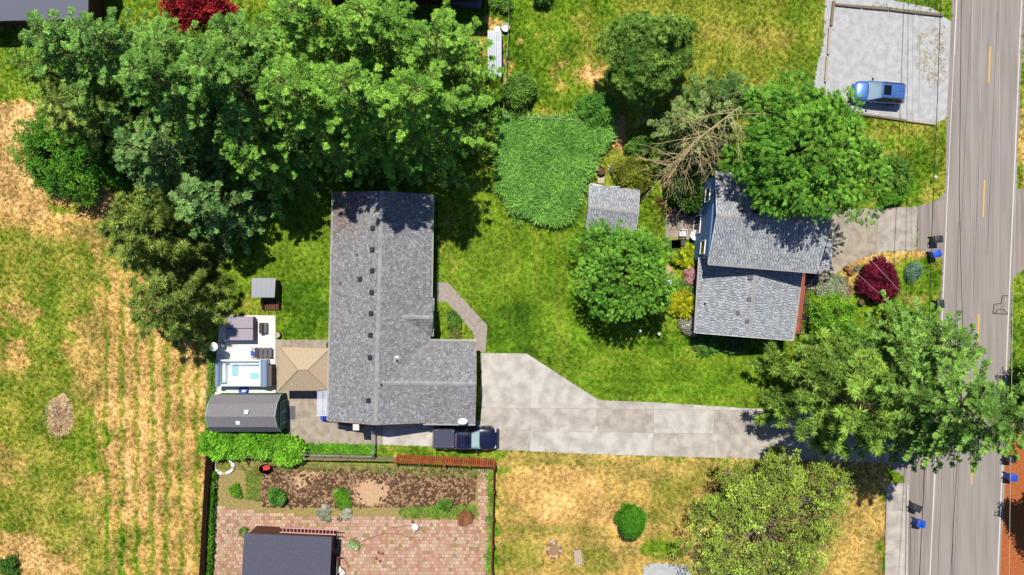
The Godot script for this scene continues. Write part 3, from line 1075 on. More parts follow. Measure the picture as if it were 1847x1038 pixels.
	# bay at the foot of the chimney
	var bay := MB.new()
	bay.bx(cp.x - 1.2, 1.0, cp.z + 0.1, 1.4, 2.0, 0.5, 0.02)
	put(bay, "bay", M.felt_dark, t)
	# fallen needles lie on the slope under the firs
	var lt := MB.new()
	for k in 700:
		var u := absf(rng.randfn(0.0, 0.35)); var w2 := absf(rng.randfn(0.05, 0.09))
		if u > 0.95 or w2 > 0.3: continue
		var e := nw.lerp(sw, w2); var rr := rn.lerp(rs, w2)
		var q := e.lerp(rr, u) + Vector3(0, 0.035, 0)
		var dd := Vector3(rnd(-1, 1), 0, rnd(-1, 1)).normalized() * rnd(0.05, 0.13)
		dd.y = dd.x * 0.36
		var s2 := Vector3(-dd.z, 0, dd.x) * 0.35
		lt.col = base(176, 128, 92) if k % 3 else base(140, 104, 78)
		lt.face([q - dd, q + s2, q + dd, q - s2], q - Vector3.UP)
	stuff(put(lt, "needle_litter", M.tinted, r, true))
	# satellite dish
	var d := thing("satellite_dish", "white satellite dish with an arm mounted on the garage eave", "satellite dish", at(835, 764, 2.85))
	var dm := MB.new()
	var tip := Transform3D(Basis(Vector3.RIGHT, deg_to_rad(-62)), Vector3(0, 0.35, -0.12))
	dm.lathe(tip, [Vector2(0, 0), Vector2(0.18, 0.02), Vector2(0.34, 0.075), Vector2(0.42, 0.13), Vector2(0.425, 0.12), Vector2(0.34, 0.05), Vector2(0.18, -0.01), Vector2(0, -0.02)], 24)
	put(dm, "reflector", M.white, d)
	var arm := MB.new()
	arm.tube([Vector3(0, 0.1, -0.1), Vector3(-0.12, 0.35, -0.55), Vector3(-0.22, 0.55, -0.75)], [0.02, 0.018, 0.016], 6)
	arm.bx(-0.22, 0.56, -0.78, 0.07, 0.09, 0.12, 0.01)
	put(arm, "feed_arm", M.gutter, d)
	var mast := MB.new()
	mast.tube([Vector3(0, -0.25, 0.0), Vector3(0, 0.1, 0.0), Vector3(0, 0.33, -0.1)], [0.025], 8)
	mast.bx(0, -0.2, 0, 0.12, 0.04, 0.2)
	put(mast, "mast", M.metal_grey, d)

# ---------- blue house ----------
func blue_house() -> void:
	var t := thing("blue_house", "blue sided house with pale grey two-level shingle roof and red deck", "house")
	var E1 := 5.4
	var R1 := 6.7
	var tones := [base(206, 213, 222), base(218, 225, 232), base(196, 203, 213), base(178, 186, 197)]
	var a0 := at(1291, 309, E1); var a1 := at(1506, 326, E1)
	var b0 := at(1277, 475, E1); var b1 := at(1474, 491, E1)
	var r0 := at(1293, 389, R1); var r1 := at(1500, 404, R1)
	a1 = Vector3(r1.x + 0.15, E1, a1.z)
	var r := roof(t, [[a1, a0, r0, r1], [b0, b1, r1, r0]], 0.18, 0.23, 0.045, tones, M.roof_deck)
	ridge(r, r0, r1)
	# lower porch roof in front
	var pr := roof(t, [[at(1505, 432, 3.2), at(1497, 488, 3.2), at(1474, 487, 3.6), at(1480, 430, 3.6)]], 0.18, 0.23, 0.045, tones, M.roof_deck)
	# single-storey wing
	var E2 := 2.9
	var R2 := 4.3
	var c0 := at(1263, 464, E2); var c1 := at(1255, 601, E2)
	var d0 := at(1447, 480, E2); var d1 := at(1430, 615, E2)
	var s0 := at(1364, 470, R2); var s1 := at(1353, 609, R2)
	var r2 := roof(t, [[c1, c0, s0, s1], [d0, d1, s1, s0]], 0.18, 0.23, 0.045, tones, M.roof_deck)
	ridge(r2, s0, s1)
	gutter(t, b0, b1, Vector3(0.07, 0, 1).normalized())
	gutter(t, c0, c1, Vector3(-1, 0, 0))
	gutter(t, d0, d1, Vector3(1, 0, 0))
	for q in [[a0, r0], [r0, b0], [a1, r1], [r1, b1], [c1, s1], [s1, d1]]:
		var mb := MB.new()
		mb.bar(q[0] + Vector3(0, -0.06, 0), q[1] + Vector3(0, -0.06, 0), 0.03, 0.16)
		put(mb, "rake_board", M.white, t)
	var wa := [a0 + Vector3(.08, 0, .45), a1 + Vector3(-.35, 0, .45), b1 + Vector3(-.3, 0, -.5), b0 + Vector3(.1, 0, -.5)]
	for i in 4: wa[i].y = 0
	walls(t, wa, E1, M.siding_blue)
	var gm := MB.new()
	gm.face([Vector3(wa[0].x, E1 - .1, wa[0].z), Vector3(wa[3].x, E1 - .1, wa[3].z), Vector3((wa[0].x + wa[3].x) * .5, R1 - .2, (wa[0].z + wa[3].z) * .5)], Vector3(40, 4, 0))
	put(gm, "gable", M.siding_blue, t)
	gm = MB.new()
	gm.face([Vector3(wa[1].x, E1 - .1, wa[1].z), Vector3(wa[2].x, E1 - .1, wa[2].z), Vector3((wa[1].x + wa[2].x) * .5, R1 - .2, (wa[1].z + wa[2].z) * .5)], Vector3(0, 4, 0))
	put(gm, "gable", M.siding_blue, t)
	var wc := [c0 + Vector3(.4, 0, .9), d0 + Vector3(-.5, 0, .9), d1 + Vector3(-.5, 0, -.45), c1 + Vector3(.4, 0, -.45)]
	for i in 4: wc[i].y = 0
	walls(t, wc, E2, M.siding_blue)
	var g2 := MB.new()
	g2.face([Vector3(wc[2].x, E2 - .1, wc[2].z), Vector3(wc[3].x, E2 - .1, wc[3].z), Vector3((wc[2].x + wc[3].x) * .5, R2 - .2, (wc[2].z + wc[3].z) * .5)], Vector3(20, 4, 0))
	put(g2, "gable", M.siding_blue, t)
	# west wall: french door below, window above
	var W: Vector3 = (wa[0] - wa[3]).normalized()
	var out := Vector3(W.z, 0, -W.x)
	if out.x > 0: out = -out
	var along := func(f: float) -> Vector3: return wa[0].lerp(wa[3], f)
	opening(t, along.call(0.42), along.call(0.66), 0.1, 2.2, out, "window")
	opening(t, along.call(0.78), along.call(0.95), 3.0, 4.3, out, "window")
	opening(t, along.call(0.1), along.call(0.28), 3.0, 4.3, out, "window")
	# vents
	for q in [[1335, 378, 6.4], [1362, 381, 6.4]]:
		var o := at(q[0], q[1], q[2])
		o.y = 6.5
		roof_vent(t, o, Vector3(0, 1, -0.33), M.vent_dark)
	for q in [[1353, 501], [1351, 540], [1333, 565], [1348, 580]]:
		var o := at(q[0], q[1], 4.1)
		o.y = lerpf(E2, R2, clampf((o.x - c0.x + 0.15) / (s0.x - c0.x), 0, 1)) + 0.0
		roof_vent(t, o, Vector3(-0.32, 1, 0), M.plastic_grey)
	var pp := at(1272, 548, 3.1)
	pipe(t, pp, 0.05, 0.25, M.vent_dark)
	# red deck with an iron railing
	var dk := thing("deck", "narrow red painted deck with black railing along the blue house", "deck", g(1440, 545))
	var o := g(1440, 545)
	var a := g(1438, 495) - o; var b := g(1421, 600) - o
	var e := g(1453, 497) - o; var f := g(1439, 602) - o
	for k in 6:
		var mb := MB.new()
		var u := (k + 0.5) / 6.0
		mb.bar(a.lerp(e, u) + Vector3(0, 0.55, 0), b.lerp(f, u) + Vector3(0, 0.55, 0), a.distance_to(e) / 6.0 - 0.012, 0.04, 0.004)
		put(mb, "board", M.deck_red, dk)
	for u in [0.05, 0.5, 0.95]:
		var fr := MB.new()
		fr.bar(a.lerp(b, u) + Vector3(0, 0.26, 0), e.lerp(f, u) + Vector3(0, 0.26, 0), 0.1, 0.52)
		put(fr, "joist", M.deck_red, dk)
	for k in 5:
		var mb := MB.new()
		var q := e.lerp(f, k / 4.0) + Vector3(-0.05, 0.57, 0)
		mb.bar(q, q + Vector3(0, 1.0, 0), 0.06, 0.06)
		put(mb, "post", M.iron, dk)
	for h in [1.55, 1.1, 0.75]:
		var mb := MB.new()
		mb.bar(e + Vector3(-0.05, h, 0), f + Vector3(-0.05, h, 0), 0.05, 0.05 if h > 1.5 else 0.025)
		put(mb, "rail", M.iron, dk)
	# entry porch
	var po := thing("porch", "grey entry porch with round dark mat and step beside the driveway", "porch", g(1452, 500))
	var q0 := g(1452, 500)
	var pf := MB.new()
	pf.slab(PackedVector2Array([Vector2(-1.0, -1.2), Vector2(1.1, -1.1), Vector2(1.1, 0.55), Vector2(-1.0, 0.5)]), 0.0, 0.3)
	put(pf, "floor", M.plastic_grey, po)
	var mt := MB.new()
	mt.lathe(Transform3D(Basis(), Vector3(0.35, 0.302, -0.2)), [Vector2(0.42, 0), Vector2(0.42, 0.012), Vector2(0, 0.014)], 24)
	put(mt, "mat", M.rubber, po)
	for k in 4:
		var sp := MB.new()
		sp.bx(0.55 + 0.17 * k - 0.3, 0.1, 0.85, 0.15, 0.12, 0.5, 0.01)
		put(sp, "step_board", M.timber_pale, po)

# ---------- sheds and neighbours ----------
func outbuildings() -> void:
	# gambrel shed
	var t := thing("gambrel_shed", "dark green gambrel shed with grey felt roof and double doors", "shed", g(460, 740))
	var o := g(460, 740)
	var x0 := g(402, 0).x - o.x; var x1 := g(517, 0).x - o.x
	var z0 := g(0, 707).z - o.z; var z1 := g(0, 772).z - o.z
	var zc := (z0 + z1) * 0.5
	var hw := (z1 - z0) * 0.5
	var prof := [Vector2(z0, 1.75), Vector2(zc - hw * 0.62, 2.75), Vector2(zc, 3.3), Vector2(zc + hw * 0.62, 2.75), Vector2(z1, 1.75)]
	for k in 4:
		var a: Vector2 = prof[k]; var b: Vector2 = prof[k + 1]
		var n: int = 6
		for i in n:
			var mb := MB.new()
			var f0 := i / float(n); var f1 := (i + 1) / float(n)
			var p := a.lerp(b, f0); var q := a.lerp(b, f1)
			var lift := Vector3(0, 0.012 * (i % 2 if k < 2 else (i + 1) % 2), 0)
			mb.face([Vector3(x0 - .12, p.y, p.x) + lift, Vector3(x1 + .02, p.y, p.x) + lift, Vector3(x1 + .02, q.y, q.x) + lift, Vector3(x0 - .12, q.y, q.x) + lift], Vector3(0, 1, zc))
			mb.face([Vector3(x0 - .12, p.y - .05, p.x), Vector3(x1 + .02, p.y - .05, p.x), Vector3(x1 + .02, q.y - .05, q.x), Vector3(x0 - .12, q.y - .05, q.x)], Vector3(0, 9, zc))
			put(mb, "roof_strip", M.felt_grey, t)
	var body := MB.new()
	for x in [x0, x1]:
		var pts := [Vector3(x, 0, z0 + .1), Vector3(x, 0, z1 - .1)]
		for k in range(4, -1, -1): pts.append(Vector3(x, prof[k].y - 0.04, prof[k].x * 0.97 + zc * 0.03))
		body.face(pts, Vector3(0, 1, zc))
	for z in [z0 + .1, z1 - .1]:
		body.face([Vector3(x0, 0, z), Vector3(x1, 0, z), Vector3(x1, 1.75, z), Vector3(x0, 1.75, z)], Vector3(0, 1, zc))
	put(body, "wall", M.siding_green, t)
	for s in [-1.0, 1.0]:
		var d := MB.new()
		d.bx(x1 + 0.03, 1.0, zc + s * 0.52, 0.04, 1.8, 0.98, 0.01)
		var dd := put(d, "door", M.siding_green, t)
		var tr := MB.new()
		for y in [0.15, 1.0, 1.82]: tr.bx(x1 + 0.06, y, zc + s * 0.52, 0.02, 0.09, 0.94)
		for z in [0.06, 0.98]: tr.bx(x1 + 0.063, 1.0, zc + s * z, 0.02, 1.76, 0.07)
		put(tr, "door_trim", M.trim_pale, dd)
	for x in [x0 - .14, x1 + .05]:
		var rk := MB.new()
		for k in 4: rk.bar(Vector3(x, prof[k].y - .04, prof[k].x), Vector3(x, prof[k + 1].y - .04, prof[k + 1].x), 0.04, 0.1)
		put(rk, "rake_trim", M.trim_pale, t)
	for q in [[444, 744, 3.25, -0.42], [429, 763, 2.95, 0.42]]:
		var v := MB.new()
		var w := at(q[0], q[1], q[2]) - o
		v.box(Transform3D(Basis(Vector3.RIGHT, q[3]), w), Vector3(0.36, 0.16, 0.36), 0.02)
		put(v, "roof_vent", M.white, t)
	# small shingled shed by the reeds
	var s := thing("garden_shed", "small garden shed with pale grey shingled gable roof", "shed", g(1100, 378))
	o = g(1100, 378)
	var tones := [base(206, 213, 222), base(218, 225, 232), base(196, 203, 213), base(178, 186, 197)]
	var nw := at(1063, 333, 2.2) - o; var ne := at(1154, 343, 2.2) - o
	var sw := at(1057, 413, 2.2) - o; var se := at(1146, 426, 2.2) - o
	var rw := at(1062, 373, 2.95) - o; var re := at(1152, 385, 2.95) - o
	var r := roof(s, [[ne, nw, rw, re], [sw, se, re, rw]], 0.18, 0.23, 0.045, tones, M.roof_deck)
	ridge(r, rw, re)
	var w := [nw + Vector3(.25, 0, .25), ne + Vector3(-.25, 0, .25), se + Vector3(-.25, 0, -.25), sw + Vector3(.25, 0, -.25)]
	for i in 4: w[i].y = 0
	walls(s, w, 2.2, M.siding_blue)
	for q in [[nw, rw], [rw, sw], [ne, re], [re, se]]:
		var mb := MB.new()
		mb.bar(q[0] + Vector3(0, -0.05, 0), q[1] + Vector3(0, -0.05, 0), 0.03, 0.12)
		put(mb, "rake_board", M.white, s)
	var dr := MB.new()
	dr.bx(0.2, 0.95, w[0].z - 0.12, 0.9, 1.85, 0.05, 0.01)
	put(dr, "door", M.white, s)
	# hen house
	var h := thing("playhouse", "little brown wooden hut with sloping grey metal roof on the lawn", "hut", g(486, 532))
	o = g(486, 532)
	var a := at(454, 502, 1.75) - o; var b := at(497, 502, 1.45) - o; var c := at(495, 537, 1.45) - o; var d := at(453, 537, 1.75) - o
	for k in 5:
		var mb := MB.new()
		var f0 := k / 5.0; var f1 := (k + 1) / 5.0 - 0.004
		var p0 := a.lerp(b, f0); var p1 := a.lerp(b, f1); var q0 := d.lerp(c, f0); var q1 := d.lerp(c, f1)
		mb.face([p0, p1, q1, q0], Vector3(0, -5, 0))
		mb.face([p0 - Vector3(0, .04, 0), p1 - Vector3(0, .04, 0), q1 - Vector3(0, .04, 0), q0 - Vector3(0, .04, 0)], Vector3(0, 9, 0))
		mb.face([q0, q1, q1 - Vector3(0, .04, 0), q0 - Vector3(0, .04, 0)], a)
		put(mb, "roof_sheet", M.metal_grey, h)
	var bd := MB.new()
	bd.bx((a.x + b.x) * .5 + 0.05, 0.72, (a.z + d.z) * .5, 1.75, 1.4, 1.35, 0.01)
	put(bd, "cabin", M.cedar, h)
	for k in 7:
		var mb := MB.new()
		mb.bx(-0.35 + k * 0.21, 0.12, 0.95, 0.2, 0.1, 0.85, 0.01)
		put(mb, "floor_board", M.cedar, h)
	for x in [-0.45, 1.0]:
		var mb := MB.new()
		mb.bx(x, 0.35, 0.95, 0.06, 0.5, 0.85, 0.01)
		put(mb, "side_board", M.cedar, h)
	# dark felt shed on the patio
	var f := thing("patio_shed", "dark blue-grey felt roofed shed standing on the brick patio", "shed", g(535, 1030))
	o = g(535, 1030)
	var p := [at(440, 963, 2.6) - o, at(598, 970, 2.6) - o, at(592, 1110, 2.1) - o, at(432, 1102, 2.1) - o]
	var rf := MB.new()
	rf.face(p, Vector3(0, -9, 0))
	var lowp := []
	for q in p: lowp.append(q - Vector3(0, .1, 0))
	rf.face(lowp, Vector3(0, 9, 0))
	for i in 4: rf.face([p[i], p[(i + 1) % 4], lowp[(i + 1) % 4], lowp[i]], Vector3.ZERO)
	var ro := put(rf, "roof", M.shed_felt, f)
	var seam := MB.new()
	for k in range(1, 6):
		var u := k / 6.0
		seam.bar(p[0].lerp(p[3], u) + Vector3(0, .008, 0), p[1].lerp(p[2], u) + Vector3(0, .008, 0), 0.05, 0.012)
	put(seam, "felt_lap", M.shed_felt, ro)
	var ww := [p[0] + Vector3(.2, 0, .3), p[1] + Vector3(-.35, 0, .3), p[2] + Vector3(-.35, 0, -.2), p[3] + Vector3(.2, 0, -.2)]
	for i in 4: ww[i].y = 0
	walls(f, ww, 2.1, M.siding_brown)

func plain_roof(t: Node3D, faces: Array, m: Material) -> void:
	var d := MB.new()
	for f in faces:
		var l := []
		for q in f: l.append(q - Vector3(0, 0.16, 0))
		d.face(f, f[0] - Vector3.UP * 9)
		d.face(l, l[0] + Vector3.UP * 9)
		for i in f.size():
			var j: int = (i + 1) % f.size()
			d.face([f[i], f[j], l[j], l[i]], (f[0] + f[2]) * 0.5)
	put(d, "roof", m, t)

func neighbours() -> void:
	# grey roof at the edge of the conifer grove
	var t := thing("barn", "large neighbouring building with smooth grey roof beyond the grove", "building")
	var a := at(-160, -160, 2.8); var b := at(160, -175, 2.8); var c := at(158, 34, 2.8); var d := at(-160, 41, 2.8)
	var r0 := at(-160, -62, 4.4); var r1 := at(160, -72, 4.4)
	plain_roof(t, [[b, a, r0, r1], [d, c, r1, r0]], mat("roof_smooth", base(128, 132, 150), 0.8, 0.0, "speck", 0.5))
	var w := [a + Vector3(.4, 0, .4), b + Vector3(-.4, 0, .4), c + Vector3(-.4, 0, -.7), d + Vector3(.4, 0, -.7)]
	for i in 4: w[i].y = 0
	walls(t, w, 2.8, M.siding_brown)
	# brown house above the grove
	var h := thing("brown_house", "brown boarded house wall with white window beyond the grove", "house")
	var p := at(560, -210, 5.6); var q := at(862, -200, 5.6); var r := at(866, -36, 5.6); var s := at(560, -40, 5.6)
	var m0 := at(560, -125, 7.0); var m1 := at(864, -120, 7.0)
	plain_roof(h, [[q, p, m0, m1], [s, r, m1, m0]], M.felt_dark)
	var hw := [p + Vector3(.4, 0, .4), q + Vector3(-.4, 0, .4), r + Vector3(-.4, 0, -.3), s + Vector3(.4, 0, -.3)]
	for i in 4: hw[i].y = 0
	walls(h, hw, 5.6, M.siding_brown)
	var e := [g(640, -8), g(745, -8), g(745, 26), g(640, 24)]
	walls(h, e, 3.6, M.siding_brown)
	plain_roof(h, [[at(630, -40, 4.2), at(756, -40, 4.2), at(754, -9, 3.65), at(630, -10, 3.65)]], M.felt_dark)
	opening(h, g(730, 25), g(741, 26), 1.3, 2.5, Vector3(0, 0, 1), "window")
	var dk := thing("timber_deck", "pale timber deck against the brown house wall", "deck", g(700, 36))
	for k in 5:
		var mb := MB.new()
		mb.bx(0, 0.3, -0.45 + k * 0.2, 4.6, 0.05, 0.185, 0.004)
		put(mb, "board", M.timber_pale, dk)
	for x in [-2.1, 0.0, 2.1]:
		var j := MB.new()
		j.bx(x, 0.14, 0, 0.1, 0.28, 1.0)
		put(j, "joist", M.timber, dk)
	# covered trailer in the shade
	var tr := thing("covered_trailer", "low trailer under a slate blue tarpaulin beside the brown house", "trailer", g(842, 2), deg_to_rad(-8))
	var tb := MB.new()
	var rings := []
	for i in 9:
		var x := -1.4 + 2.8 * i / 8.0
		var k := 1.0 if i > 0 and i < 8 else 0.75
		var ring := []
		for v in [[-0.75, 0.25], [-0.76, 0.55], [-0.6, 0.78], [-0.25, 0.86], [0.0, 0.9], [0.25, 0.86], [0.6, 0.78], [0.76, 0.55], [0.75, 0.25]]:
			ring.append(Vector3(x, v[1] * k + 0.02 * sin(i * 2.1), v[0] * (0.97 if k < 1 else 1.0)))
		rings.append(ring)
	tb.loft(rings, Vector3(0, 0.4, 0))
	tb.face(rings[0], Vector3(0, 0.4, 0)); tb.face(rings[8], Vector3(0, 0.4, 0))
	put(tb, "tarpaulin", mat("tarp", base(82, 88, 118), 0.6, 0.0, "soft", 0.8), tr)
	for z in [-0.72, 0.72]: wheel(tr, Vector3(0.1, 0.28, z), 0.28, 0.16, M.metal_grey)
	var hit := MB.new()
	hit.bar(Vector3(1.35, 0.35, 0), Vector3(2.3, 0.35, 0), 0.08, 0.08)
	put(hit, "drawbar", M.metal_dark, tr)
	# long translucent hen run
	var cr := thing("hen_run", "long narrow run roofed with translucent corrugated sheets", "hen run", g(893, 105))
	var o := g(893, 105)
	for k in 4:
		var mb := MB.new()
		var z0 := -1.95 + k * 1.0; var z1 := z0 + 1.04
		var n := 12
		for i in n:
			var u0 := i / float(n); var u1 := (i + 1) / float(n)
			var x0 := lerpf(-0.62, 0.62, u0); var x1 := lerpf(-0.62, 0.62, u1)
			var y0 := 1.5 - 0.22 * u0 + (0.03 if i % 2 else 0.0) + 0.006 * k; var y1 := 1.5 - 0.22 * u1 + (0.0 if i % 2 else 0.03) + 0.006 * k
			mb.face([Vector3(x0, y0, z0), Vector3(x1, y1, z0), Vector3(x1, y1, z1), Vector3(x0, y0, z1)], Vector3(0, -9, 0))
		put(mb, "roof_sheet", M.polycarbonate, cr)
	for x in [-0.6, 0.6]:
		for z in [-1.9, 0.0, 1.95]:
			var mb := MB.new()
			mb.bx(x, 0.7, z, 0.07, 1.4 if x < 0 else 1.3, 0.07)
			put(mb, "post", M.timber, cr)
		var rl := MB.new()
		rl.bx(x, 1.42 if x < 0 else 1.22, 0.02, 0.05, 0.08, 3.95)
		rl.bx(x, 0.4, 0.02, 0.05, 0.4, 3.95)
		put(rl, "side_rail", M.timber, cr)
	var nb := MB.new()
	nb.bx(0.2, 0.9, -2.2, 0.55, 0.5, 0.5, 0.03)
	put(nb, "nest_box", M.white, cr)
	# white round basin on a stake
	var bs := thing("basin", "white round basin propped on a stick by the wire fence", "basin", g(910, 52))
	var bm := MB.new()
	bm.lathe(Transform3D(Basis(Vector3.RIGHT, 0.2), Vector3(0.1, 0.35, 0)), [Vector2(0, 0), Vector2(0.2, 0.0), Vector2(0.36, 0.14), Vector2(0.39, 0.15), Vector2(0.37, 0.12), Vector2(0.2, -0.03), Vector2(0, -0.03)], 20)
	put(bm, "bowl", M.gutter, bs)
	var sk := MB.new()
	sk.tube([Vector3(-0.55, 0.02, 0.35), Vector3(0.1, 0.35, 0)], [0.02], 6)
	sk.tube([Vector3(0.12, 0.0, 0.02), Vector3(0.1, 0.33, 0)], [0.03], 6)
	put(sk, "stick", M.timber, bs)

# ---------- fences ----------
func post_fence(called: String, label: String, pts: Array, h: float, m: Material, rails: Array, step: float, group := "") -> void:
	var o := g(pts[0][0], pts[0][1])
	var t := thing(called, label, "fence", o, 0, group)
	for i in pts.size() - 1:
		var a := g(pts[i][0], pts[i][1]) - o; var b := g(pts[i + 1][0], pts[i + 1][1]) - o
		var n := maxi(1, int(round((b - a).length() / step)))
		for k in n + (1 if i == pts.size() - 2 else 0):
			var p := MB.new()
			var q := a.lerp(b, k / float(n))
			p.bx(q.x, h * 0.5, q.z, 0.08, h, 0.08, 0.01)
			put(p, "post", m, t)
		for r in rails:
			var p := MB.new()
			p.bar(a + Vector3(0, r[0], 0), b + Vector3(0, r[0], 0), r[1], r[1])
			put(p, "rail", m if r[1] > 0.02 else M.metal_grey, t)

func board_fence(label: String, a: Vector3, b: Vector3, h: float, face: Vector3, bw: float, mats: Array, gap: float, lean := 0.0) -> void:
	var t := thing("board_fence", label, "fence", a)
	var d := b - a
	var n := int(d.length() / (bw + gap))
	var u := d / n
	var me := MB.new()
	me.bx(0, 0, 0, bw, h, 0.022)
	var mesh := me.mesh()
	var ang := atan2(-d.z, d.x)
	for k in n:
		var q := u * (k + 0.5) + face * 0.05 + Vector3(0, h * 0.5 + 0.03 + rnd(-.02, .02), 0)
		share(mesh, "board", mats[rng.randi() % mats.size()], t, Transform3D(Basis(Vector3.UP, ang) * Basis(Vector3.RIGHT, lean + rnd(-.012, .012)), q))
	for y in [0.35, h - 0.3]:
		var r := MB.new()
		var sh: Vector3 = Basis(Vector3.UP, ang) * Vector3.BACK * tan(lean) * (y - h * 0.5)
		r.bar(Vector3(0, y, 0) + sh, d + Vector3(0, y, 0) + sh, 0.05, 0.09)
		put(r, "rail", mats[0], t)
	var np := int(d.length() / 2.4) + 1
	for k in np + 1:
		var p := MB.new()
		var q := d * (k / float(np)) - face * 0.08
		p.box(Transform3D(Basis(Vector3.UP, ang) * Basis(Vector3.RIGHT, lean), Vector3(q.x, h * 0.5, q.z)), Vector3(0.1, h * 1.04, 0.1), 0.01)
		put(p, "post", mats[0], t)

func fences() -> void:
	board_fence("tall dark brown board fence between straw field and brick patio", g(386, 818), g(369, 1120), 1.85, Vector3(1, 0, 0), 0.145, [M.fence_brown, M.fence_brown_2], 0.006)
	board_fence("leaning orange stained board fence behind the pickup truck", g(716, 825), g(893, 832), 1.5, Vector3(0, 0, -1), 0.13, [M.fence_orange, M.fence_orange_2, M.fence_orange], 0.06, 0.26)
	board_fence("narrow brown board fence between patio and dry lawn", g(892, 833), g(886, 1120), 1.6, Vector3(-1, 0, 0), 0.145, [M.fence_brown, M.fence_orange_2], 0.006)
	post_fence("rail_fence", "low weathered rail fence along the vine and garden bed", [[386, 818], [545, 823], [716, 826]], 1.1, M.timber, [[1.0, 0.1], [0.55, 0.09], [0.2, 0.09]], 2.2)
	post_fence("wire_trellis", "thin wire trellis on posts above the green strip", [[553, 814], [676, 817]], 1.5, M.timber_pale, [[1.45, 0.035], [1.0, 0.012], [0.6, 0.012]], 3.0)
	post_fence("gate_screen", "grey metal screen between house gable and rail fence", [[677, 772], [677, 818]], 1.6, M.metal_grey, [[1.55, 0.05], [0.9, 0.04], [0.25, 0.04]], 2.3)
	post_fence("wire_fence", "green wire mesh fence beside the hen run", [[920, -40], [917, 60], [907, 214]], 1.2, M.pot_green, [[1.18, 0.03], [0.8, 0.01], [0.4, 0.01]], 2.5)
	post_fence("wire_fence", "pale wire fence above the reed bed", [[907, 214], [1045, 222]], 1.0, M.timber_pale, [[0.95, 0.04], [0.6, 0.01], [0.3, 0.01]], 2.3)
	post_fence("wire_fence", "dark wire fence in the shade behind the house and grove", [[405, 335], [600, 343]], 1.2, M.timber, [[1.15, 0.05], [0.7, 0.01]], 2.4)
	post_fence("chain_fence", "rusty wire fence between straw field and spa terrace", [[384, 640], [378, 815]], 1.1, M.metal_grey, [[1.08, 0.02], [0.6, 0.008], [0.3, 0.008]], 2.4)
	post_fence("field_fence", "thin wire fence under the dark pine beside the lawn", [[408, 430], [398, 565]], 1.1, M.metal_grey, [[1.08, 0.02], [0.6, 0.008]], 2.4)

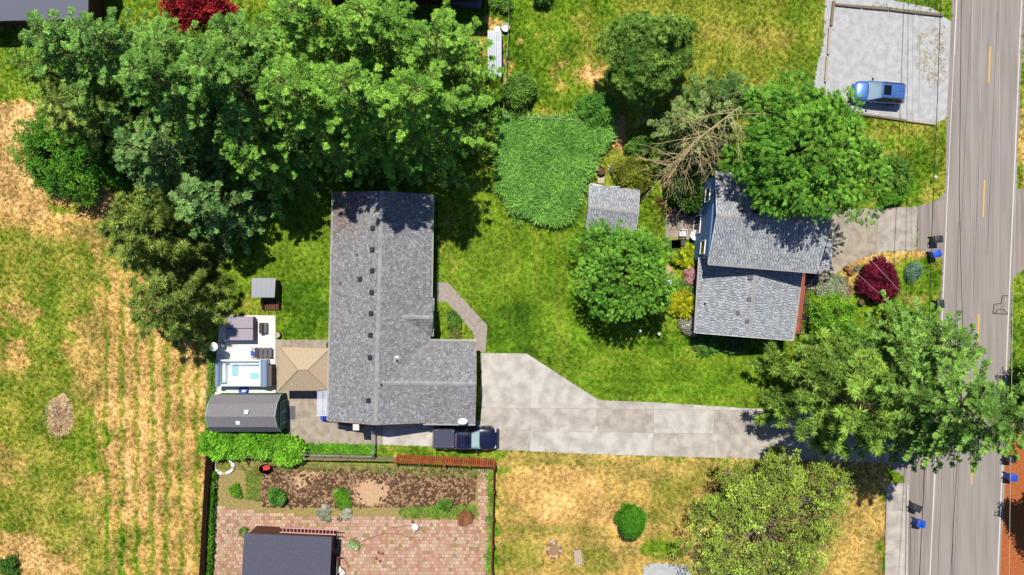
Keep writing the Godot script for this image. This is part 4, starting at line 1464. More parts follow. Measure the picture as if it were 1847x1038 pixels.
# ---------- kitchen garden and brick patio ----------
func garden() -> void:
	var bed := [[470, 845], [520, 842], [700, 850], [860, 856], [858, 900], [830, 918], [600, 915], [470, 905]]
	structure(sheet([[392, 828], [700, 838], [884, 845], [884, 940], [560, 935], [392, 920]], "garden_plot", mat("plot", base(176, 158, 96), 1.0, 0.0, "speck", 0.4, "blotch", 0.3), 0.008))
	structure(sheet(bed, "soil_bed", M.soil, 0.02))
	structure(sheet([[640, 868], [690, 862], [705, 880], [700, 912], [650, 915], [632, 895]], "bare_soil", M.dry_soil, 0.026))
	structure(sheet([[545, 850], [580, 852], [560, 872], [535, 885], [530, 862]], "bare_soil", M.dry_soil, 0.026))
	# clods of tilled soil
	var st := MB.new()
	for k in 4200:
		var px := rnd(472, 858); var py := rnd(846, 915)
		if Vector2(px - 668, (py - 890) * 1.3).length() < rnd(20, 42) or (px > 528 and px < 582 and py < 885 and rng.randf() < 0.7): continue
		if px > 780 and rng.randf() < (px - 780) / 140.0: continue
		var r := rnd(0.05, 0.16)
		var o := g(px, py) + Vector3(0, 0.022, 0)
		st.col = base(205, 165, 125) if rng.randf() < 0.42 else base(110, 82, 52)
		var h := r * rnd(0.3, 0.8)
		var w := rnd(0, 6)
		var apex := o + Vector3(rnd(-.4, .4) * r, h, rnd(-.4, .4) * r)
		var l := rnd(0.6, 2.0)
		for f in 5:
			var a := TAU * f / 5; var b := TAU * (f + 1) / 5
			st.tri(o + Vector3(cos(a) * l, 0, sin(a)).rotated(Vector3.UP, w) * r, apex, o + Vector3(cos(b) * l, 0, sin(b)).rotated(Vector3.UP, w) * r)
	var so := put(st, "soil_clods", M.tinted, null, true)
	stuff(so); tag(so, "clods of turned earth in the garden bed", "soil")
	# patio of square brick pavers
	var area := flat([[390, 915], [420, 918], [560, 932], [700, 934], [840, 940], [862, 930], [864, 843], [884, 844], [886, 1120], [374, 1120]])
	var root := structure(Node3D.new())
	root.name = "brick_patio"
	add_child(root)
	keep_off([[390, 915], [420, 918], [560, 932], [700, 934], [840, 940], [862, 930], [864, 843], [884, 844], [886, 1120], [374, 1120]])
	var jb := MB.new()
	jb.slab(area, -0.04, 0.016)
	put(jb, "joint_bed", mat("joint", base(165, 150, 92), 1.0, 0.0, "speck", 0.7), root)
	var tones := [base(240, 192, 172), base(234, 180, 160), base(244, 204, 182), base(228, 168, 150), base(238, 202, 176), base(226, 166, 146), base(248, 214, 190)]
	var mb := MB.new()
	var pw := 0.31
	var nx := int(26.0 / pw)
	for iy in 50:
		for ix in nx:
			var x := g(372, 0).x + (ix + 0.5 * (iy % 2)) * pw
			var z := g(0, 842).z + iy * pw
			if not Geometry2D.is_point_in_polygon(Vector2(x, z), area): continue
			if rng.randf() < 0.03: continue
			var t: Color = tones[rng.randi() % tones.size()]
			var k := rnd(0.85, 1.12)
			mb.col = Color(t.r * k, t.g * k, t.b * k)
			var y := 0.035 + rnd(-.005, .005)
			var hs := pw * 0.5 - rnd(0.012, 0.02)
			var c := [Vector3(x - hs, y, z - hs), Vector3(x + hs, y, z - hs), Vector3(x + hs, y, z + hs), Vector3(x - hs, y, z + hs)]
			mb.face(c, c[0] - Vector3.UP)
			for i in 4: mb.face([c[i], c[(i + 1) % 4], c[(i + 1) % 4] - Vector3(0, .025, 0), c[i] - Vector3(0, .025, 0)], Vector3(x, y, z))
	stuff(put(mb, "paver", M.tinted, root, true))
	# white edging along the vine strip and the arc bed
	var k1 := MB.new()
	k1.bar(g(387, 905) + Vector3(0, .1, 0), g(382, 988) + Vector3(0, .1, 0), 0.3, 0.2, 0.03)
	tag(put(k1, "stone_edging", M.stone_pale), "long white stone edging beside the ivy on the patio", "edging")
	var k2 := MB.new()
	k2.bar(g(389, 828) + Vector3(0, .1, 0), g(390, 880) + Vector3(0, .1, 0), 0.2, 0.2, 0.03)
	tag(put(k2, "stone_edging", M.stone_pale), "short pale stone edging below the arc planter", "edging")
	var k3 := MB.new()
	k3.bar(g(381, 992) + Vector3(0, .08, 0), g(377, 1060) + Vector3(0, .08, 0), 0.34, 0.16, 0.03)
	tag(put(k3, "stone_edging", M.timber), "weathered timber edging continuing the white stone edging", "edging")
	var arc := thing("arc_planter", "white curved concrete planter kerb in the garden corner", "planter", g(404, 840))
	for i in 9:
		var a0 := lerpf(-1.2, 2.6, i / 9.0); var a1 := lerpf(-1.2, 2.6, (i + 1) / 9.0) - 0.03
		var m2 := MB.new()
		var pts := PackedVector2Array()
		for q in [[a0, 0.72], [a1, 0.72], [a1, 1.02], [a0, 1.02]]: pts.append(Vector2(cos(q[0]), sin(q[0]) * 0.8) * q[1])
		m2.slab(pts, 0.0, 0.22)
		put(m2, "block", M.white if i % 3 else M.stone_pale, arc)
	structure(sheet(oval(404, 840, 13, 10), "arc_bed", mat("moss", base(150, 150, 30), 1.0, 0.0, "speck", 0.6), 0.03))
	# red wheelbarrow upturned by the vine
	var wb := thing("wheelbarrow", "red wheelbarrow lying by the vine at the bed edge", "wheelbarrow", g(482, 843), deg_to_rad(10))
	var tr := MB.new()
	var rings := []
	for i in 5:
		var f := i / 4.0
		var r := lerpf(0.25, 0.42, f)
		var ring := []
		for k in 13: ring.append(Vector3(cos(TAU * k / 12) * r * 1.4, 0.55 - 0.3 * (1.0 - f), sin(TAU * k / 12) * r))
		rings.append(ring)
	tr.loft(rings, Vector3(0, 0.9, 0))
	tr.face(rings[0].slice(0, 12), Vector3(0, 2, 0))
	put(tr, "tray", M.red_paint, wb)
	for s in [-0.2, 0.2]:
		var hd := MB.new()
		hd.tube([Vector3(0.6, 0.2, s * 0.3), Vector3(-0.3, 0.35, s), Vector3(-1.0, 0.5, s * 1.5)], [0.02], 6)
		put(hd, "handle", M.red_paint, wb)
		var lg := MB.new()
		lg.tube([Vector3(-0.3, 0.34, s), Vector3(-0.35, 0.02, s)], [0.018], 6)
		put(lg, "leg", M.metal_dark, wb)
	wheel(wb, Vector3(0.65, 0.18, 0), 0.18, 0.09, M.metal_grey)
	# ladder hung under the shed eave
	var ld := thing("ladder", "pink extension ladder hung along the eave of the dark shed", "ladder", at(556, 958, 2.2), deg_to_rad(-2.5))
	for z in [-0.2, 0.2]:
		var q := MB.new()
		q.bx(0, 0.1, z, 4.9, 0.09, 0.07, 0.01)
		put(q, "rail", M.pink_paint, ld)
	for k in 15:
		var q := MB.new()
		q.bx(-2.2 + k * 0.315, 0.1, 0, 0.045, 0.04, 0.36)
		put(q, "rung", M.pink_paint, ld)
	for x in [-1.6, 1.6]:
		var q := MB.new()
		q.bx(x, 0.03, 0.25, 0.05, 0.05, 0.95)
		put(q, "bracket", M.iron, ld)
	# pots
	for q in [[606, 970, 0.26, "green glazed pot by the ladder end on the patio", M.pot_green], [606, 981, 0.26, "grass filled green pot below another pot by the shed", M.pot_green], [584, 934, 0.2, "grey metal tub with gravel at the bed edge", M.metal_dark], [612, 935, 0.22, "pale flowering pot at the end of the bed edge", M.stone_pale], [384, 884, 0.3, "rust red barrel pot against the brown fence", M.terracotta]]:
		pot(g(q[0], q[1]), q[2], q[4], q[3])
	for q in [[683, 996], [690, 998], [679, 1007], [686, 1012], [745, 941]]:
		pot(g(q[0], q[1]), 0.11, M.pot_black, "small black nursery pot standing on the brick patio", "small nursery pots")
	var bk := thing("bucket", "white plastic bucket at the end of the patio hose", "bucket", g(750, 948))
	var bm := MB.new()
	bm.lathe(Transform3D(), [Vector2(0.24, 0.04), Vector2(0.29, 0.48), Vector2(0.3, 0.5), Vector2(0.0, 0.51)], 20)
	put(bm, "pail", M.white, bk)
	var hs := MB.new()
	var pts := []
	for q in [[640, 990], [655, 976], [690, 964], [720, 964], [742, 970], [749, 962], [746, 952], [735, 948], [722, 951], [706, 952]]:
		pts.append(g(q[0], q[1]) + Vector3(0, 0.055, 0))
	var cv := Curve3D.new()
	for i in pts.size():
		var d: Vector3 = (pts[mini(i + 1, pts.size() - 1)] - pts[maxi(i - 1, 0)]) * 0.17
		cv.add_point(pts[i], -d, d)
	hs.tube(Array(cv.tessellate(4, 3)), [0.025], 6)
	tag(put(hs, "garden_hose", M.hose), "brown garden hose snaking over the brick patio to white bucket", "hose")
	var h2 := MB.new()
	h2.tube([g(612, 992) + Vector3(0, .05, 0), g(618, 1000) + Vector3(0, .05, 0), g(624, 1012) + Vector3(0, .05, 0), g(628, 1024) + Vector3(0, .05, 0)], [0.022], 6)
	tag(put(h2, "garden_hose", M.hose), "short brown hose running from green pots to the clutter", "hose")
	# clutter beside the shed
	var rk := thing("log_rack", "dark wooden rack with stacked boards against the felt shed", "rack", g(606, 1010))
	for k in 4:
		var q := MB.new()
		q.bx(-0.25 + k * 0.18, 0.45, 0.3, 0.1, 0.9, 1.5, 0.01)
		put(q, "board", M.timber if k % 2 else M.cedar, rk)
	for z in [-0.55, 1.1]:
		var q := MB.new()
		q.bx(0.05, 0.95, z, 1.1, 0.08, 0.12)
		put(q, "crossbar", M.cedar, rk)
	var ch := thing("folded_chair", "white and black folding chair lying at the shed corner", "chair", g(617, 1031), 0.6)
	var cs := MB.new()
	cs.bx(0, 0.25, 0, 0.5, 0.06, 0.5, 0.02)
	put(cs, "seat", M.white, ch)
	var cb := MB.new()
	cb.box(Transform3D(Basis(Vector3.RIGHT, -0.5), Vector3(0, 0.45, -0.35)), Vector3(0.5, 0.05, 0.45), 0.02)
	put(cb, "backrest", M.white, ch)
	for x in [-0.24, 0.24]:
		for z in [-0.22, 0.22]:
			var q := MB.new()
			q.tube([Vector3(x, 0, z), Vector3(x, 0.25, -z * 0.6)], [0.018], 6)
			put(q, "leg", M.iron, ch)

func pot(o: Vector3, r: float, m: Material, label: String, group := "") -> Node3D:
	var t := thing("plant_pot", label, "plant pot", o, 0, group)
	var mb := MB.new()
	mb.lathe(Transform3D(), [Vector2(r * 0.72, 0.0), Vector2(r * 0.95, r * 1.3), Vector2(r, r * 1.32), Vector2(r, r * 1.45), Vector2(r * 0.85, r * 1.45), Vector2(r * 0.82, r * 1.2)], 16)
	put(mb, "vessel", m, t)
	var s := MB.new()
	s.lathe(Transform3D(), [Vector2(r * 0.84, r * 1.22), Vector2(0, r * 1.26)], 16)
	put(s, "soil", M.soil, t)
	return t

# ---------- spa terrace ----------
func spa_terrace() -> void:
	# covered hot tub
	var o := g(440, 592)
	var t := thing("hot_tub", "square hot tub under a folded grey lilac cover", "hot tub", o + Vector3(0, 0.045, 0))
	var sk := MB.new()
	sk.bx(0, 0.43, 0, 2.35, 0.86, 2.05, 0.14)
	put(sk, "cabinet", M.spa_skirt, t)
	for s in [-1.0, 1.0]:
		var c := MB.new()
		c.bx(-0.02, 0.92, s * 0.53, 2.42, 0.11, 1.04, 0.05)
		put(c, "cover_half", M.spa_cover, t)
	var hg := MB.new()
	hg.bx(-0.02, 0.945, 0, 2.3, 0.05, 0.03)
	put(hg, "cover_hinge", M.felt_dark, t)
	var st := thing("spa_step", "dark plastic double step beside the hot tub", "step", g(478, 592) + Vector3(0, 0.045, 0))
	for k in 2:
		var m := MB.new()
		m.bx(-0.2 + k * 0.34, 0.28 - k * 0.1, 0, 0.33, 0.5 - 0.2 * k, 0.95, 0.03)
		put(m, "tread", M.plastic_grey if k else M.plastic_black, st)
	# swim spa with rolled covers
	var so := g(443, 671)
	var s := thing("swim_spa", "white swim spa full of bright water with blue rolled covers", "swim spa", so + Vector3(0, 0.045, 0))
	var L := 4.35; var Wd := 2.35; var Hh := 1.05
	var sh := MB.new()
	for z in [-1.0, 1.0]: sh.bx(0, Hh * 0.5, z * (Wd * 0.5 - 0.07), L, Hh, 0.14, 0.04)
	for x in [-1.0, 1.0]: sh.bx(x * (L * 0.5 - 0.12), Hh * 0.5, 0, 0.235, Hh, Wd - 0.29, 0.04)
	put(sh, "shell", M.spa_shell, s)
	var fl := MB.new()
	fl.bx(0, 0.06, 0, L - 0.3, 0.1, Wd - 0.3)
	put(fl, "floor", M.spa_shell, s)
	for q in [[-0.9, -0.25, 0.55, 1.2], [0.85, 0.35, 0.75, 0.55]]:
		var well := MB.new()
		well.bx(q[0], 0.14, q[1], q[2], 0.08, q[3], 0.03)
		put(well, "foot_well", M.spa_aqua, s)
	for q in [[-1.75, 0.0, 0.3, 1.8], [0.1, -0.85, 2.6, 0.3], [1.7, -0.2, 0.35, 1.4]]:
		var b := MB.new()
		b.bx(q[0], 0.35, q[1], q[2], 0.5, q[3], 0.05)
		put(b, "bench", M.spa_shell, s)
	var wa := MB.new()
	wa.slab(PackedVector2Array([Vector2(-L * .5 + .2, -Wd * .5 + .12), Vector2(L * .5 - .2, -Wd * .5 + .12), Vector2(L * .5 - .2, Wd * .5 - .12), Vector2(-L * .5 + .2, Wd * .5 - .12)]), 0.86, 0.86)
	put(wa, "water", M.water, s)
	for x in [-1.0, 1.0]:
		var rc := MB.new()
		var w := 0.42 if x < 0 else 0.62
		var rings := []
		for zi in 3:
			var ring := []
			for k in 9:
				var a := PI * k / 8.0
				ring.append(Vector3(x * (L * 0.5 - 0.1) + cos(a) * w * 0.5, Hh + 0.01 + sin(a) * 0.2 + 0.012 * sin(k * 3.0), -Wd * 0.5 + Wd * zi * 0.5))
			rings.append(ring)
		rc.loft(rings, Vector3(x * 2, Hh - 1, 0))
		rc.face(rings[0], Vector3(x * 2, Hh, 0)); rc.face(rings[2], Vector3(x * 2, Hh, 0))
		put(rc, "rolled_cover", M.roll_cover, s)
		var tr := MB.new()
		tr.bx(x * (L * 0.5 + (0.03 if x < 0 else -0.48)), Hh + 0.05, 0, 0.1, 0.08, Wd, 0.01)
		put(tr, "cover_bar", M.white, s)
	var sd := MB.new()
	sd.bx(L * 0.5 + 0.28, 0.5, 0.25, 0.5, 1.0, 1.9, 0.03)
	put(sd, "side_cabinet", M.spa_skirt, s)
	for q in [[-1.5, -0.95], [1.6, -1.0], [-1.45, 0.9]]:
		var j := MB.new()
		j.lathe(Transform3D(Basis(), Vector3(q[0], 0.87, q[1])), [Vector2(0.06, 0), Vector2(0.05, 0.03), Vector2(0, 0.035)], 10)
		put(j, "jet_knob", M.vent_dark, s)
	var rf := thing("ring_float", "blue and white inflatable ring at the spa edge", "float", g(440, 704) + Vector3(0, 0.05, 0))
	var rm := MB.new()
	var rp := []
	for k in 13: rp.append(Vector3(cos(TAU * k / 12) * 0.35, 0.12, sin(TAU * k / 12) * 0.28))
	rm.tube(rp, [0.11], 8)
	put(rm, "tube", M.plastic_blue, rf)
	# patio heater
	var h := thing("patio_heater", "white domed patio heater on a slim post at the pad corner", "patio heater", g(404, 622) + Vector3(0, 0.045, 0))
	var hm := MB.new()
	hm.lathe(Transform3D(Basis(), Vector3(0, 2.2, 0)), [Vector2(0.4, 0), Vector2(0.34, 0.06), Vector2(0.15, 0.13), Vector2(0, 0.15), Vector2(0, 0.13), Vector2(0.34, 0.03), Vector2(0.4, 0)], 24)
	put(hm, "reflector", M.white, h)
	var hp := MB.new()
	hp.lathe(Transform3D(), [Vector2(0.23, 0), Vector2(0.23, 0.6), Vector2(0.2, 0.68), Vector2(0.035, 0.7), Vector2(0.035, 1.9), Vector2(0.09, 1.95), Vector2(0.09, 2.18), Vector2(0, 2.2)], 16)
	put(hp, "post", M.steel, h)
	# black lounger with a blue towel
	var l := thing("sun_lounger", "black slatted sun lounger with a blue towel between the two spas", "sun lounger", g(474, 636) + Vector3(0, 0.045, 0))
	for z in [-0.42, 0.42]:
		var q := MB.new()
		q.bx(0, 0.34, z, 2.05, 0.05, 0.05, 0.01)
		put(q, "side_rail", M.iron, l)
	for k in 4:
		var q := MB.new()
		q.bx(-0.42 + k * 0.4, 0.36, 0, 0.34, 0.06, 0.78, 0.02)
		put(q, "cushion", M.plastic_grey if k else M.plastic_black, l)
		for z in [-0.42, 0.42]:
			if k % 3 == 0:
				var g2 := MB.new()
				g2.bx(-0.42 + k * 0.4, 0.16, z, 0.05, 0.32, 0.05)
				put(g2, "leg", M.iron, l)
	var tw := thing("towel", "crumpled blue towel on the black sun lounger", "towel", g(458, 637) + Vector3(0, 0.40, 0))
	var tm := MB.new()
	var rings := []
	for i in 6:
		var ring := []
		for k in 6: ring.append(Vector3(-0.15 + i * 0.06, 0.015 + 0.045 * absf(sin(i * 1.9 + k * 2.3)), -0.25 + k * 0.1 + 0.02 * sin(i * 2.0)))
		rings.append(ring)
	tm.loft(rings, Vector3(0, -3, 0))
	put(tm, "cloth", M.plastic_blue, tw)
	# wicker stool by the pad
	var ws := thing("log_stool", "round log stump stool at the edge of the white pad", "stool", g(503, 604))
	var lm := MB.new()
	lm.lathe(Transform3D(), [Vector2(0.24, 0), Vector2(0.25, 0.45), Vector2(0.24, 0.46)], 18)
	put(lm, "bark", M.trunk, ws)
	var lt := MB.new()
	lt.lathe(Transform3D(), [Vector2(0.245, 0.455), Vector2(0, 0.465)], 18)
	put(lt, "sawn_top", M.timber_pale, ws)
	var bp := thing("round_bush_pot", "round green planter tucked under the house eave", "planter", g(596, 622))
	var bpm := MB.new()
	bpm.lathe(Transform3D(), [Vector2(0.25, 0), Vector2(0.3, 0.5), Vector2(0.28, 0.52), Vector2(0.26, 0.48), Vector2(0, 0.48)], 16)
	put(bpm, "vessel", M.pot_green, bp)
	# hipped canopy
	var c := thing("gazebo", "tan hip-roofed metal gazebo against the house", "gazebo", g(550, 664))
	var co := g(550, 664)
	var A := at(503, 626, 2.4) - co; var B := at(595, 629, 2.4) - co; var C := at(593, 705, 2.4) - co; var D := at(502, 705, 2.4) - co
	var P := at(537, 668, 3.35) - co; var Q := at(554, 668, 3.35) - co
	for f in [[A, B, Q, P], [C, D, P, Q], [D, A, P], [B, C, Q]]:
		# ribbed panels that run up each slope
		var e: Vector3 = f[1] - f[0]
		var n := 9
		var panel := MB.new()
		panel.face(f, Vector3(0, -9, 0))
		var lf := []
		for q in f: lf.append(q - Vector3(0, .04, 0))
		panel.face(lf, Vector3(0, 9, 0))
		var po := put(panel, "roof_panel", M.canvas_tan, c)
		var ex := e.normalized()
		var apex0: Vector3 = f[-1]; var apex1: Vector3 = f[2]
		var up: Vector3 = (apex0 - f[0]) - ex * (apex0 - f[0]).dot(ex)
		for k in range(1, 16):
			var u := k / 16.0
			var a: Vector3 = f[0] + e * u
			var x := e.length() * u
			var xl: float = (apex0 - f[0]).dot(ex); var xr: float = (apex1 - f[0]).dot(ex)
			var hgt := 1.0
			if x < xl: hgt = x / xl
			elif x > xr: hgt = (e.length() - x) / (e.length() - xr)
			if hgt < 0.05: continue
			var rb := MB.new()
			rb.bar(a + Vector3(0, .006, 0), a + up * hgt * 0.98 + Vector3(0, .006, 0), 0.025, 0.014)
			put(rb, "panel_rib", M.canvas_tan, po)
	for q in [[A, P], [D, P], [B, Q], [C, Q], [P, Q]]:
		var m := MB.new()
		m.bar(q[0] + Vector3(0, .02, 0), q[1] + Vector3(0, .02, 0), 0.09, 0.03)
		put(m, "hip_cap", M.seam_tan, c)
	for q in [A, B, C, D]:
		var m := MB.new()
		var d := Vector3(-signf(q.x) * 0.22, 0, -signf(q.z) * 0.22)
		m.bx(q.x + d.x, 1.2, q.z + d.z, 0.11, 2.4, 0.11, 0.01)
		put(m, "post", M.metal_dark, c)
	for q in [[A, B], [B, C], [C, D], [D, A]]:
		var m := MB.new()
		m.bar(q[0] + Vector3(0, -.1, 0), q[1] + Vector3(0, -.1, 0), 0.05, 0.14)
		put(m, "beam", M.seam_tan, c)
	# lean-to of clear sheets
	var le := thing("lean_to", "small lean-to of ribbed clear sheets on the house wall", "lean-to", g(585, 728))
	var lo := g(585, 728)
	for k in 2:
		var a := at(572 + k * 11, 706, 2.2 + 0.08 * k) - lo; var b := at(582 + k * 11, 706, 2.28 + 0.08 * k) - lo
		var e := at(571 + k * 11, 750, 2.2 + 0.08 * k) - lo; var f := at(581 + k * 11, 750, 2.28 + 0.08 * k) - lo
		var m := MB.new()
		m.face([a, b, f, e], Vector3(0, -9, 0))
		put(m, "roof_sheet", M.polycarbonate, le)
	var lf := MB.new()
	for z in [706, 729, 750]:
		lf.bar(at(571, z, 2.12) - lo, at(593, z, 2.28) - lo, 0.06, 0.08)
	put(lf, "rafter", M.white, le)
	for z in [707, 749]:
		var m := MB.new()
		var q := at(572, z, 2.1) - lo
		m.bx(q.x, 1.05, q.z, 0.07, 2.1, 0.07)
		put(m, "post", M.white, le)
	var tub := thing("storage_tub", "blue plastic tub under the lean-to", "tub", g(587, 752))
	var tu := MB.new()
	tu.bx(0, 0.25, 0, 0.6, 0.5, 0.45, 0.04)
	put(tu, "body", M.plastic_blue, tub)
	var tl := MB.new()
	tl.bx(0, 0.52, 0, 0.64, 0.05, 0.49, 0.02)
	put(tl, "lid", M.plastic_blue, tub)
	var mt := thing("door_mat", "grey rubber mat on the concrete before the gambrel shed", "mat", g(525, 745) + Vector3(0, 0.03, 0))
	var mm := MB.new()
	mm.bx(0, 0.012, 0, 0.75, 0.02, 1.2, 0.006)
	put(mm, "sheet", M.plastic_grey, mt)

# ---------- vehicles ----------
func wheel(t: Node3D, o: Vector3, r: float, w: float, rim: Material) -> void:
	var xf := Transform3D(Basis(Vector3.RIGHT, PI / 2), o)
	var mb := MB.new()
	mb.lathe(xf, [Vector2(r * 0.62, -w * .5), Vector2(r * 0.92, -w * .5), Vector2(r, -w * .35), Vector2(r, w * .35), Vector2(r * 0.92, w * .5), Vector2(r * 0.62, w * .5), Vector2(r * 0.62, -w * .5)], 24)
	var wo := put(mb, "wheel", M.rubber, t)
	var rm := MB.new()
	rm.lathe(xf, [Vector2(0, w * .3), Vector2(r * 0.2, w * .34), Vector2(r * 0.55, w * .28), Vector2(r * 0.63, w * .45)], 20)
	rm.lathe(xf, [Vector2(0, -w * .3), Vector2(r * 0.2, -w * .34), Vector2(r * 0.55, -w * .28), Vector2(r * 0.63, -w * .45)], 20)
	put(rm, "rim", rim, wo)

# body skin from stations [x, half width, sill, shoulder, top, crown]
func hull(t: Node3D, st: Array, m: Material, called := "body") -> MeshInstance3D:
	var mb := MB.new()
	var rings := []
	for s in st:
		var ring := []
		var w: float = s[1]
		var half := [[0.88, s[2]], [0.97, s[2] + 0.1], [1.0, lerpf(s[2], s[3], 0.55)], [0.99, s[3] - 0.06], [0.95, s[3]], [0.86, s[4]], [0.6, s[4] + s[5] * 0.6], [0.3, s[4] + s[5] * 0.9]]
		for q in half: ring.append(Vector3(s[0], q[1], -w * q[0]))
		ring.append(Vector3(s[0], s[4] + s[5], 0))
		for k in range(half.size() - 1, -1, -1): ring.append(Vector3(s[0], half[k][1], w * half[k][0]))
		rings.append(ring)
	var mid := Vector3(0, 0.5, 0)
	mb.loft(rings, mid)
	for e in [0, -1]:
		for k in rings[e].size() - 2: mb.face([rings[e][0], rings[e][k + 1], rings[e][k + 2]], mid)
	for i in rings.size() - 1:
		mb.face([rings[i][0], rings[i + 1][0], rings[i + 1][-1], rings[i][-1]], mid)
	return put(mb, called, m, t)

# cabin: base rectangle x0..x1 at belt height, roof xr0..xr1; glass on every side, roof skin on top
func cabin(t: Node3D, x0: float, x1: float, xr0: float, xr1: float, wb: float, wr: float, yb: float, yr: float, paint: Material, splits: Array, trim: Material) -> MeshInstance3D:
	var c := Vector3((x0 + x1) * 0.5, (yb + yr) * 0.5, 0)
	var corner := func(x: float, y: float, w: float, s: float) -> Vector3: return Vector3(x, y, w * s)
	# pillars
	var pl := MB.new()
	for s in [-1.0, 1.0]:
		pl.bar(Vector3(x1, yb, wb * s), Vector3(xr1, yr, wr * s), 0.08, 0.07)
		pl.bar(Vector3(x0, yb, wb * s), Vector3(xr0, yr, wr * s), 0.12, 0.07)
		for f in splits:
			pl.bar(Vector3(lerpf(x0, x1, f), yb, wb * s), Vector3(lerpf(xr0, xr1, f), yr, wr * s), 0.09, 0.06)
		pl.bar(Vector3(xr0, yr, wr * s), Vector3(xr1, yr, wr * s), 0.07, 0.07)
	put(pl, "pillar", paint, t)
	var ws := MB.new()
	ws.face([corner.call(x1, yb, wb, -.96), corner.call(x1, yb, wb, .96), corner.call(xr1, yr, wr, .96), corner.call(xr1, yr, wr, -.96)], c)
	put(ws, "windscreen", M.pane, t)
	var rw := MB.new()
	rw.face([corner.call(x0, yb, wb, -.92), corner.call(x0, yb, wb, .92), corner.call(xr0, yr, wr, .92), corner.call(xr0, yr, wr, -.92)], c)
	put(rw, "rear_window", M.car_glass, t)
	var fs := [0.0] + splits + [1.0]
	for s in [-1.0, 1.0]:
		for i in fs.size() - 1:
			var f0: float = fs[i]; var f1: float = fs[i + 1]
			var gl := MB.new()
			gl.face([Vector3(lerpf(x0, x1, f0), yb, wb * s), Vector3(lerpf(x0, x1, f1), yb, wb * s), Vector3(lerpf(xr0, xr1, f1), yr, wr * s), Vector3(lerpf(xr0, xr1, f0), yr, wr * s)], c)
			put(gl, "side_window", M.car_glass, t)
	var rf := MB.new()
	var rings := []
	for i in 7:
		var f := i / 6.0
		var x := lerpf(xr0 - 0.02, xr1 + 0.02, f)
		var e := 1.0 - pow(absf(f * 2 - 1), 4) * 0.5
		var ring := []
		for k in 9:
			var u := -1.0 + k / 4.0
			ring.append(Vector3(x, yr + 0.065 * e * (1 - pow(absf(u), 3)) + 0.005, (wr + 0.02) * u))
		rings.append(ring)
	rf.loft(rings, c)
	var ro := put(rf, "roof", paint, t)
	# seats and dashboard behind the screen
	var it := MB.new()
	it.bx(lerpf(x0, x1, 0.9), yb - 0.02, 0, 0.35, 0.12, wb * 1.8, 0.04)
	for z in [-0.38, 0.38]:
		it.bx(lerpf(x0, x1, 0.6), yb - 0.1, z, 0.5, 0.2, 0.5, 0.06)
		it.bx(lerpf(x0, x1, 0.45), yb + 0.15, z, 0.14, 0.6, 0.48, 0.06)
	put(it, "seat", trim, t)
	return ro

func mirror(t: Node3D, x: float, y: float, w: float, m: Material) -> void:
	for s in [-1.0, 1.0]:
		var mb := MB.new()
		mb.bx(x, y, s * (w + 0.13), 0.14, 0.17, 0.22, 0.04)
		mb.bx(x, y - 0.04, s * (w + 0.02), 0.06, 0.05, 0.14)
		put(mb, "mirror", m, t)

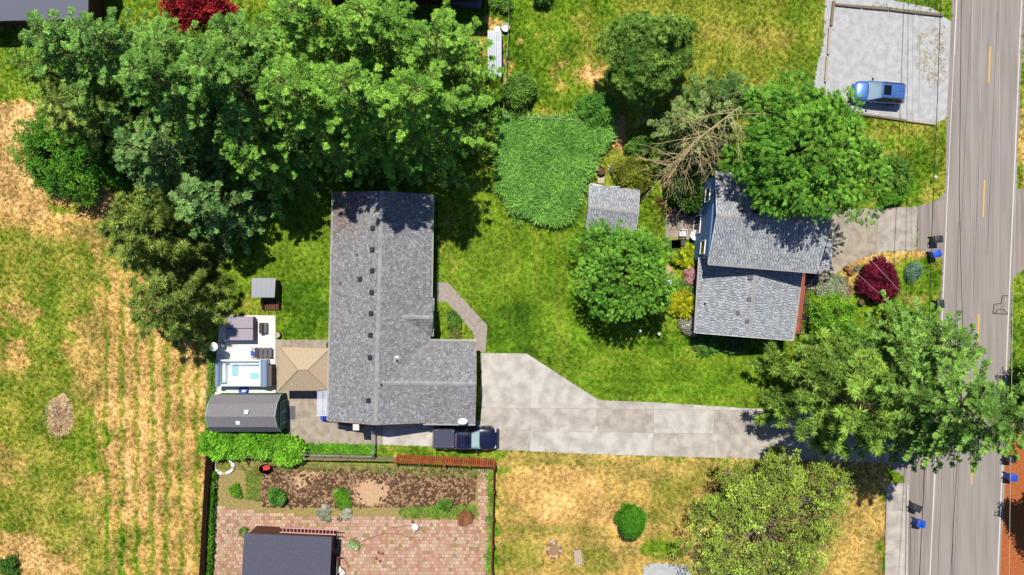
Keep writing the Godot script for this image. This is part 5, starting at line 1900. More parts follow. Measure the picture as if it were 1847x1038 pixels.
func vehicles() -> void:
	# blue car, nose towards the maple
	var t := thing("parked_car", "blue estate car with sunroof parked on the gravel lot", "car", g(1577, 171), PI - deg_to_rad(4.6))
	var y := 0.2
	hull(t, [[-2.28, 0.72, 0.42, 0.78, 0.9, 0.02], [-2.2, 0.84, 0.3, 0.9, 1.02, 0.02], [-1.6, 0.91, 0.22, 0.95, 1.03, 0.02], [-0.5, 0.92, 0.2, 0.93, 1.0, 0.03], [0.6, 0.92, 0.2, 0.92, 1.0, 0.04], [1.1, 0.91, 0.22, 0.9, 0.98, 0.06], [1.7, 0.89, 0.25, 0.84, 0.92, 0.07], [2.1, 0.8, 0.28, 0.74, 0.8, 0.06], [2.3, 0.6, 0.38, 0.6, 0.64, 0.03]], M.car_blue)
	var rf := cabin(t, -2.1, 1.05, -1.75, 0.1, 0.86, 0.68, 1.0, 1.52, M.car_blue, [0.33, 0.66], M.plastic_grey)
	var sr := MB.new()
	sr.bx(-0.38, 1.595, 0, 0.66, 0.012, 0.86, 0.005)
	put(sr, "sunroof", M.car_glass, rf)
	var rr := MB.new()
	for z in [-0.66, 0.66]: rr.bar(Vector3(-1.7, 1.6, z), Vector3(0.0, 1.6, z), 0.035, 0.04)
	put(rr, "roof_rail", M.metal_dark, t)
	var an := MB.new()
	an.bx(-1.5, 1.62, 0, 0.16, 0.06, 0.06, 0.02)
	put(an, "aerial_fin", M.car_blue, rf)
	mirror(t, 0.75, 1.05, 0.92, M.plastic_black)
	for x in [-1.35, 1.42]:
		for z in [-0.83, 0.83]: wheel(t, Vector3(x, 0.33, z), 0.33, 0.22, M.metal_grey)
	for z in [-0.6, 0.6]:
		var hl := MB.new()
		hl.bx(2.12, 0.68, z, 0.22, 0.13, 0.34, 0.04)
		put(hl, "headlight", M.lamp_clear, t)
		var tl := MB.new()
		tl.bx(-2.2, 0.88, z * 1.2, 0.1, 0.26, 0.2, 0.03)
		put(tl, "tail_light", M.lamp_red, t)
	var bl := MB.new()
	for z in [-0.45, 0.45]: bl.bar(Vector3(1.15, 1.045, z), Vector3(2.05, 0.885, z * 0.85), 0.02, 0.02)
	put(bl, "bonnet_crease", M.car_blue, t)
	var wp := MB.new()
	wp.bar(Vector3(1.1, 1.04, -0.5), Vector3(1.08, 1.06, 0.1), 0.02, 0.02)
	wp.bar(Vector3(1.1, 1.04, 0.1), Vector3(1.08, 1.06, 0.6), 0.02, 0.02)
	put(wp, "wiper", M.rubber, t)
	# navy pickup beside the orange fence
	var p := thing("pickup_truck", "navy crew cab pickup with grey bed cover parked on the driveway", "pickup truck", g(841, 787) + Vector3(0, 0.03, 0), deg_to_rad(-0.8))
	hull(p, [[-2.82, 0.93, 0.5, 0.98, 1.08, 0.0], [-2.78, 0.97, 0.42, 1.0, 1.1, 0.0], [-1.2, 0.98, 0.4, 1.02, 1.12, 0.0], [-0.9, 0.98, 0.4, 1.03, 1.13, 0.02], [0.6, 0.98, 0.4, 1.04, 1.14, 0.03], [1.35, 0.97, 0.4, 1.05, 1.15, 0.06], [2.0, 0.96, 0.42, 1.02, 1.1, 0.08], [2.5, 0.92, 0.45, 0.95, 1.02, 0.07], [2.78, 0.78, 0.48, 0.8, 0.86, 0.03]], M.car_navy)
	var prf := cabin(p, -0.95, 1.35, -0.8, 0.55, 0.9, 0.72, 1.13, 1.78, M.car_navy, [0.5], M.plastic_grey)
	var sd := MB.new()
	sd.face([Vector3(1.2, 1.2, -.7), Vector3(1.2, 1.2, .7), Vector3(0.56, 1.72, .58), Vector3(0.56, 1.72, -.58)], Vector3(0, 1.3, 0))
	put(sd, "sun_shade", M.trim_pale, p)
	for z in [-0.45, -0.15, 0.15, 0.45]:
		var rb := MB.new()
		rb.bx(-0.45, 1.85, z, 0.7, 0.02, 0.05, 0.008)
		put(rb, "roof_rib", M.car_navy, prf)
	var ps := MB.new()
	ps.bx(0.2, 1.845, 0, 0.42, 0.012, 0.8, 0.005)
	put(ps, "sunroof", M.car_glass, prf)
	for z in [-0.5, -0.3, -0.1, 0.1, 0.3, 0.5]:
		var ml := MB.new()
		ml.bx(-0.78, 1.84, z, 0.07, 0.04, 0.07, 0.015)
		put(ml, "marker_light", M.lamp_clear, prf)
	var bl3 := MB.new()
	bl3.bx(-0.93, 1.72, 0, 0.05, 0.05, 0.3, 0.01)
	put(bl3, "brake_light", M.lamp_red, prf)
	var bc := MB.new()
	bc.bx(-1.88, 1.13, 0, 1.78, 0.06, 1.66, 0.02)
	var bo := put(bc, "bed_cover", M.bed_cover, p)
	var sm := MB.new()
	for x in [-2.3, -1.45]: sm.bx(x, 1.163, 0, 0.03, 0.008, 1.6)
	put(sm, "cover_seam", M.bed_cover, bo)
	for q in [[-2.6, -0.7], [-2.6, 0.7], [-1.1, -0.7], [-1.1, 0.7]]:
		var sn := MB.new()
		sn.lathe(Transform3D(Basis(), Vector3(q[0], 1.16, q[1])), [Vector2(0.03, 0), Vector2(0, 0.015)], 8)
		put(sn, "snap", M.lamp_clear, bo)
	mirror(p, 1.0, 1.22, 0.98, M.plastic_black)
	for x in [-1.75, 1.85]:
		for z in [-0.86, 0.86]:
			wheel(p, Vector3(x, 0.4, z), 0.4, 0.26, M.metal_grey)
			var ar := MB.new()
			var pts := []
			for k in 9: pts.append(Vector3(x + cos(PI * k / 8.0) * 0.5, 0.42 + sin(PI * k / 8.0) * 0.5, signf(z) * 1.0))
			ar.tube(pts, [0.05], 6)
			put(ar, "wheel_arch", M.plastic_black, p)
	for z in [-0.68, 0.68]:
		var hl := MB.new()
		hl.bx(2.62, 0.85, z, 0.2, 0.2, 0.36, 0.05)
		put(hl, "headlight", M.lamp_clear, p)
		var tl := MB.new()
		tl.bx(-2.8, 0.88, z * 1.32, 0.06, 0.34, 0.14, 0.02)
		put(tl, "tail_light", M.lamp_red, p)
	var bm := MB.new()
	bm.bx(2.85, 0.55, 0, 0.16, 0.22, 1.7, 0.05)
	put(bm, "bumper", M.plastic_black, p)
	var b2 := MB.new()
	b2.bx(-2.9, 0.55, 0, 0.16, 0.18, 1.8, 0.04)
	put(b2, "bumper", M.steel, p)
	var hs := MB.new()
	for z in [-0.3, 0.3]: hs.bar(Vector3(1.42, 1.215, z), Vector3(2.5, 1.1, z * 0.9), 0.05, 0.02)
	put(hs, "bonnet_crease", M.car_navy, p)
	var sb := MB.new()
	for s in [-1.0, 1.0]: sb.tube([Vector3(-0.9, 0.36, s * 1.02), Vector3(1.2, 0.36, s * 1.02)], [0.05], 8)
	put(sb, "side_step", M.steel, p)

# ---------- wheeled bins ----------
func bin_proto(body: Material, lid: Material) -> Node3D:
	var t := thing("wheelie_bin", "", "wheeled bin", Vector3.ZERO, 0, "wheeled bins along the road")
	var mb := MB.new()
	var lo := [Vector3(-.24, .06, -.22), Vector3(.24, .06, -.22), Vector3(.24, .06, .22), Vector3(-.24, .06, .22)]
	var hi := [Vector3(-.32, .98, -.3), Vector3(.34, .98, -.3), Vector3(.34, .98, .3), Vector3(-.32, .98, .3)]
	for i in 4: mb.face([lo[i], lo[(i + 1) % 4], hi[(i + 1) % 4], hi[i]], Vector3(0, .5, 0))
	mb.face(lo, Vector3(0, .5, 0)); mb.face(hi, Vector3(0, .5, 0))
	mb.bx(0.01, 0.97, 0, 0.7, 0.05, 0.64, 0.01)
	put(mb, "body", body, t)
	var ld := MB.new()
	var rings := []
	for i in 6:
		var f := i / 5.0
		var ring := []
		for k in 7: ring.append(Vector3(lerpf(-.36, .38, f), 1.0 + 0.07 * sin(PI * (0.15 + 0.7 * f)) * (1 - pow(absf(k / 3.0 - 1), 4)), -.32 + .64 * k / 6.0))
		rings.append(ring)
	ld.loft(rings, Vector3(0, 0, 0))
	var lo2 := put(ld, "lid", lid, t)
	var rb := MB.new()
	for z in [-.14, .14]: rb.bx(0, 1.065, z, .45, .02, .03)
	put(rb, "lid_rib", lid, lo2)
	var hd := MB.new()
	hd.tube([Vector3(-.38, .95, -.24), Vector3(-.46, 1.0, -.22), Vector3(-.46, 1.0, .22), Vector3(-.38, .95, .24)], [.02], 6)
	put(hd, "handle", M.plastic_black, t)
	for z in [-.27, .27]: wheel(t, Vector3(-.26, .13, z), .13, .06, M.plastic_grey)
	return t

func bins() -> void:
	var black := bin_proto(M.plastic_black, M.plastic_black)
	var blue := bin_proto(M.plastic_blue, M.plastic_blue)
	black.position = g(1681, 433) + Vector3(0, .023, 0); black.rotation.y = 0.05
	black.set_meta("label", "black wheeled bin with lid closed at the blue house driveway mouth")
	blue.position = g(1678, 459) + Vector3(0, .023, 0); blue.rotation.y = 0.25
	blue.set_meta("label", "blue wheeled recycling bin beside a black bin at the blue house driveway")
	copy(black, g(1685, 548) + Vector3(0, .023, 0), -1.5, "black wheeled bin half hidden by the roadside tree branches")
	copy(black, g(1643, 911) + Vector3(0, .023, 0), -0.4, "black wheeled bin on the shoulder beside the sidewalk")
	copy(blue, g(1650, 939) + Vector3(0, .023, 0), -0.15, "blue wheeled recycling bin on the shoulder beside the sidewalk")
	copy(black, g(1812, 824) + Vector3(0, .013, 0), -0.1, "black wheeled bin on red bark across the road")
	copy(blue, g(1814, 857) + Vector3(0, .013, 0), -0.1, "blue wheeled recycling bin on red bark across the road")

# ---------- yard ----------
func chair(o: Vector3, turn: float, label: String, m: Material) -> void:
	var t := thing("garden_chair", label, "chair", o, turn)
	for k in 6:
		var q := MB.new()
		q.bx(0, 0.42, -0.25 + k * 0.1, 0.52, 0.03, 0.085, 0.006)
		put(q, "seat_slat", m, t)
	for k in 5:
		var q := MB.new()
		q.bx(-0.2 + k * 0.1, 0.68, 0.3 + 0.02, 0.08, 0.5, 0.03, 0.006)
		put(q, "back_slat", m, t)
	var top := MB.new()
	top.bx(0, 0.94, 0.33, 0.56, 0.06, 0.04, 0.01)
	put(top, "top_rail", m, t)
	for x in [-0.29, 0.29]:
		var ar := MB.new()
		ar.bx(x, 0.64, 0.02, 0.07, 0.04, 0.6, 0.01)
		put(ar, "armrest", m, t)
		for z in [-0.26, 0.3]:
			var l := MB.new()
			l.bx(x, 0.32, z, 0.05, 0.62, 0.05)
			put(l, "leg", m, t)

func yard_things() -> void:
	# patio set behind the blue house
	var t := thing("glass_table", "square glass topped patio table in the shade of the blue house", "table", g(1226, 379), 0.7)
	var gt := MB.new()
	gt.bx(0, 0.72, 0, 1.05, 0.012, 1.05, 0.004)
	put(gt, "top", M.window_glass, t)
	var gf := MB.new()
	for s in [-1.0, 1.0]:
		gf.bx(0, 0.7, s * 0.53, 1.1, 0.035, 0.04)
		gf.bx(s * 0.53, 0.7, 0, 0.04, 0.035, 1.02)
	put(gf, "frame", M.iron, t)
	for x in [-0.48, 0.48]:
		for z in [-0.48, 0.48]:
			var l := MB.new()
			l.bx(x, 0.34, z, 0.04, 0.68, 0.04)
			put(l, "leg", M.iron, t)
	chair(g(1214, 393), 0.35, "black metal garden chair in sun beside the glass table", M.iron)
	chair(g(1240, 385), -0.8, "black metal garden chair in shade between glass table and blue wall", M.iron)
	chair(g(1229, 421), 1.57, "white wooden garden chair above the black grill", M.white)
	# patio parasol closed disc: white bird bath on pedestal
	var u := thing("bird_bath", "round white bird bath on a pedestal against the blue wall", "bird bath", g(1250, 426))
	var um := MB.new()
	um.lathe(Transform3D(), [Vector2(0.28, 0), Vector2(0.26, 0.08), Vector2(0.1, 0.14), Vector2(0.09, 0.7), Vector2(0.16, 0.78), Vector2(0.44, 0.92), Vector2(0.46, 0.94), Vector2(0.42, 0.93), Vector2(0.2, 0.84), Vector2(0, 0.83)], 24)
	put(um, "bowl", M.white, u)
	# grill under a black cover
	var gr := thing("gas_grill", "wide black gas grill with hood closed beside the yellow shrub", "grill", g(1214, 440), 0.03)
	var gm := MB.new()
	gm.bx(0, 0.42, 0, 1.2, 0.8, 0.5, 0.03)
	put(gm, "cart", M.plastic_black, gr)
	var gh := MB.new()
	var rings := []
	for i in 2:
		var ring := []
		for k in 9:
			var a := PI * k / 8.0
			ring.append(Vector3(-0.45 + 0.9 * i, 0.85 + sin(a) * 0.3, cos(a) * 0.28))
		rings.append(ring)
	gh.loft(rings, Vector3(0, 0.5, 0))
	gh.face(rings[0], Vector3(0, .9, 0)); gh.face(rings[1], Vector3(0, .9, 0))
	put(gh, "hood", M.plastic_grey, gr)
	for x in [-0.72, 0.72]:
		var sh := MB.new()
		sh.bx(x, 0.82, 0, 0.36, 0.04, 0.5, 0.01)
		put(sh, "side_shelf", M.plastic_black, gr)
	for k in 5:
		var kn := MB.new()
		kn.lathe(Transform3D(Basis(Vector3.RIGHT, PI / 2), Vector3(-0.4 + 0.2 * k, 0.75, 0.26)), [Vector2(0.03, 0), Vector2(0.03, 0.03), Vector2(0, 0.03)], 10)
		put(kn, "knob", M.steel, gr)
	# terracotta pots and stones
	var spots := [[1192, 366, .22], [1198, 372, .18], [1205, 381, .2], [1186, 361, .16], [1210, 388, .16], [1180, 370, .14], [1194, 379, .13]]
	for q in spots: pot(g(q[0], q[1]), q[2], M.terracotta, "terracotta pot among others between garden shed and glass table", "terracotta pots behind the blue house")
	pot(g(1238, 506), .3, M.stone_pale, "pale empty bowl pot below the pink flowers by the blue wall")
	# barrel planter and paving slab by the garden shed
	var b := thing("barrel_planter", "half barrel planter with dark bands above the garden shed", "planter", g(1083, 310))
	var bm := MB.new()
	bm.lathe(Transform3D(), [Vector2(0.32, 0), Vector2(0.38, 0.25), Vector2(0.37, 0.5), Vector2(0.33, 0.5), Vector2(0.32, 0.4), Vector2(0, 0.42)], 20)
	put(bm, "tub", M.cedar, b)
	var bb := MB.new()
	for y in [0.12, 0.4]: bb.lathe(Transform3D(), [Vector2(0.37, y), Vector2(0.395, y), Vector2(0.395, y + 0.05), Vector2(0.37, y + 0.05)], 20)
	put(bb, "hoop", M.iron, b)
	var sl := MB.new()
	sl.bx(0, 0.04, 0, 0.62, 0.08, 0.6, 0.01)
	var slo := put(sl, "paving_slab", M.stone_pale)
	slo.position = g(1084, 325)
	tag(slo, "square pale paving slab between barrel planter and garden shed", "slab")
	var st := MB.new()
	var ring := PackedVector2Array()
	for k in 9: ring.append(Vector2(cos(TAU * k / 9), sin(TAU * k / 9) * 1.15) * rnd(0.28, 0.4))
	st.slab(ring, 0, 0.07)
	var sto := put(st, "stepping_stone", M.stone_pale)
	sto.position = g(1103, 304)
	tag(sto, "irregular pale stepping stone beside the golden shrub", "stone")
	var pk := thing("plank", "white plank leaning along the garden shed eave", "plank", g(1075, 334))
	var pm := MB.new()
	pm.bar(Vector3(-0.55, 0.06, -0.15), Vector3(0.8, 0.06, 0.2), 0.14, 0.1, 0.01)
	put(pm, "board", M.white, pk)
	# round dirt circle with a feeder
	structure(sheet(oval(1203, 498, 15, 18), "bare_circle", M.dry_soil, 0.012))
	var fd := thing("bird_feeder", "glass roofed bird feeder on a post in the bare circle", "bird feeder", g(1200, 508))
	var fp := MB.new()
	fp.tube([Vector3(0, 0, 0), Vector3(0, 1.4, 0)], [0.03], 8)
	put(fp, "post", M.timber, fd)
	var fh := MB.new()
	fh.bx(0, 1.5, 0, 0.34, 0.22, 0.28, 0.01)
	put(fh, "house", M.metal_grey, fd)
	var fr := MB.new()
	fr.bx(0, 1.63, 0, 0.5, 0.04, 0.42, 0.01)
	put(fr, "roof", mat("feeder_roof", base(165, 200, 195), 0.5), fd)
	for q in [[1193, 556, "small copper topped garden light on a stake by the yellow shrub", M.terracotta], [1186, 605, "small white garden light on a stake in the lawn", M.white], [1152, 600, "small white feeder on a stake at the tree shadow edge", M.white], [1679, 325, "short white topped post in the verge under the cable", M.white]]:
		var s := thing("stake_light", q[2], "garden light", g(q[0], q[1] - 3))
		var sm := MB.new()
		sm.tube([Vector3(0, 0, 0), Vector3(0, 0.8, 0)], [0.02], 6)
		put(sm, "stake", M.iron, s)
		var sc := MB.new()
		sc.lathe(Transform3D(Basis(), Vector3(0, 0.8, 0)), [Vector2(0.1, -0.12), Vector2(0.13, 0), Vector2(0.06, 0.08), Vector2(0, 0.1)], 12)
		put(sc, "cap", q[3], s)
	# fire ring and bench on the dry lawn
	var f := thing("fire_ring", "ring of reddish stones round an old fire pit on dry grass", "fire pit", g(999, 993))
	for k in 17:
		var a := TAU * k / 17 + rnd(-.1, .1)
		var r := rnd(0.55, 0.75)
		stone(f, Vector3(cos(a) * r, 0, sin(a) * r * 1.1), rnd(0.11, 0.19), M.stone_red if k % 3 else M.stone_pale, "stone")
	for k in 4: stone(f, Vector3(-0.1 + rnd(-.15, .2), 0, -0.95 + k * 0.1), rnd(.1, .2), M.stone_pale, "stone")
	structure(sheet(oval(999, 993, 9, 10), "ash_patch", mat("ash", base(170, 140, 105), 1.0, 0.0, "speck", 0.8), 0.012))
	var bn := thing("bench", "weathered white bench on the dry lawn near the fire ring", "bench", g(1042, 1003), 0.12)
	for k in 4:
		var q := MB.new()
		q.bx(-0.24 + k * 0.16, 0.42, 0, 0.14, 0.04, 1.35, 0.008)
		put(q, "seat_board", M.stone_pale, bn)
	var bk := MB.new()
	bk.bx(0.36, 0.65, 0, 0.05, 0.35, 1.35, 0.01)
	put(bk, "backrest", M.stone_pale, bn)
	for z in [-0.55, 0.55]:
		var l := MB.new()
		l.bx(0, 0.2, z, 0.5, 0.4, 0.08, 0.01)
		put(l, "leg", M.timber, bn)
	# brush heap in the field
	var h := thing("brush_pile", "heap of cut brush and rubble in the striped field", "brush pile", g(108, 752))
	for k in 26: stone(h, Vector3(rnd(-0.9, 0.9), 0, rnd(-1.1, 1.6)), rnd(0.12, 0.3), [M.dead_wood, M.stone_pale, M.timber, M.dead_wood, M.stone_red][k % 5], "chunk")
	var br := MB.new()
	for k in 420:
		var a := Vector3(rnd(-1.1, 1.1), rnd(0.02, 0.35), rnd(-1.5, 1.9))
		if (a.x * a.x) / 1.3 + (a.z * a.z) / 3.2 > 1.0: continue
		var d := Vector3(rnd(-1, 1), rnd(-.15, .25), rnd(-1, 1)).normalized() * rnd(0.2, 0.6)
		br.tube([a, a + d], [rnd(.01, .022)], 3)
	stuff(put(br, "twigs", M.dead_wood, h))
	structure(sheet([[90, 722], [115, 708], [130, 730], [134, 760], [122, 784], [100, 788], [84, 765]], "chip_patch", M.dry_soil, 0.01))
	structure(sheet([[1093, 205], [1110, 200], [1128, 210], [1130, 262], [1112, 268], [1098, 245]], "bare_track", mat("clay", base(222, 160, 110), 1.0, 0.0, "speck", 0.6, "soft", 0.4), 0.01))
	for k in 7:
		var q := thing("slab_stone", "pale flat stone on the red dirt track by the fallen branches", "stone", g(1108 + rnd(-7, 9), 212 + k * 7), 0, "flat stones on the dirt track")
		stone(q, Vector3.ZERO, rnd(.18, .32), M.stone_pale if k % 2 else M.stone_red, "body")
	# pots and stones beside the red maple
	for q in [[1524, 523, .42, "wide terracotta bowl beside the silver foliage"], [1522, 505, .28, "round terracotta pot between silver foliage and red maple"], [1532, 491, .26, "terracotta pot full of leaves near the driveway edge"], [1525, 484, .22, "small terracotta pot at the driveway edge"]]:
		pot(g(q[0], q[1]), q[2], M.terracotta, q[3])
	pot(g(1543, 484), .22, mat("glaze_blue", base(120, 150, 190), 0.3), "pale blue glazed pot at the driveway edge")
	pot(g(1511, 503), .22, M.white, "white pot among silver foliage")
	pot(g(1551, 545), .3, M.iron, "dark pot with white flowers below the red maple")
	# wall pieces near sidewalk
	var sn := thing("path_edge", "thin dark timber edge on the dry lawn beside the sidewalk", "edging", g(1580, 1017))
	var sm2 := MB.new()
	sm2.bx(0, .05, 0, 1.0, .1, .08, .01)
	put(sm2, "beam", M.timber, sn)

func stone(t: Node3D, o: Vector3, r: float, m: Material, called: String) -> void:
	var mb := MB.new()
	var n := 7
	var w := rnd(0, 6.0)
	var rad := []
	for k in n: rad.append(rnd(0.8, 1.15) * r)
	var ring := func(s: float, y: float) -> Array:
		var a := []
		for k in n: a.append(o + Vector3(cos(w + TAU * k / n), 0, sin(w + TAU * k / n)) * rad[k] * s + Vector3(0, y, 0))
		return a
	var r0: Array = ring.call(0.9, 0.0); var r1: Array = ring.call(1.0, r * 0.35); var r2: Array = ring.call(0.62, r * rnd(.6, .8))
	var c := o + Vector3(0, r * .3, 0)
	for q in [[r0, r1], [r1, r2]]:
		for k in n: mb.face([q[0][k], q[0][(k + 1) % n], q[1][(k + 1) % n], q[1][k]], c)
	mb.face(r2, c)
	put(mb, called, m, t)

# ---------- overhead cables ----------
func cables() -> void:
	var runs := [
		[[1699, -40], [1690, 215], [1683, 370], [1677, 560], [1668, 850], [1657, 1080], 6.5, .028, "wire_black", "thick black telephone cable over the verge and bins"],
		[[1735, -40], [1731, 350], [1733, 450], [1738, 620], [1728, 815], [1713, 1080], 8.5, .022, "wire_black", "dark twisted power cable over the near lane"],
		[[1755, -40], [1753, 250], [1753, 400], [1755, 620], [1752, 830], [1748, 1080], 9.2, .012, "wire_pale", "thin bright wire over the near lane"],
		[[1772, -40], [1768, 250], [1767, 400], [1770, 640], [1764, 830], [1760, 1080], 9.4, .012, "wire_pale", "thin bright wire over the road centre"],
		[[1805, -40], [1803, 250], [1802, 400], [1802, 640], [1800, 830], [1797, 1080], 9.4, .010, "wire_pale", "thin bright wire over the far lane"],
		[[1834, 300], [1828, 520], [1826, 640], [1824, 800], [1822, 950], [1821, 1080], 8.0, .018, "wire_pale", "pale cable over the far verge and red bark"],
		[[1555, 452], [1600, 500], [1642, 545], [1690, 600], [1735, 640], [1738, 645], 6.8, .012, "wire_pale", "service wire slanting over the red maple to the road"],
		[[1490, 440], [1530, 478], [1575, 520], [1625, 560], [1690, 610], [1735, 645], 6.6, .010, "wire_pale", "second service wire slanting from the blue house roof"]]
	for r in runs:
		var mb := MB.new()
		var cv := Curve3D.new()
		var pts := []
		for i in 6: pts.append(at(r[i][0], r[i][1], r[6]))
		if r[0][1] < 0: pts.push_front(pts[0] + (pts[0] - pts[1]).normalized() * 40.0)
		if r[5][1] > 1000: pts.append(pts[-1] + (pts[-1] - pts[-2]).normalized() * 40.0)
		for i in pts.size():
			var d: Vector3 = (pts[mini(i + 1, pts.size() - 1)] - pts[maxi(i - 1, 0)]) * 0.16
			cv.add_point(pts[i], -d, d)
		mb.tube(Array(cv.tessellate(3, 2)), [r[7]], 5)
		tag(put(mb, "cable", M[r[8]]), r[9], "cable", "overhead cables along the road")

# ---------- foliage pieces ----------
var sprigs := {}
func blade(mb: MB, a: Vector3, d: Vector3, side: Vector3, w: float, sag: float, roll := 0.0) -> void:
	side = side.rotated(d.normalized(), roll)
	var m := a + d * 0.45 + Vector3(0, sag * 0.3, 0)
	var e := a + d - Vector3(0, sag, 0)
	mb.tri(a, m - side * w, e)
	mb.tri(a, e, m + side * w)
func sprig(kind: String) -> ArrayMesh:
	if sprigs.has(kind): return sprigs[kind]
	var mb := MB.new()
	var r := RandomNumberGenerator.new()
	r.seed = kind.hash()
	match kind:
		"frond": # flat conifer spray along +x
			for k in 5:
				var t := 0.05 + k * 0.17
				for s in [-1.0, 1.0]:
					var l := 0.5 * (1.0 - 0.5 * t) * r.randf_range(0.7, 1.2)
					var e := r.randf_range(0.5, 0.95)
					var d := Vector3(cos(e), 0, s * sin(e)) * l
					blade(mb, Vector3(t, -0.12 * t * t, 0), d, Vector3(-d.z, 0, d.x).normalized(), 0.075, r.randf_range(0.0, 0.16), r.randf_range(-.7, .7))
			blade(mb, Vector3(0.4, -0.03, 0), Vector3(0.6, -0.1, 0), Vector3(0, 0, 1), 0.08, 0.04, 0.3)
		"star": # upright cluster of needles
			for k in 34:
				var a := r.randf_range(0, TAU)
				var e := r.randf_range(-0.1, 1.0)
				var d := Vector3(cos(a) * cos(e), sin(e), sin(a) * cos(e)) * r.randf_range(0.7, 1.0)
				var s := d.cross(Vector3(r.randf_range(-1, 1), r.randf_range(-1, 1), r.randf_range(-1, 1))).normalized()
				mb.tri(s * 0.085, -s * 0.085, d)
		"pinnate": # drooping compound leaf along +x
			for k in 5:
				var t := 0.15 + k * 0.19
				for s in [-1.0, 1.0]:
					var l := r.randf_range(0.34, 0.46) * (1.0 - 0.35 * absf(t - 0.5))
					var d := Vector3(cos(0.95), 0, s * sin(0.95)) * l
					blade(mb, Vector3(t, -0.22 * t * t, 0), d, Vector3(-d.z, 0, d.x).normalized(), 0.1, r.randf_range(0.05, 0.2), r.randf_range(-.7, .7))
			blade(mb, Vector3(0.85, -0.2, 0), Vector3(0.4, -0.1, 0), Vector3(0, 0, 1), 0.09, 0.05)
		"broad": # a handful of broad leaves
			for k in 13:
				var a := TAU * k / 13 + r.randf_range(-.3, .3)
				var e := r.randf_range(-0.1, 0.7)
				var o := Vector3(cos(a), 0.3 * r.randf(), sin(a)) * r.randf_range(0.1, 0.5)
				var d := Vector3(cos(a) * cos(e), sin(e), sin(a) * cos(e)) * r.randf_range(0.4, 0.6)
				blade(mb, o, d, d.cross(Vector3.UP).normalized(), 0.15, r.randf_range(0.0, 0.15), r.randf_range(-.8, .8))
		"fine": # thin twiggy leaves
			for k in 20:
				var o := Vector3(r.randf_range(-.5, .5), r.randf_range(-.2, .4), r.randf_range(-.5, .5))
				var d := Vector3(r.randf_range(-1, 1), r.randf_range(-.4, .6), r.randf_range(-1, 1)).normalized() * r.randf_range(0.2, 0.36)
				blade(mb, o, d, d.cross(Vector3.UP).normalized(), 0.075, r.randf_range(0, .06), r.randf_range(-.8, .8))
		"blades": # arching grass or reed clump
			for k in 12:
				var a := TAU * k / 12 + r.randf_range(-.25, .25)
				var d := Vector3(cos(a), 0, sin(a))
				var s := Vector3(-d.z, 0, d.x) * 0.045
				var m := d * r.randf_range(.15, .3) + Vector3(0, r.randf_range(.55, .8), 0)
				var e := d * r.randf_range(.5, .75) + Vector3(0, r.randf_range(.7, 1.0), 0)
				mb.tri(-s, s, m); mb.tri(m - s, m + s, e)
	var me := mb.mesh()
	me.surface_set_material(0, M.leaf)
	sprigs[kind] = me
	return me

class Leaves:
	var xf: Array[Transform3D] = []
	var col := PackedColorArray()
func leaves(called: String, kind: String, L: Leaves, parent: Node3D) -> MultiMeshInstance3D:
	var mm := MultiMesh.new()
	mm.transform_format = MultiMesh.TRANSFORM_3D
	mm.use_colors = true
	mm.mesh = sprig(kind)
	mm.instance_count = L.xf.size()
	for i in L.xf.size():
		mm.set_instance_transform(i, L.xf[i])
		mm.set_instance_color(i, L.col[i])
	var o := MultiMeshInstance3D.new()
	o.multimesh = mm
	if parent == null:
		o.name = numbered(called)
		add_child(o)
	else:
		o.name = called
		parent.add_child(o, true)
	return o
func facing(f: Vector3, up: Vector3, s: float) -> Basis:
	f = f.normalized()
	var r := f.cross(up)
	if r.length() < 0.01: r = f.cross(Vector3.RIGHT)
	r = r.normalized()
	return Basis(f * s, r.cross(f) * s, r * s)
func tint(a: Color, b: Color, t: float, k: float) -> Color:
	var c := a.lerp(b, clampf(t, 0, 1))
	return Color(c.r * k, c.g * k, c.b * k)

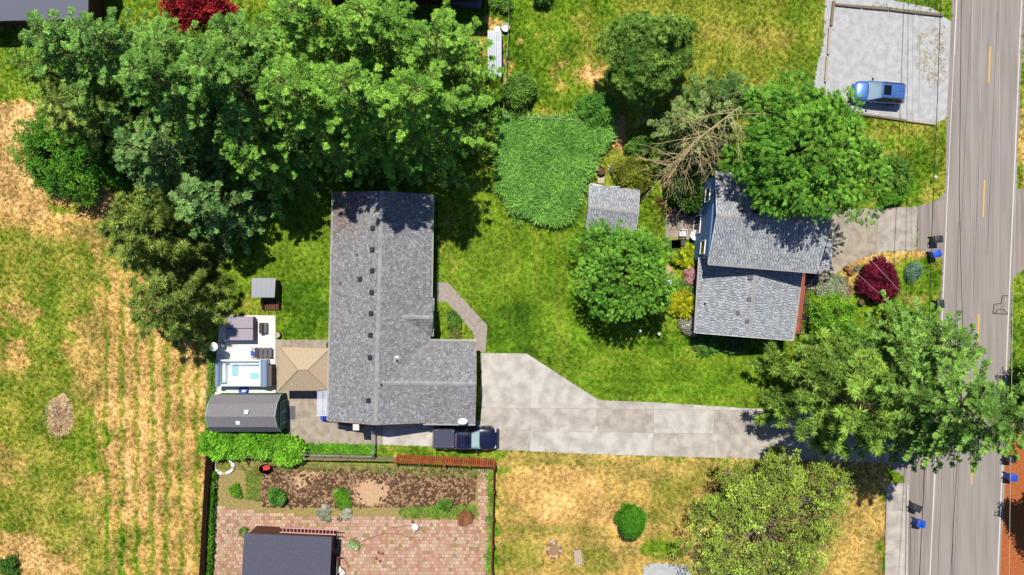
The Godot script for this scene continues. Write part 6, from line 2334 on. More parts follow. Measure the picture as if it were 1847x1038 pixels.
# tall conifer: whorled drooping branches dressed with sprays
func conifer(label: String, px: float, py: float, h: float, R: float, ca: Color, cb: Color, o := {}) -> void:
	var group: String = o.get("group", "")
	var t := thing(o.get("called", "fir_tree"), label, "tree", g(px, py), 0, group)
	var kind: String = o.get("kind", "frond")
	var size: float = o.get("size", 0.66)
	var low: float = o.get("low", 0.12)
	var curve: float = o.get("curve", 0.75)
	var dens: float = o.get("dens", 1.0)
	var lean: Vector3 = o.get("lean", Vector3.ZERO)
	var tr := MB.new()
	var tp := []
	var trd := []
	for i in 9:
		var f := i / 8.0
		tp.append(Vector3(0, h * f * 0.99, 0) + lean * f * f + Vector3(sin(f * 5.0), 0, cos(f * 4.0)) * 0.08)
		trd.append(lerpf(h * 0.018, 0.02, pow(f, 0.9)))
	tr.tube(tp, trd, 8)
	put(tr, "trunk", M.trunk, t)
	var br := MB.new()
	var L := Leaves.new()
	var y := h * low
	var step: float = o.get("step", 0.66 if kind == "frond" else 0.36) / dens
	var az := rnd(0, TAU)
	while y < h * 0.985:
		var f := (y - h * low) / (h * (1 - low))
		var len0 := R * pow(1.0 - f, curve) + 0.25
		if f < 0.12: len0 *= 0.7 + f * 2.5
		var n := 5 if f < 0.85 else 4
		for k in n:
			az += TAU / n + rnd(-0.3, 0.3)
			if rng.randf() < o.get("gap", 0.06): continue
			var ln := len0 * rnd(0.72, 1.16)
			var rise := lerpf(o.get("droop", -0.18), 0.55, pow(f, 1.6)) + rnd(-.1, .1)
			var d := Vector3(cos(az), rise, sin(az)).normalized()
			var s := Vector3(0, y + rnd(-.15, .15), 0) + lean * f * f
			var tip := s + d * ln - Vector3(0, ln * ln * 0.03, 0)
			var mid := s + d * ln * 0.5
			br.tube([s, mid, tip], [0.02 + ln * 0.008, 0.015 + ln * 0.004, 0.008], 3)
			var tone := rng.randf()
			var q := 0.3 * ln
			var alt := 1.0
			while q < ln:
				var u := q / ln
				var p := s.lerp(mid, u * 2) if u < 0.5 else mid.lerp(tip, u * 2 - 1)
				alt = -alt
				var side := d.cross(Vector3.UP).normalized()
				var sz := size * rnd(0.8, 1.2) * ((1.45 - 1.0 * u) if kind == "frond" else 1.0)
				if kind == "frond":
					var fw := (d * rnd(0.5, 0.8) + side * alt * rnd(0.5, 0.95) + Vector3(0, rnd(-.25, .1), 0))
					L.xf.append(Transform3D(facing(fw, Vector3.UP + side * rnd(-.35, .35) + d * rnd(-.3, .3), sz), p))
				else:
					if u > 0.4:
						L.xf.append(Transform3D(facing(Vector3(cos(az + rnd(-2, 2)), rnd(-.3, .3), sin(az + rnd(-2, 2))), Vector3.UP + d * rnd(0, .6), sz * 0.62), p + side * alt * rnd(0, 0.35) + Vector3(0, rnd(-.1, .15), 0)))
				while L.col.size() < L.xf.size(): L.col.append(tint(ca, cb, tone + rnd(-.45, .45), rnd(0.4, 1.3)))
				q += (0.27 if kind == "frond" else 0.42) * size * rnd(0.7, 1.3) / dens
			if kind == "frond":
				for a in [-0.35, 0.0, 0.35]:
					L.xf.append(Transform3D(facing(d.rotated(Vector3.UP, a) + Vector3(0, -0.1, 0), Vector3.UP, size * rnd(.7, .95)), tip - d * 0.2))
					L.col.append(tint(ca, cb, tone + rnd(-.2, .5), rnd(0.85, 1.25)))
			else:
				for k2 in 3:
					L.xf.append(Transform3D(facing(Vector3(rnd(-1, 1), rnd(-.2, .2), rnd(-1, 1)), Vector3.UP + d * rnd(.2, .8), size * rnd(.55, .75)), tip + Vector3(rnd(-.2, .2), rnd(-.05, .1), rnd(-.2, .2))))
					L.col.append(tint(ca, cb, tone + rnd(-.3, .3), rnd(0.8, 1.2)))
		y += step * rnd(0.8, 1.2)
	put(br, "branches", M.trunk, t)
	stuff(leaves("crown", kind, L, t))

# round-headed tree or shrub made of leafy lobes on limbs
func leafy(called: String, category: String, label: String, px: float, py: float, R: float, h: float, ca: Color, cb: Color, o := {}) -> Node3D:
	var t := thing(called, label, category, g(px, py), 0, o.get("group", ""))
	var kind: String = o.get("kind", "broad")
	var size: float = o.get("size", 0.5)
	var hc: float = o.get("centre", h * 0.6)
	var rv: float = h - hc
	var nl: int = o.get("lobes", 40)
	var per: int = o.get("per", 60)
	var lr: float = o.get("lobe", 0.3) * R
	var sx: float = o.get("sx", 1.0)
	var wood: Material = o.get("wood", M.trunk)
	var tr := MB.new()
	tr.tube([Vector3.ZERO, Vector3(0.05, hc * 0.35, 0), Vector3(0, hc * 0.75, 0.05)], [maxf(0.03, h * 0.022), h * 0.018, h * 0.012], 8)
	put(tr, "trunk", wood, t)
	var br := MB.new()
	var L := Leaves.new()
	var ph := rnd(0, TAU)
	var ph2 := rnd(0, TAU)
	var odd: float = o.get("odd", 0.2)
	for i in nl:
		var u := (i + 0.5) / nl
		var a := i * 2.39996 + rnd(-.3, .3)
		var e := asin(clampf(lerpf(o.get("bottom", -0.5), 0.97, u), -1, 1))
		var rr := rnd(0.5, 1.0) * (1.0 + odd * sin(2.0 * a + ph) + odd * 0.7 * sin(3.0 * a + ph2))
		var ls := lr * rnd(0.6, 1.25)
		var c := Vector3(cos(a) * cos(e) * (R - lr * 0.6) * rr * sx, hc + sin(e) * (rv - lr * 0.5) * rr, sin(a) * cos(e) * (R - lr * 0.6) * rr)
		c.y = maxf(c.y, lr * 0.5)
		br.tube([Vector3(0, hc * 0.6 + rnd(-.2, .1) * hc, 0), Vector3(c.x * 0.45, lerpf(hc * 0.7, c.y, 0.55), c.z * 0.45), c], [h * 0.009, h * 0.006, 0.012], 4)
		for k in int(o.get("twigs", 0)):
			var w := Vector3(rnd(-1, 1), rnd(-.2, .9), rnd(-1, 1)).normalized()
			br.tube([c - w * 0.3, c + w * ls * rnd(0.9, 1.6)], [0.016, 0.006], 3)
		var tone := rng.randf()
		for k in per:
			var v := Vector3(rnd(-1, 1), rnd(-0.7, 1), rnd(-1, 1))
			if v.length() > 1.0 or v.length() < 0.25:
				v = v.normalized() * rnd(0.5, 1.0)
			var p := c + v * ls * Vector3(1.15, 0.8, 1.15)
			if p.y < 0.03: p.y = 0.03
			var out := (v + Vector3(c.x, 0, c.z).normalized() * 0.3)
			if kind == "pinnate":
				L.xf.append(Transform3D(facing(Vector3(out.x + rnd(-.4, .4), rnd(-.3, .15), out.z + rnd(-.4, .4)), Vector3.UP + out * 0.4, size * rnd(.75, 1.2)), p))
			elif kind == "blades":
				L.xf.append(Transform3D(Basis(Vector3.UP, rnd(0, TAU)).scaled(Vector3.ONE * size * rnd(.7, 1.2)), p))
			else:
				L.xf.append(Transform3D(facing(Vector3(rnd(-1, 1), rnd(-.3, .3), rnd(-1, 1)), Vector3.UP + out * 0.9 + Vector3(rnd(-.4, .4), 0, rnd(-.4, .4)), size * rnd(.7, 1.25)), p))
			L.col.append(tint(ca, cb, tone + rnd(-.5, .5), rnd(0.5, 1.35)))
	put(br, "branches", wood, t)
	stuff(leaves("crown", kind, L, t))
	return t

func trees() -> void:
	var bright := Color(0.11, 0.255, 0.038)
	var lime := Color(0.27, 0.49, 0.075)
	var fir := Color(0.085, 0.2, 0.035)
	var firl := Color(0.23, 0.43, 0.09)
	var blue := Color(0.09, 0.2, 0.055)
	var bluel := Color(0.24, 0.39, 0.12)
	var olive := Color(0.12, 0.19, 0.035)
	var olivel := Color(0.36, 0.47, 0.1)
	var G := "firs in the dense grove behind the grey house"
	conifer("bright green fir at the reed bed end of the grove, branches over the roof", 800, 262, 18, 5.0, bright, lime, {"group": G, "size": 0.7, "curve": 0.6, "droop": -0.05})
	conifer("bright green fir shading the ridge end of the grey house", 712, 262, 19.5, 4.8, bright, lime, {"group": G, "size": 0.7, "curve": 0.6, "droop": -0.05})
	conifer("bright green fir near the lawn behind the grey house corner", 625, 248, 18, 4.8, bright, lime, {"group": G, "size": 0.7, "curve": 0.6, "droop": -0.05})
	conifer("mid green fir with pale inner branches in the middle of the grove", 520, 228, 18, 5.6, fir, firl, {"group": G, "curve": 0.6})
	conifer("mid green fir of the grove beside the blue-green spruces", 438, 235, 18, 5.2, fir, firl, {"group": G, "curve": 0.6})
	conifer("bright green fir in the second row towards the brown house deck", 812, 158, 14, 5.2, bright, lime, {"group": G, "size": 0.7, "curve": 0.55, "droop": -0.05})
	conifer("bright green fir of the second row next to the brown house wall", 716, 140, 15, 5.2, bright, lime, {"group": G, "size": 0.7, "curve": 0.55, "droop": -0.05})
	conifer("light green fir of the second row between brown house and red tree", 620, 130, 15, 5.2, bright, lime, {"group": G, "curve": 0.55})
	conifer("mid green fir of the second row beside the red leaved tree", 522, 158, 14, 5.0, fir, firl, {"group": G, "curve": 0.6})
	conifer("tall mid green fir of the second row under the red leaved tree", 430, 178, 15, 4.8, fir, firl, {"group": G, "curve": 0.6})
	conifer("bluish fir growing before the smooth grey roof", 345, 172, 16, 4.8, blue, firl, {"group": G, "curve": 0.6})
	conifer("olive tinged fir with bare brown twigs at the field edge", 292, 240, 13, 4.2, olive, firl, {"group": G, "gap": 0.25})
	conifer("blue-green spruce above the olive pines", 375, 315, 13, 4.6, blue, bluel, {"called": "spruce_tree", "size": 0.7, "droop": -0.2, "curve": 0.6, "gap": 0.15})
	conifer("pale blue-green spruce with long curved fronds over the shady lawn", 440, 378, 10, 3.9, blue, bluel, {"called": "spruce_tree", "size": 0.85, "droop": -0.3, "curve": 0.6, "gap": 0.2, "lean": Vector3(-0.6, 0, 0.4)})
	conifer("low fir between the spruces and the grey house", 525, 305, 12, 4.2, bright, lime, {"group": G, "curve": 0.6})
	conifer("olive green pine with round tufts bordering the straw field", 332, 428, 9.5, 4.0, olive, olivel, {"called": "pine_tree", "kind": "star", "size": 0.95, "curve": 0.45, "low": 0.2})
	conifer("dark olive pine beside the hot tub terrace", 362, 545, 8.5, 3.9, olive, olivel, {"called": "pine_tree", "kind": "star", "size": 0.8, "curve": 0.4, "low": 0.2, "gap": 0.15})
	conifer("large tufted pine leaning over the long driveway and blue house corner", 1436, 690, 13, 5.0, Color(0.12, 0.22, 0.035), Color(0.34, 0.52, 0.09), {"called": "pine_tree", "kind": "star", "size": 1.1, "curve": 0.4, "low": 0.25, "gap": 0.2, "dens": 0.9})
	conifer("tall feathery roadside conifer reaching over the road", 1534, 684, 21, 6.0, Color(0.085, 0.19, 0.035), Color(0.25, 0.45, 0.085), {"called": "roadside_conifer", "size": 0.62, "curve": 0.5, "low": 0.15})
	conifer("shorter feathery conifer beside the driveway mouth", 1556, 728, 13, 5.0, Color(0.085, 0.19, 0.035), Color(0.25, 0.45, 0.085), {"called": "roadside_conifer", "size": 0.62, "curve": 0.5, "low": 0.15})
	conifer("feathery young conifer above the bins on the verge", 1600, 610, 11, 4.2, Color(0.085, 0.19, 0.035), Color(0.25, 0.45, 0.085), {"called": "roadside_conifer", "size": 0.62, "curve": 0.5, "low": 0.12})
	leafy("pine_tree", "tree", "dense dark green pine alone in the olive field", 1143, 134, 3.9, 8.4, Color(0.1, 0.21, 0.035), Color(0.28, 0.46, 0.085), {"kind": "star", "size": 0.42, "lobes": 64, "per": 60, "lobe": 0.22, "centre": 5.2, "bottom": -0.6, "odd": 0.12})
	conifer("grey-green ragged conifer with bare twigs beside the dead tree", 1228, 250, 9.5, 4.3, Color(0.116, 0.186, 0.051), Color(0.29, 0.383, 0.128), {"called": "ragged_conifer", "size": 0.66, "gap": 0.2, "curve": 0.5})
	conifer("dark green conifer behind the ragged one at the olive field", 1262, 222, 10, 3.8, Color(0.0812, 0.174, 0.0418), Color(0.232, 0.371, 0.0928), {"called": "ragged_conifer", "size": 0.66, "gap": 0.15, "curve": 0.5})
	conifer("blue-green fir hiding most of the smooth grey roof", 268, 165, 15, 4.8, blue, firl, {"group": G, "curve": 0.6})
	conifer("yellow tinged fir at the dark gap beside the smooth grey roof", 236, 240, 11, 3.8, olive, olivel, {"group": G, "curve": 0.6, "gap": 0.15})
	conifer("light green fir with long drooping fronds at the edge of the dark gap", 196, 182, 11, 4.0, olive, lime, {"group": G, "curve": 0.6, "gap": 0.2})
	# broadleaved trees
	leafy("walnut_tree", "tree", "spreading bright green tree overhanging the blue house roof", 1368, 312, 5.9, 12.4, Color(0.07, 0.195, 0.024), Color(0.195, 0.41, 0.05), {"kind": "pinnate", "size": 0.38, "lobes": 80, "per": 120, "lobe": 0.2, "centre": 9.2, "bottom": -0.6, "odd": 0.1})
	leafy("ash_tree", "tree", "bright green round tree on the lawn over the garden shed", 1108, 494, 4.6, 7.8, Color(0.07, 0.195, 0.024), Color(0.195, 0.41, 0.05), {"kind": "pinnate", "size": 0.33, "lobes": 62, "per": 105, "lobe": 0.22, "centre": 4.4, "bottom": -0.6, "sx": 0.92, "odd": 0.14})
	leafy("birch_tree", "tree", "airy pale green tree with bare twigs on the dry lawn", 1352, 922, 7.4, 7.6, Color(0.16, 0.22, 0.035), Color(0.34, 0.48, 0.075), {"kind": "fine", "size": 0.6, "lobes": 84, "per": 22, "lobe": 0.15, "centre": 4.5, "bottom": -0.5, "odd": 0.1, "twigs": 9, "wood": M.trunk_grey})
	leafy("birch_sapling", "tree", "slender pale green sapling at the driveway edge", 1378, 838, 1.7, 5.0, Color(0.16, 0.22, 0.035), Color(0.34, 0.48, 0.075), {"kind": "fine", "size": 0.7, "lobes": 14, "per": 40, "lobe": 0.4, "centre": 3.2, "wood": M.trunk_grey})
	leafy("red_maple", "tree", "crimson leaved tree beyond the grove at the brown house", 418, 58, 2.8, 9.0, Color(0.174, 0.0116, 0.0174), Color(0.406, 0.0362, 0.0435), {"kind": "broad", "size": 0.45, "lobes": 30, "per": 50, "lobe": 0.3, "centre": 7.0})
	leafy("hazel_tree", "tree", "low rounded bright green tree at the straw field edge", 152, 285, 4.5, 4.4, Color(0.0435, 0.16, 0.0174), Color(0.123, 0.29, 0.029), {"kind": "broad", "size": 0.42, "lobes": 50, "per": 60, "lobe": 0.25, "centre": 1.8, "bottom": -0.5, "odd": 0.08})
	leafy("roadside_tree", "tree", "bright green tree leaning in over the far lane", 1842, 690, 2.6, 6.0, Color(0.087, 0.217, 0.029), Color(0.189, 0.377, 0.0435), {"kind": "fine", "size": 0.75, "lobes": 26, "per": 60, "lobe": 0.3, "centre": 4.0})
	leafy("roadside_tree", "tree", "leafy tree casting shade on the red bark verge", 1868, 900, 3.2, 7.0, Color(0.0725, 0.174, 0.029), Color(0.145, 0.29, 0.0435), {"kind": "fine", "size": 0.8, "lobes": 30, "per": 55, "lobe": 0.28, "centre": 4.5})
	# dead tree with drooping bare branches
	var t := thing("dead_tree", "dead leaning tree with yellow bare drooping branches beside the patio", "tree", g(1195, 318))
	var o := g(1195, 318)
	var axis := [Vector3.ZERO, at(1215, 300, 5.0) - o, at(1262, 250, 9.5) - o, at(1335, 192, 11.0) - o]
	var tk := MB.new()
	tk.tube(axis, [0.2, 0.16, 0.1, 0.03], 8)
	put(tk, "trunk", M.dead_wood, t)
	for k in 90:
		var f := rnd(0.25, 1.0) * 3.0
		var i := mini(int(f), 2)
		var s: Vector3 = axis[i].lerp(axis[i + 1], f - i)
		var d := Vector3(rnd(-1, 1), rnd(-.3, .3), rnd(-0.4, 1.2)).normalized()
		var ln := rnd(1.2, 3.6)
		var e := s + d * ln * 0.55 + Vector3(0, 0.1, 0)
		var tip := s + d * ln - Vector3(0, rnd(.3, 1.4), 0)
		var b := MB.new()
		b.tube([s, e, tip], [0.026, 0.018, 0.009], 4)
		for j in 5:
			var u := rnd(.3, 1.0)
			var q := s.lerp(e, u * 2) if u < .5 else e.lerp(tip, u * 2 - 1)
			b.tube([q, q + (d + Vector3(rnd(-1, 1), rnd(-.6, .1), rnd(-1, 1))).normalized() * rnd(.4, 1.0)], [0.018, 0.006], 3)
		put(b, "limb", M.dead_wood, t)

func scatter(called: String, label: String, category: String, poly: Array, n: int, kind: String, size: float, ca: Color, cb: Color, h0 := 0.0, h1 := 0.0) -> void:
	var P := PackedVector2Array()
	var lo := Vector2(99999, 99999); var hi := -lo
	for q in poly:
		P.append(Vector2(q[0], q[1]))
		lo = lo.min(P[-1]); hi = hi.max(P[-1])
	var L := Leaves.new()
	var clump := FastNoiseLite.new()
	clump.seed = n
	clump.frequency = 0.045
	while L.xf.size() < n:
		var q := Vector2(rnd(lo.x, hi.x), rnd(lo.y, hi.y))
		if not Geometry2D.is_point_in_polygon(q, P): continue
		var thick := clump.get_noise_2d(q.x, q.y)
		if n > 1000 and rng.randf() > 0.75 + thick * 1.4: continue
		if n > 4000: q += Vector2(rng.randfn(0, 6), rng.randfn(0, 6))
		var s := size * rnd(.45, 1.45)
		var b := Basis(Vector3.UP, rnd(0, TAU)).scaled(Vector3(s, s, s)) if kind == "blades" else facing(Vector3(rnd(-1, 1), rnd(-.2, .2), rnd(-1, 1)), Vector3(rnd(-.5, .5), 1, rnd(-.5, .5)), s)
		if kind == "blades": b = Basis(Vector3.RIGHT, rnd(-.25, .25)) * Basis(Vector3.BACK, rnd(-.25, .25)) * b
		L.xf.append(Transform3D(b, g(q.x, q.y) + Vector3(0, rnd(h0, h1), 0)))
		L.col.append(tint(ca, cb, rng.randf() + thick, rnd(.7, 1.25)))
	var o := leaves(called, kind, L, null)
	stuff(o)
	tag(o, label, category)

func shrubs() -> void:
	var gd := Color(0.06, 0.15, 0.025)
	var gl := Color(0.15, 0.29, 0.045)
	leafy("rhododendron", "shrub", "rounded golden green shrub beside the garden shed", 1140, 318, 1.75, 2.4, Color(0.10, 0.13, 0.015), Color(0.3, 0.32, 0.045), {"size": 0.3, "lobes": 34, "per": 40, "lobe": 0.3, "centre": 1.0})
	leafy("laurel", "shrub", "dark green glossy shrub under the dead tree", 1150, 265, 1.0, 1.8, gd, gl, {"size": 0.3, "lobes": 14, "per": 40, "lobe": 0.4, "centre": 0.8})
	leafy("laurel", "shrub", "leafy green shrub between dead tree and blue wall", 1236, 334, 2.3, 3.2, gd, gl, {"size": 0.34, "lobes": 30, "per": 45, "lobe": 0.3, "centre": 1.5})
	leafy("golden_shrub", "shrub", "vivid yellow-green shrub below the black grill", 1240, 464, 0.95, 1.2, Color(0.2, 0.26, 0.01), Color(0.42, 0.48, 0.02), {"kind": "pinnate", "size": 0.4, "lobes": 14, "per": 34, "lobe": 0.4, "centre": 0.5, "odd": 0.38})
	leafy("golden_shrub", "shrub", "vivid yellow shrub by the blue house wall near the flowers", 1228, 548, 1.2, 1.3, Color(0.26, 0.28, 0.01), Color(0.5, 0.5, 0.03), {"kind": "pinnate", "size": 0.4, "lobes": 18, "per": 34, "lobe": 0.38, "centre": 0.5, "odd": 0.38})
	leafy("box_shrub", "shrub", "dark round shrub between black grill and yellow shrub", 1218, 462, 0.75, 1.0, gd, gl, {"size": 0.24, "lobes": 10, "per": 40, "lobe": 0.45, "centre": 0.4})
	leafy("flower_shrub", "shrub", "pink flowering shrub above the pale bowl pot", 1245, 495, 0.7, 0.9, Color(0.3, 0.1, 0.1), Color(0.55, 0.32, 0.32), {"kind": "fine", "size": 0.35, "lobes": 10, "per": 40, "lobe": 0.45, "centre": 0.4, "odd": 0.38})
	leafy("flower_shrub", "shrub", "white and pink flowering shrub at the blue house corner", 1240, 588, 0.9, 0.9, Color(0.1, 0.14, 0.06), Color(0.5, 0.45, 0.42), {"kind": "fine", "size": 0.35, "lobes": 12, "per": 40, "lobe": 0.42, "centre": 0.4, "odd": 0.38})
	leafy("fern_clump", "shrub", "dark green fern clump between pot and yellow shrub", 1234, 525, 0.8, 0.8, gd, gl, {"kind": "pinnate", "size": 0.35, "lobes": 10, "per": 34, "lobe": 0.42, "centre": 0.3})
	leafy("fern_clump", "shrub", "drooping green fern clump in the blue house shadow", 1272, 617, 0.9, 0.8, gd, gl, {"kind": "pinnate", "size": 0.5, "lobes": 12, "per": 30, "lobe": 0.42, "centre": 0.3})
	leafy("hydrangea", "shrub", "shaded shrub with white flowers under the blue house eave", 1320, 620, 1.0, 0.9, gd, Color(0.2, 0.25, 0.12), {"kind": "broad", "size": 0.26, "lobes": 14, "per": 30, "lobe": 0.4, "centre": 0.4})
	leafy("japanese_maple", "shrub", "dense dark crimson domed maple beside the driveway", 1576, 506, 1.75, 1.9, Color(0.0653, 0.0087, 0.0174), Color(0.181, 0.0174, 0.0435), {"kind": "pinnate", "size": 0.3, "lobes": 60, "per": 60, "lobe": 0.22, "centre": 0.6, "bottom": -0.2, "odd": 0.06})
	leafy("camellia", "shrub", "large glossy bright green shrub beside the red deck", 1488, 584, 2.6, 3.2, Color(0.0725, 0.203, 0.0174), Color(0.246, 0.464, 0.0435), {"kind": "broad", "size": 0.3, "lobes": 44, "per": 50, "lobe": 0.26, "centre": 1.5})
	leafy("silver_shrub", "shrub", "silvery sprawling foliage beside the terracotta bowls", 1500, 520, 1.4, 0.7, Color(0.2, 0.25, 0.14), Color(0.45, 0.48, 0.34), {"kind": "fine", "size": 0.42, "lobes": 26, "per": 30, "lobe": 0.28, "centre": 0.25})
	leafy("blue_juniper", "shrub", "small blue-green mound on the front lawn", 1645, 489, 0.85, 0.8, Color(0.087, 0.189, 0.116), Color(0.203, 0.348, 0.232), {"kind": "fine", "size": 0.3, "lobes": 14, "per": 36, "lobe": 0.4, "centre": 0.3})
	leafy("pieris", "shrub", "mid green spreading shrub on the verge near the road", 1600, 314, 1.5, 2.2, gd, gl, {"kind": "pinnate", "size": 0.4, "lobes": 18, "per": 40, "lobe": 0.36, "centre": 1.2})
	leafy("grass_mound", "shrub", "soft round bright green mound beside the blue house driveway", 1603, 352, 1.15, 1.1, Color(0.0725, 0.217, 0.0203), Color(0.16, 0.348, 0.0319), {"kind": "blades", "size": 0.4, "lobes": 24, "per": 30, "lobe": 0.35, "centre": 0.35})
	leafy("grass_mound", "shrub", "taller bright green mound between pieris and driveway", 1624, 338, 1.0, 1.0, Color(0.0725, 0.217, 0.0203), Color(0.145, 0.319, 0.029), {"kind": "blades", "size": 0.4, "lobes": 20, "per": 30, "lobe": 0.35, "centre": 0.35})
	leafy("elder_bush", "shrub", "bright green bush against the green wire fence", 938, 172, 1.7, 2.2, gd, gl, {"size": 0.34, "lobes": 26, "per": 46, "lobe": 0.3, "centre": 1.0})
	leafy("elder_bush", "shrub", "dark leafy bush at the end of the wire fence yard", 978, 0, 0.8, 1.3, gd, gl, {"size": 0.3, "lobes": 12, "per": 40, "lobe": 0.4, "centre": 0.6})
	leafy("bramble", "shrub", "tall green bramble between the reeds and the dirt track", 1075, 205, 1.6, 1.7, Color(0.058, 0.189, 0.029), Color(0.131, 0.304, 0.0435), {"kind": "fine", "size": 0.6, "lobes": 26, "per": 40, "lobe": 0.3, "centre": 0.7})
	leafy("weed_clump", "shrub", "ragged weeds hanging beside the trailer", 903, 6, 0.9, 0.9, gd, gl, {"kind": "fine", "size": 0.6, "lobes": 10, "per": 30, "lobe": 0.4, "centre": 0.4})
	leafy("arborvitae", "shrub", "tall oval clipped evergreen alone on the dry lawn", 1131, 926, 1.2, 4.4, Color(0.0362, 0.145, 0.0116), Color(0.0943, 0.275, 0.0174), {"kind": "fine", "size": 0.36, "lobes": 64, "per": 60, "lobe": 0.34, "centre": 2.0, "bottom": -0.9, "odd": 0.05})
	leafy("rose_bush", "shrub", "leafy rose bush with red bloom between house and path", 818, 577, 0.75, 1.1, gd, gl, {"size": 0.24, "lobes": 10, "per": 30, "lobe": 0.42, "centre": 0.5, "odd": 0.38})
	leafy("rose_bush", "shrub", "small rose bush with pink blooms near the garage eave", 821, 600, 0.6, 0.8, gd, Color(0.29, 0.29, 0.087), {"size": 0.22, "lobes": 8, "per": 26, "lobe": 0.42, "centre": 0.35, "odd": 0.38})
	leafy("potato_plant", "plant", "leafy green plant alone in the turned soil bed", 503, 896, 0.75, 0.9, Color(0.0435, 0.16, 0.029), Color(0.116, 0.29, 0.0435), {"size": 0.26, "lobes": 10, "per": 30, "lobe": 0.42, "centre": 0.4, "odd": 0.38})
	leafy("bean_plant", "plant", "small green plant casting shade at the bed corner", 804, 908, 0.55, 0.7, gd, gl, {"size": 0.26, "lobes": 7, "per": 26, "lobe": 0.45, "centre": 0.3, "odd": 0.38})
	leafy("herb_clump", "plant", "bright green herb patch in the middle of the soil bed", 618, 898, 0.8, 0.4, Color(0.0725, 0.217, 0.0174), Color(0.174, 0.377, 0.029), {"kind": "fine", "size": 0.35, "lobes": 16, "per": 30, "lobe": 0.35, "centre": 0.15, "odd": 0.38})
	leafy("herb_clump", "plant", "green herb clump left of the bean rows", 426, 886, 0.6, 0.6, Color(0.087, 0.232, 0.0174), Color(0.203, 0.406, 0.029), {"kind": "fine", "size": 0.35, "lobes": 9, "per": 30, "lobe": 0.4, "centre": 0.25, "odd": 0.38})
	leafy("silver_clump", "plant", "silvery plant at the bed edge beside the metal tub", 586, 925, 0.7, 0.45, Color(0.22, 0.26, 0.18), Color(0.5, 0.5, 0.42), {"kind": "fine", "size": 0.3, "lobes": 10, "per": 28, "lobe": 0.4, "centre": 0.2, "odd": 0.38})
	leafy("silver_clump", "plant", "silvery plant at the bed edge beside the herb patch", 626, 926, 0.6, 0.4, Color(0.22, 0.26, 0.18), Color(0.5, 0.5, 0.42), {"kind": "fine", "size": 0.3, "lobes": 8, "per": 28, "lobe": 0.4, "centre": 0.2, "odd": 0.38})
	leafy("brown_tuft", "plant", "rust brown dried tuft at the corner of the bed", 840, 931, 0.65, 0.6, Color(0.232, 0.102, 0.0435), Color(0.377, 0.174, 0.087), {"kind": "blades", "size": 0.4, "lobes": 8, "per": 24, "lobe": 0.45, "centre": 0.2, "odd": 0.38})
	leafy("ribbon_grass", "plant", "pale striped grass clump growing through the patio", 637, 979, 0.5, 0.5, Color(0.145, 0.29, 0.058), Color(0.58, 0.652, 0.362), {"kind": "blades", "size": 0.4, "lobes": 6, "per": 16, "lobe": 0.45, "centre": 0.15, "odd": 0.38})
	leafy("ribbon_grass", "plant", "small weed clump at the ladder end on the patio", 440, 958, 0.45, 0.4, gd, Color(0.362, 0.435, 0.116), {"kind": "fine", "size": 0.3, "lobes": 6, "per": 16, "lobe": 0.45, "centre": 0.15, "odd": 0.38})
	leafy("corner_bush", "shrub", "dark green bush at the corner of the straw field", 20, 1020, 0.9, 1.0, gd, gl, {"size": 0.3, "lobes": 10, "per": 36, "lobe": 0.42, "centre": 0.4})
	scatter("reeds", "dense bed of arching green reeds beside the lawn", "reeds", [[905, 222], [1048, 226], [1060, 192], [1094, 190], [1097, 255], [1070, 275], [1045, 330], [1022, 400], [985, 396], [935, 375], [905, 350]], 6500, "blades", 0.85, Color(0.05, 0.17, 0.03), Color(0.23, 0.47, 0.085))
	scatter("vine", "lush bright green vine along the rail fence below the gambrel shed", "vine", [[376, 782], [520, 784], [552, 800], [552, 820], [530, 830], [505, 824], [470, 818], [400, 818], [376, 812]], 2300, "broad", 0.5, Color(0.065, 0.221, 0.013), Color(0.208, 0.468, 0.039), 0.1, 1.1)
	scatter("ivy", "strip of ivy climbing along the foot of the brown fence", "ivy", [[384, 850], [390, 850], [380, 1095], [372, 1095]], 900, "broad", 0.28, Color(0.039, 0.143, 0.013), Color(0.104, 0.26, 0.026), 0.05, 0.7)
	scatter("ground_cover", "green strip of ground cover under the wire trellis", "ground cover", [[553, 803], [676, 805], [676, 818], [553, 816]], 1100, "fine", 0.4, Color(0.065, 0.234, 0.0156), Color(0.169, 0.39, 0.026), 0.02, 0.25)
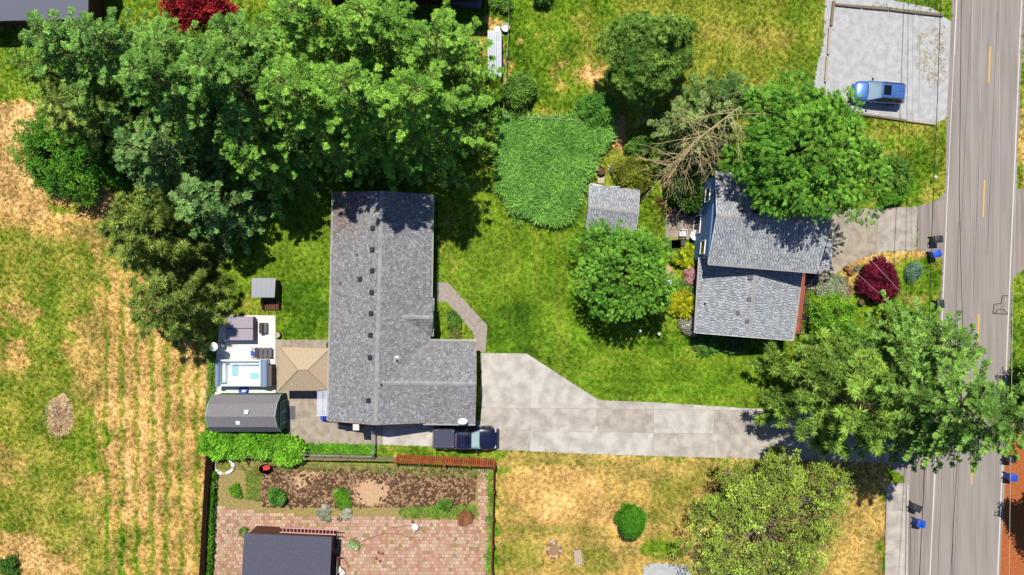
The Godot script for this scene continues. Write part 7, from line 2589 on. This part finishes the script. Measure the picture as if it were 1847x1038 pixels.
	scatter("fence_weeds", "weedy strip along the inside of the narrow brown fence", "weeds", [[880, 850], [889, 850], [885, 1095], [876, 1095]], 220, "fine", 0.36, Color(0.065, 0.195, 0.0156), Color(0.182, 0.364, 0.039), 0.02, 0.25)
	scatter("garden_weeds", "weeds and seedlings round the soil bed", "weeds", [[392, 830], [880, 846], [880, 862], [392, 846]], 500, "fine", 0.3, Color(0.13, 0.195, 0.039), Color(0.26, 0.312, 0.078), 0.02, 0.12)
	scatter("bean_rows", "rows of young green seedlings beside the soil bed", "seedlings", [[445, 850], [474, 846], [468, 906], [442, 900]], 420, "fine", 0.24, Color(0.13, 0.208, 0.039), Color(0.26, 0.338, 0.065), 0.02, 0.12)
	scatter("bed_weeds", "grassy weeds between soil bed and patio", "weeds", [[720, 916], [860, 912], [862, 936], [720, 932]], 420, "fine", 0.3, Color(0.091, 0.208, 0.026), Color(0.234, 0.364, 0.052), 0.02, 0.15)
	scatter("verge_weeds", "tall weeds along the straw field fence by the gambrel shed", "weeds", [[376, 640], [388, 640], [384, 812], [372, 812]], 420, "fine", 0.34, Color(0.078, 0.195, 0.026), Color(0.195, 0.338, 0.039), 0.02, 0.25)
	scatter("patio_weeds", "moss and weeds growing in the patio joints", "weeds", [[392, 925], [430, 930], [435, 1060], [380, 1090]], 200, "fine", 0.16, Color(0.13, 0.208, 0.039), Color(0.26, 0.312, 0.078), 0.03, 0.05)
	scatter("patio_weeds", "sparse weeds in the patio joints beside the narrow fence", "weeds", [[700, 950], [880, 950], [880, 1060], [640, 1060]], 320, "fine", 0.17, Color(0.13, 0.208, 0.039), Color(0.26, 0.312, 0.078), 0.03, 0.05)
	scatter("lot_weeds", "dry weeds growing at the road side of the gravel lot", "weeds", [[1655, 62], [1705, 45], [1704, 150], [1680, 165], [1650, 130]], 260, "fine", 0.22, Color(0.4, 0.36, 0.2), Color(0.6, 0.52, 0.32), 0.01, 0.03)
	scatter("foundation_plants", "low shaded plants along the grey house wall", "plants", [[782, 365], [789, 365], [787, 500], [782, 500]], 160, "broad", 0.26, gd, gl, 0.02, 0.3)
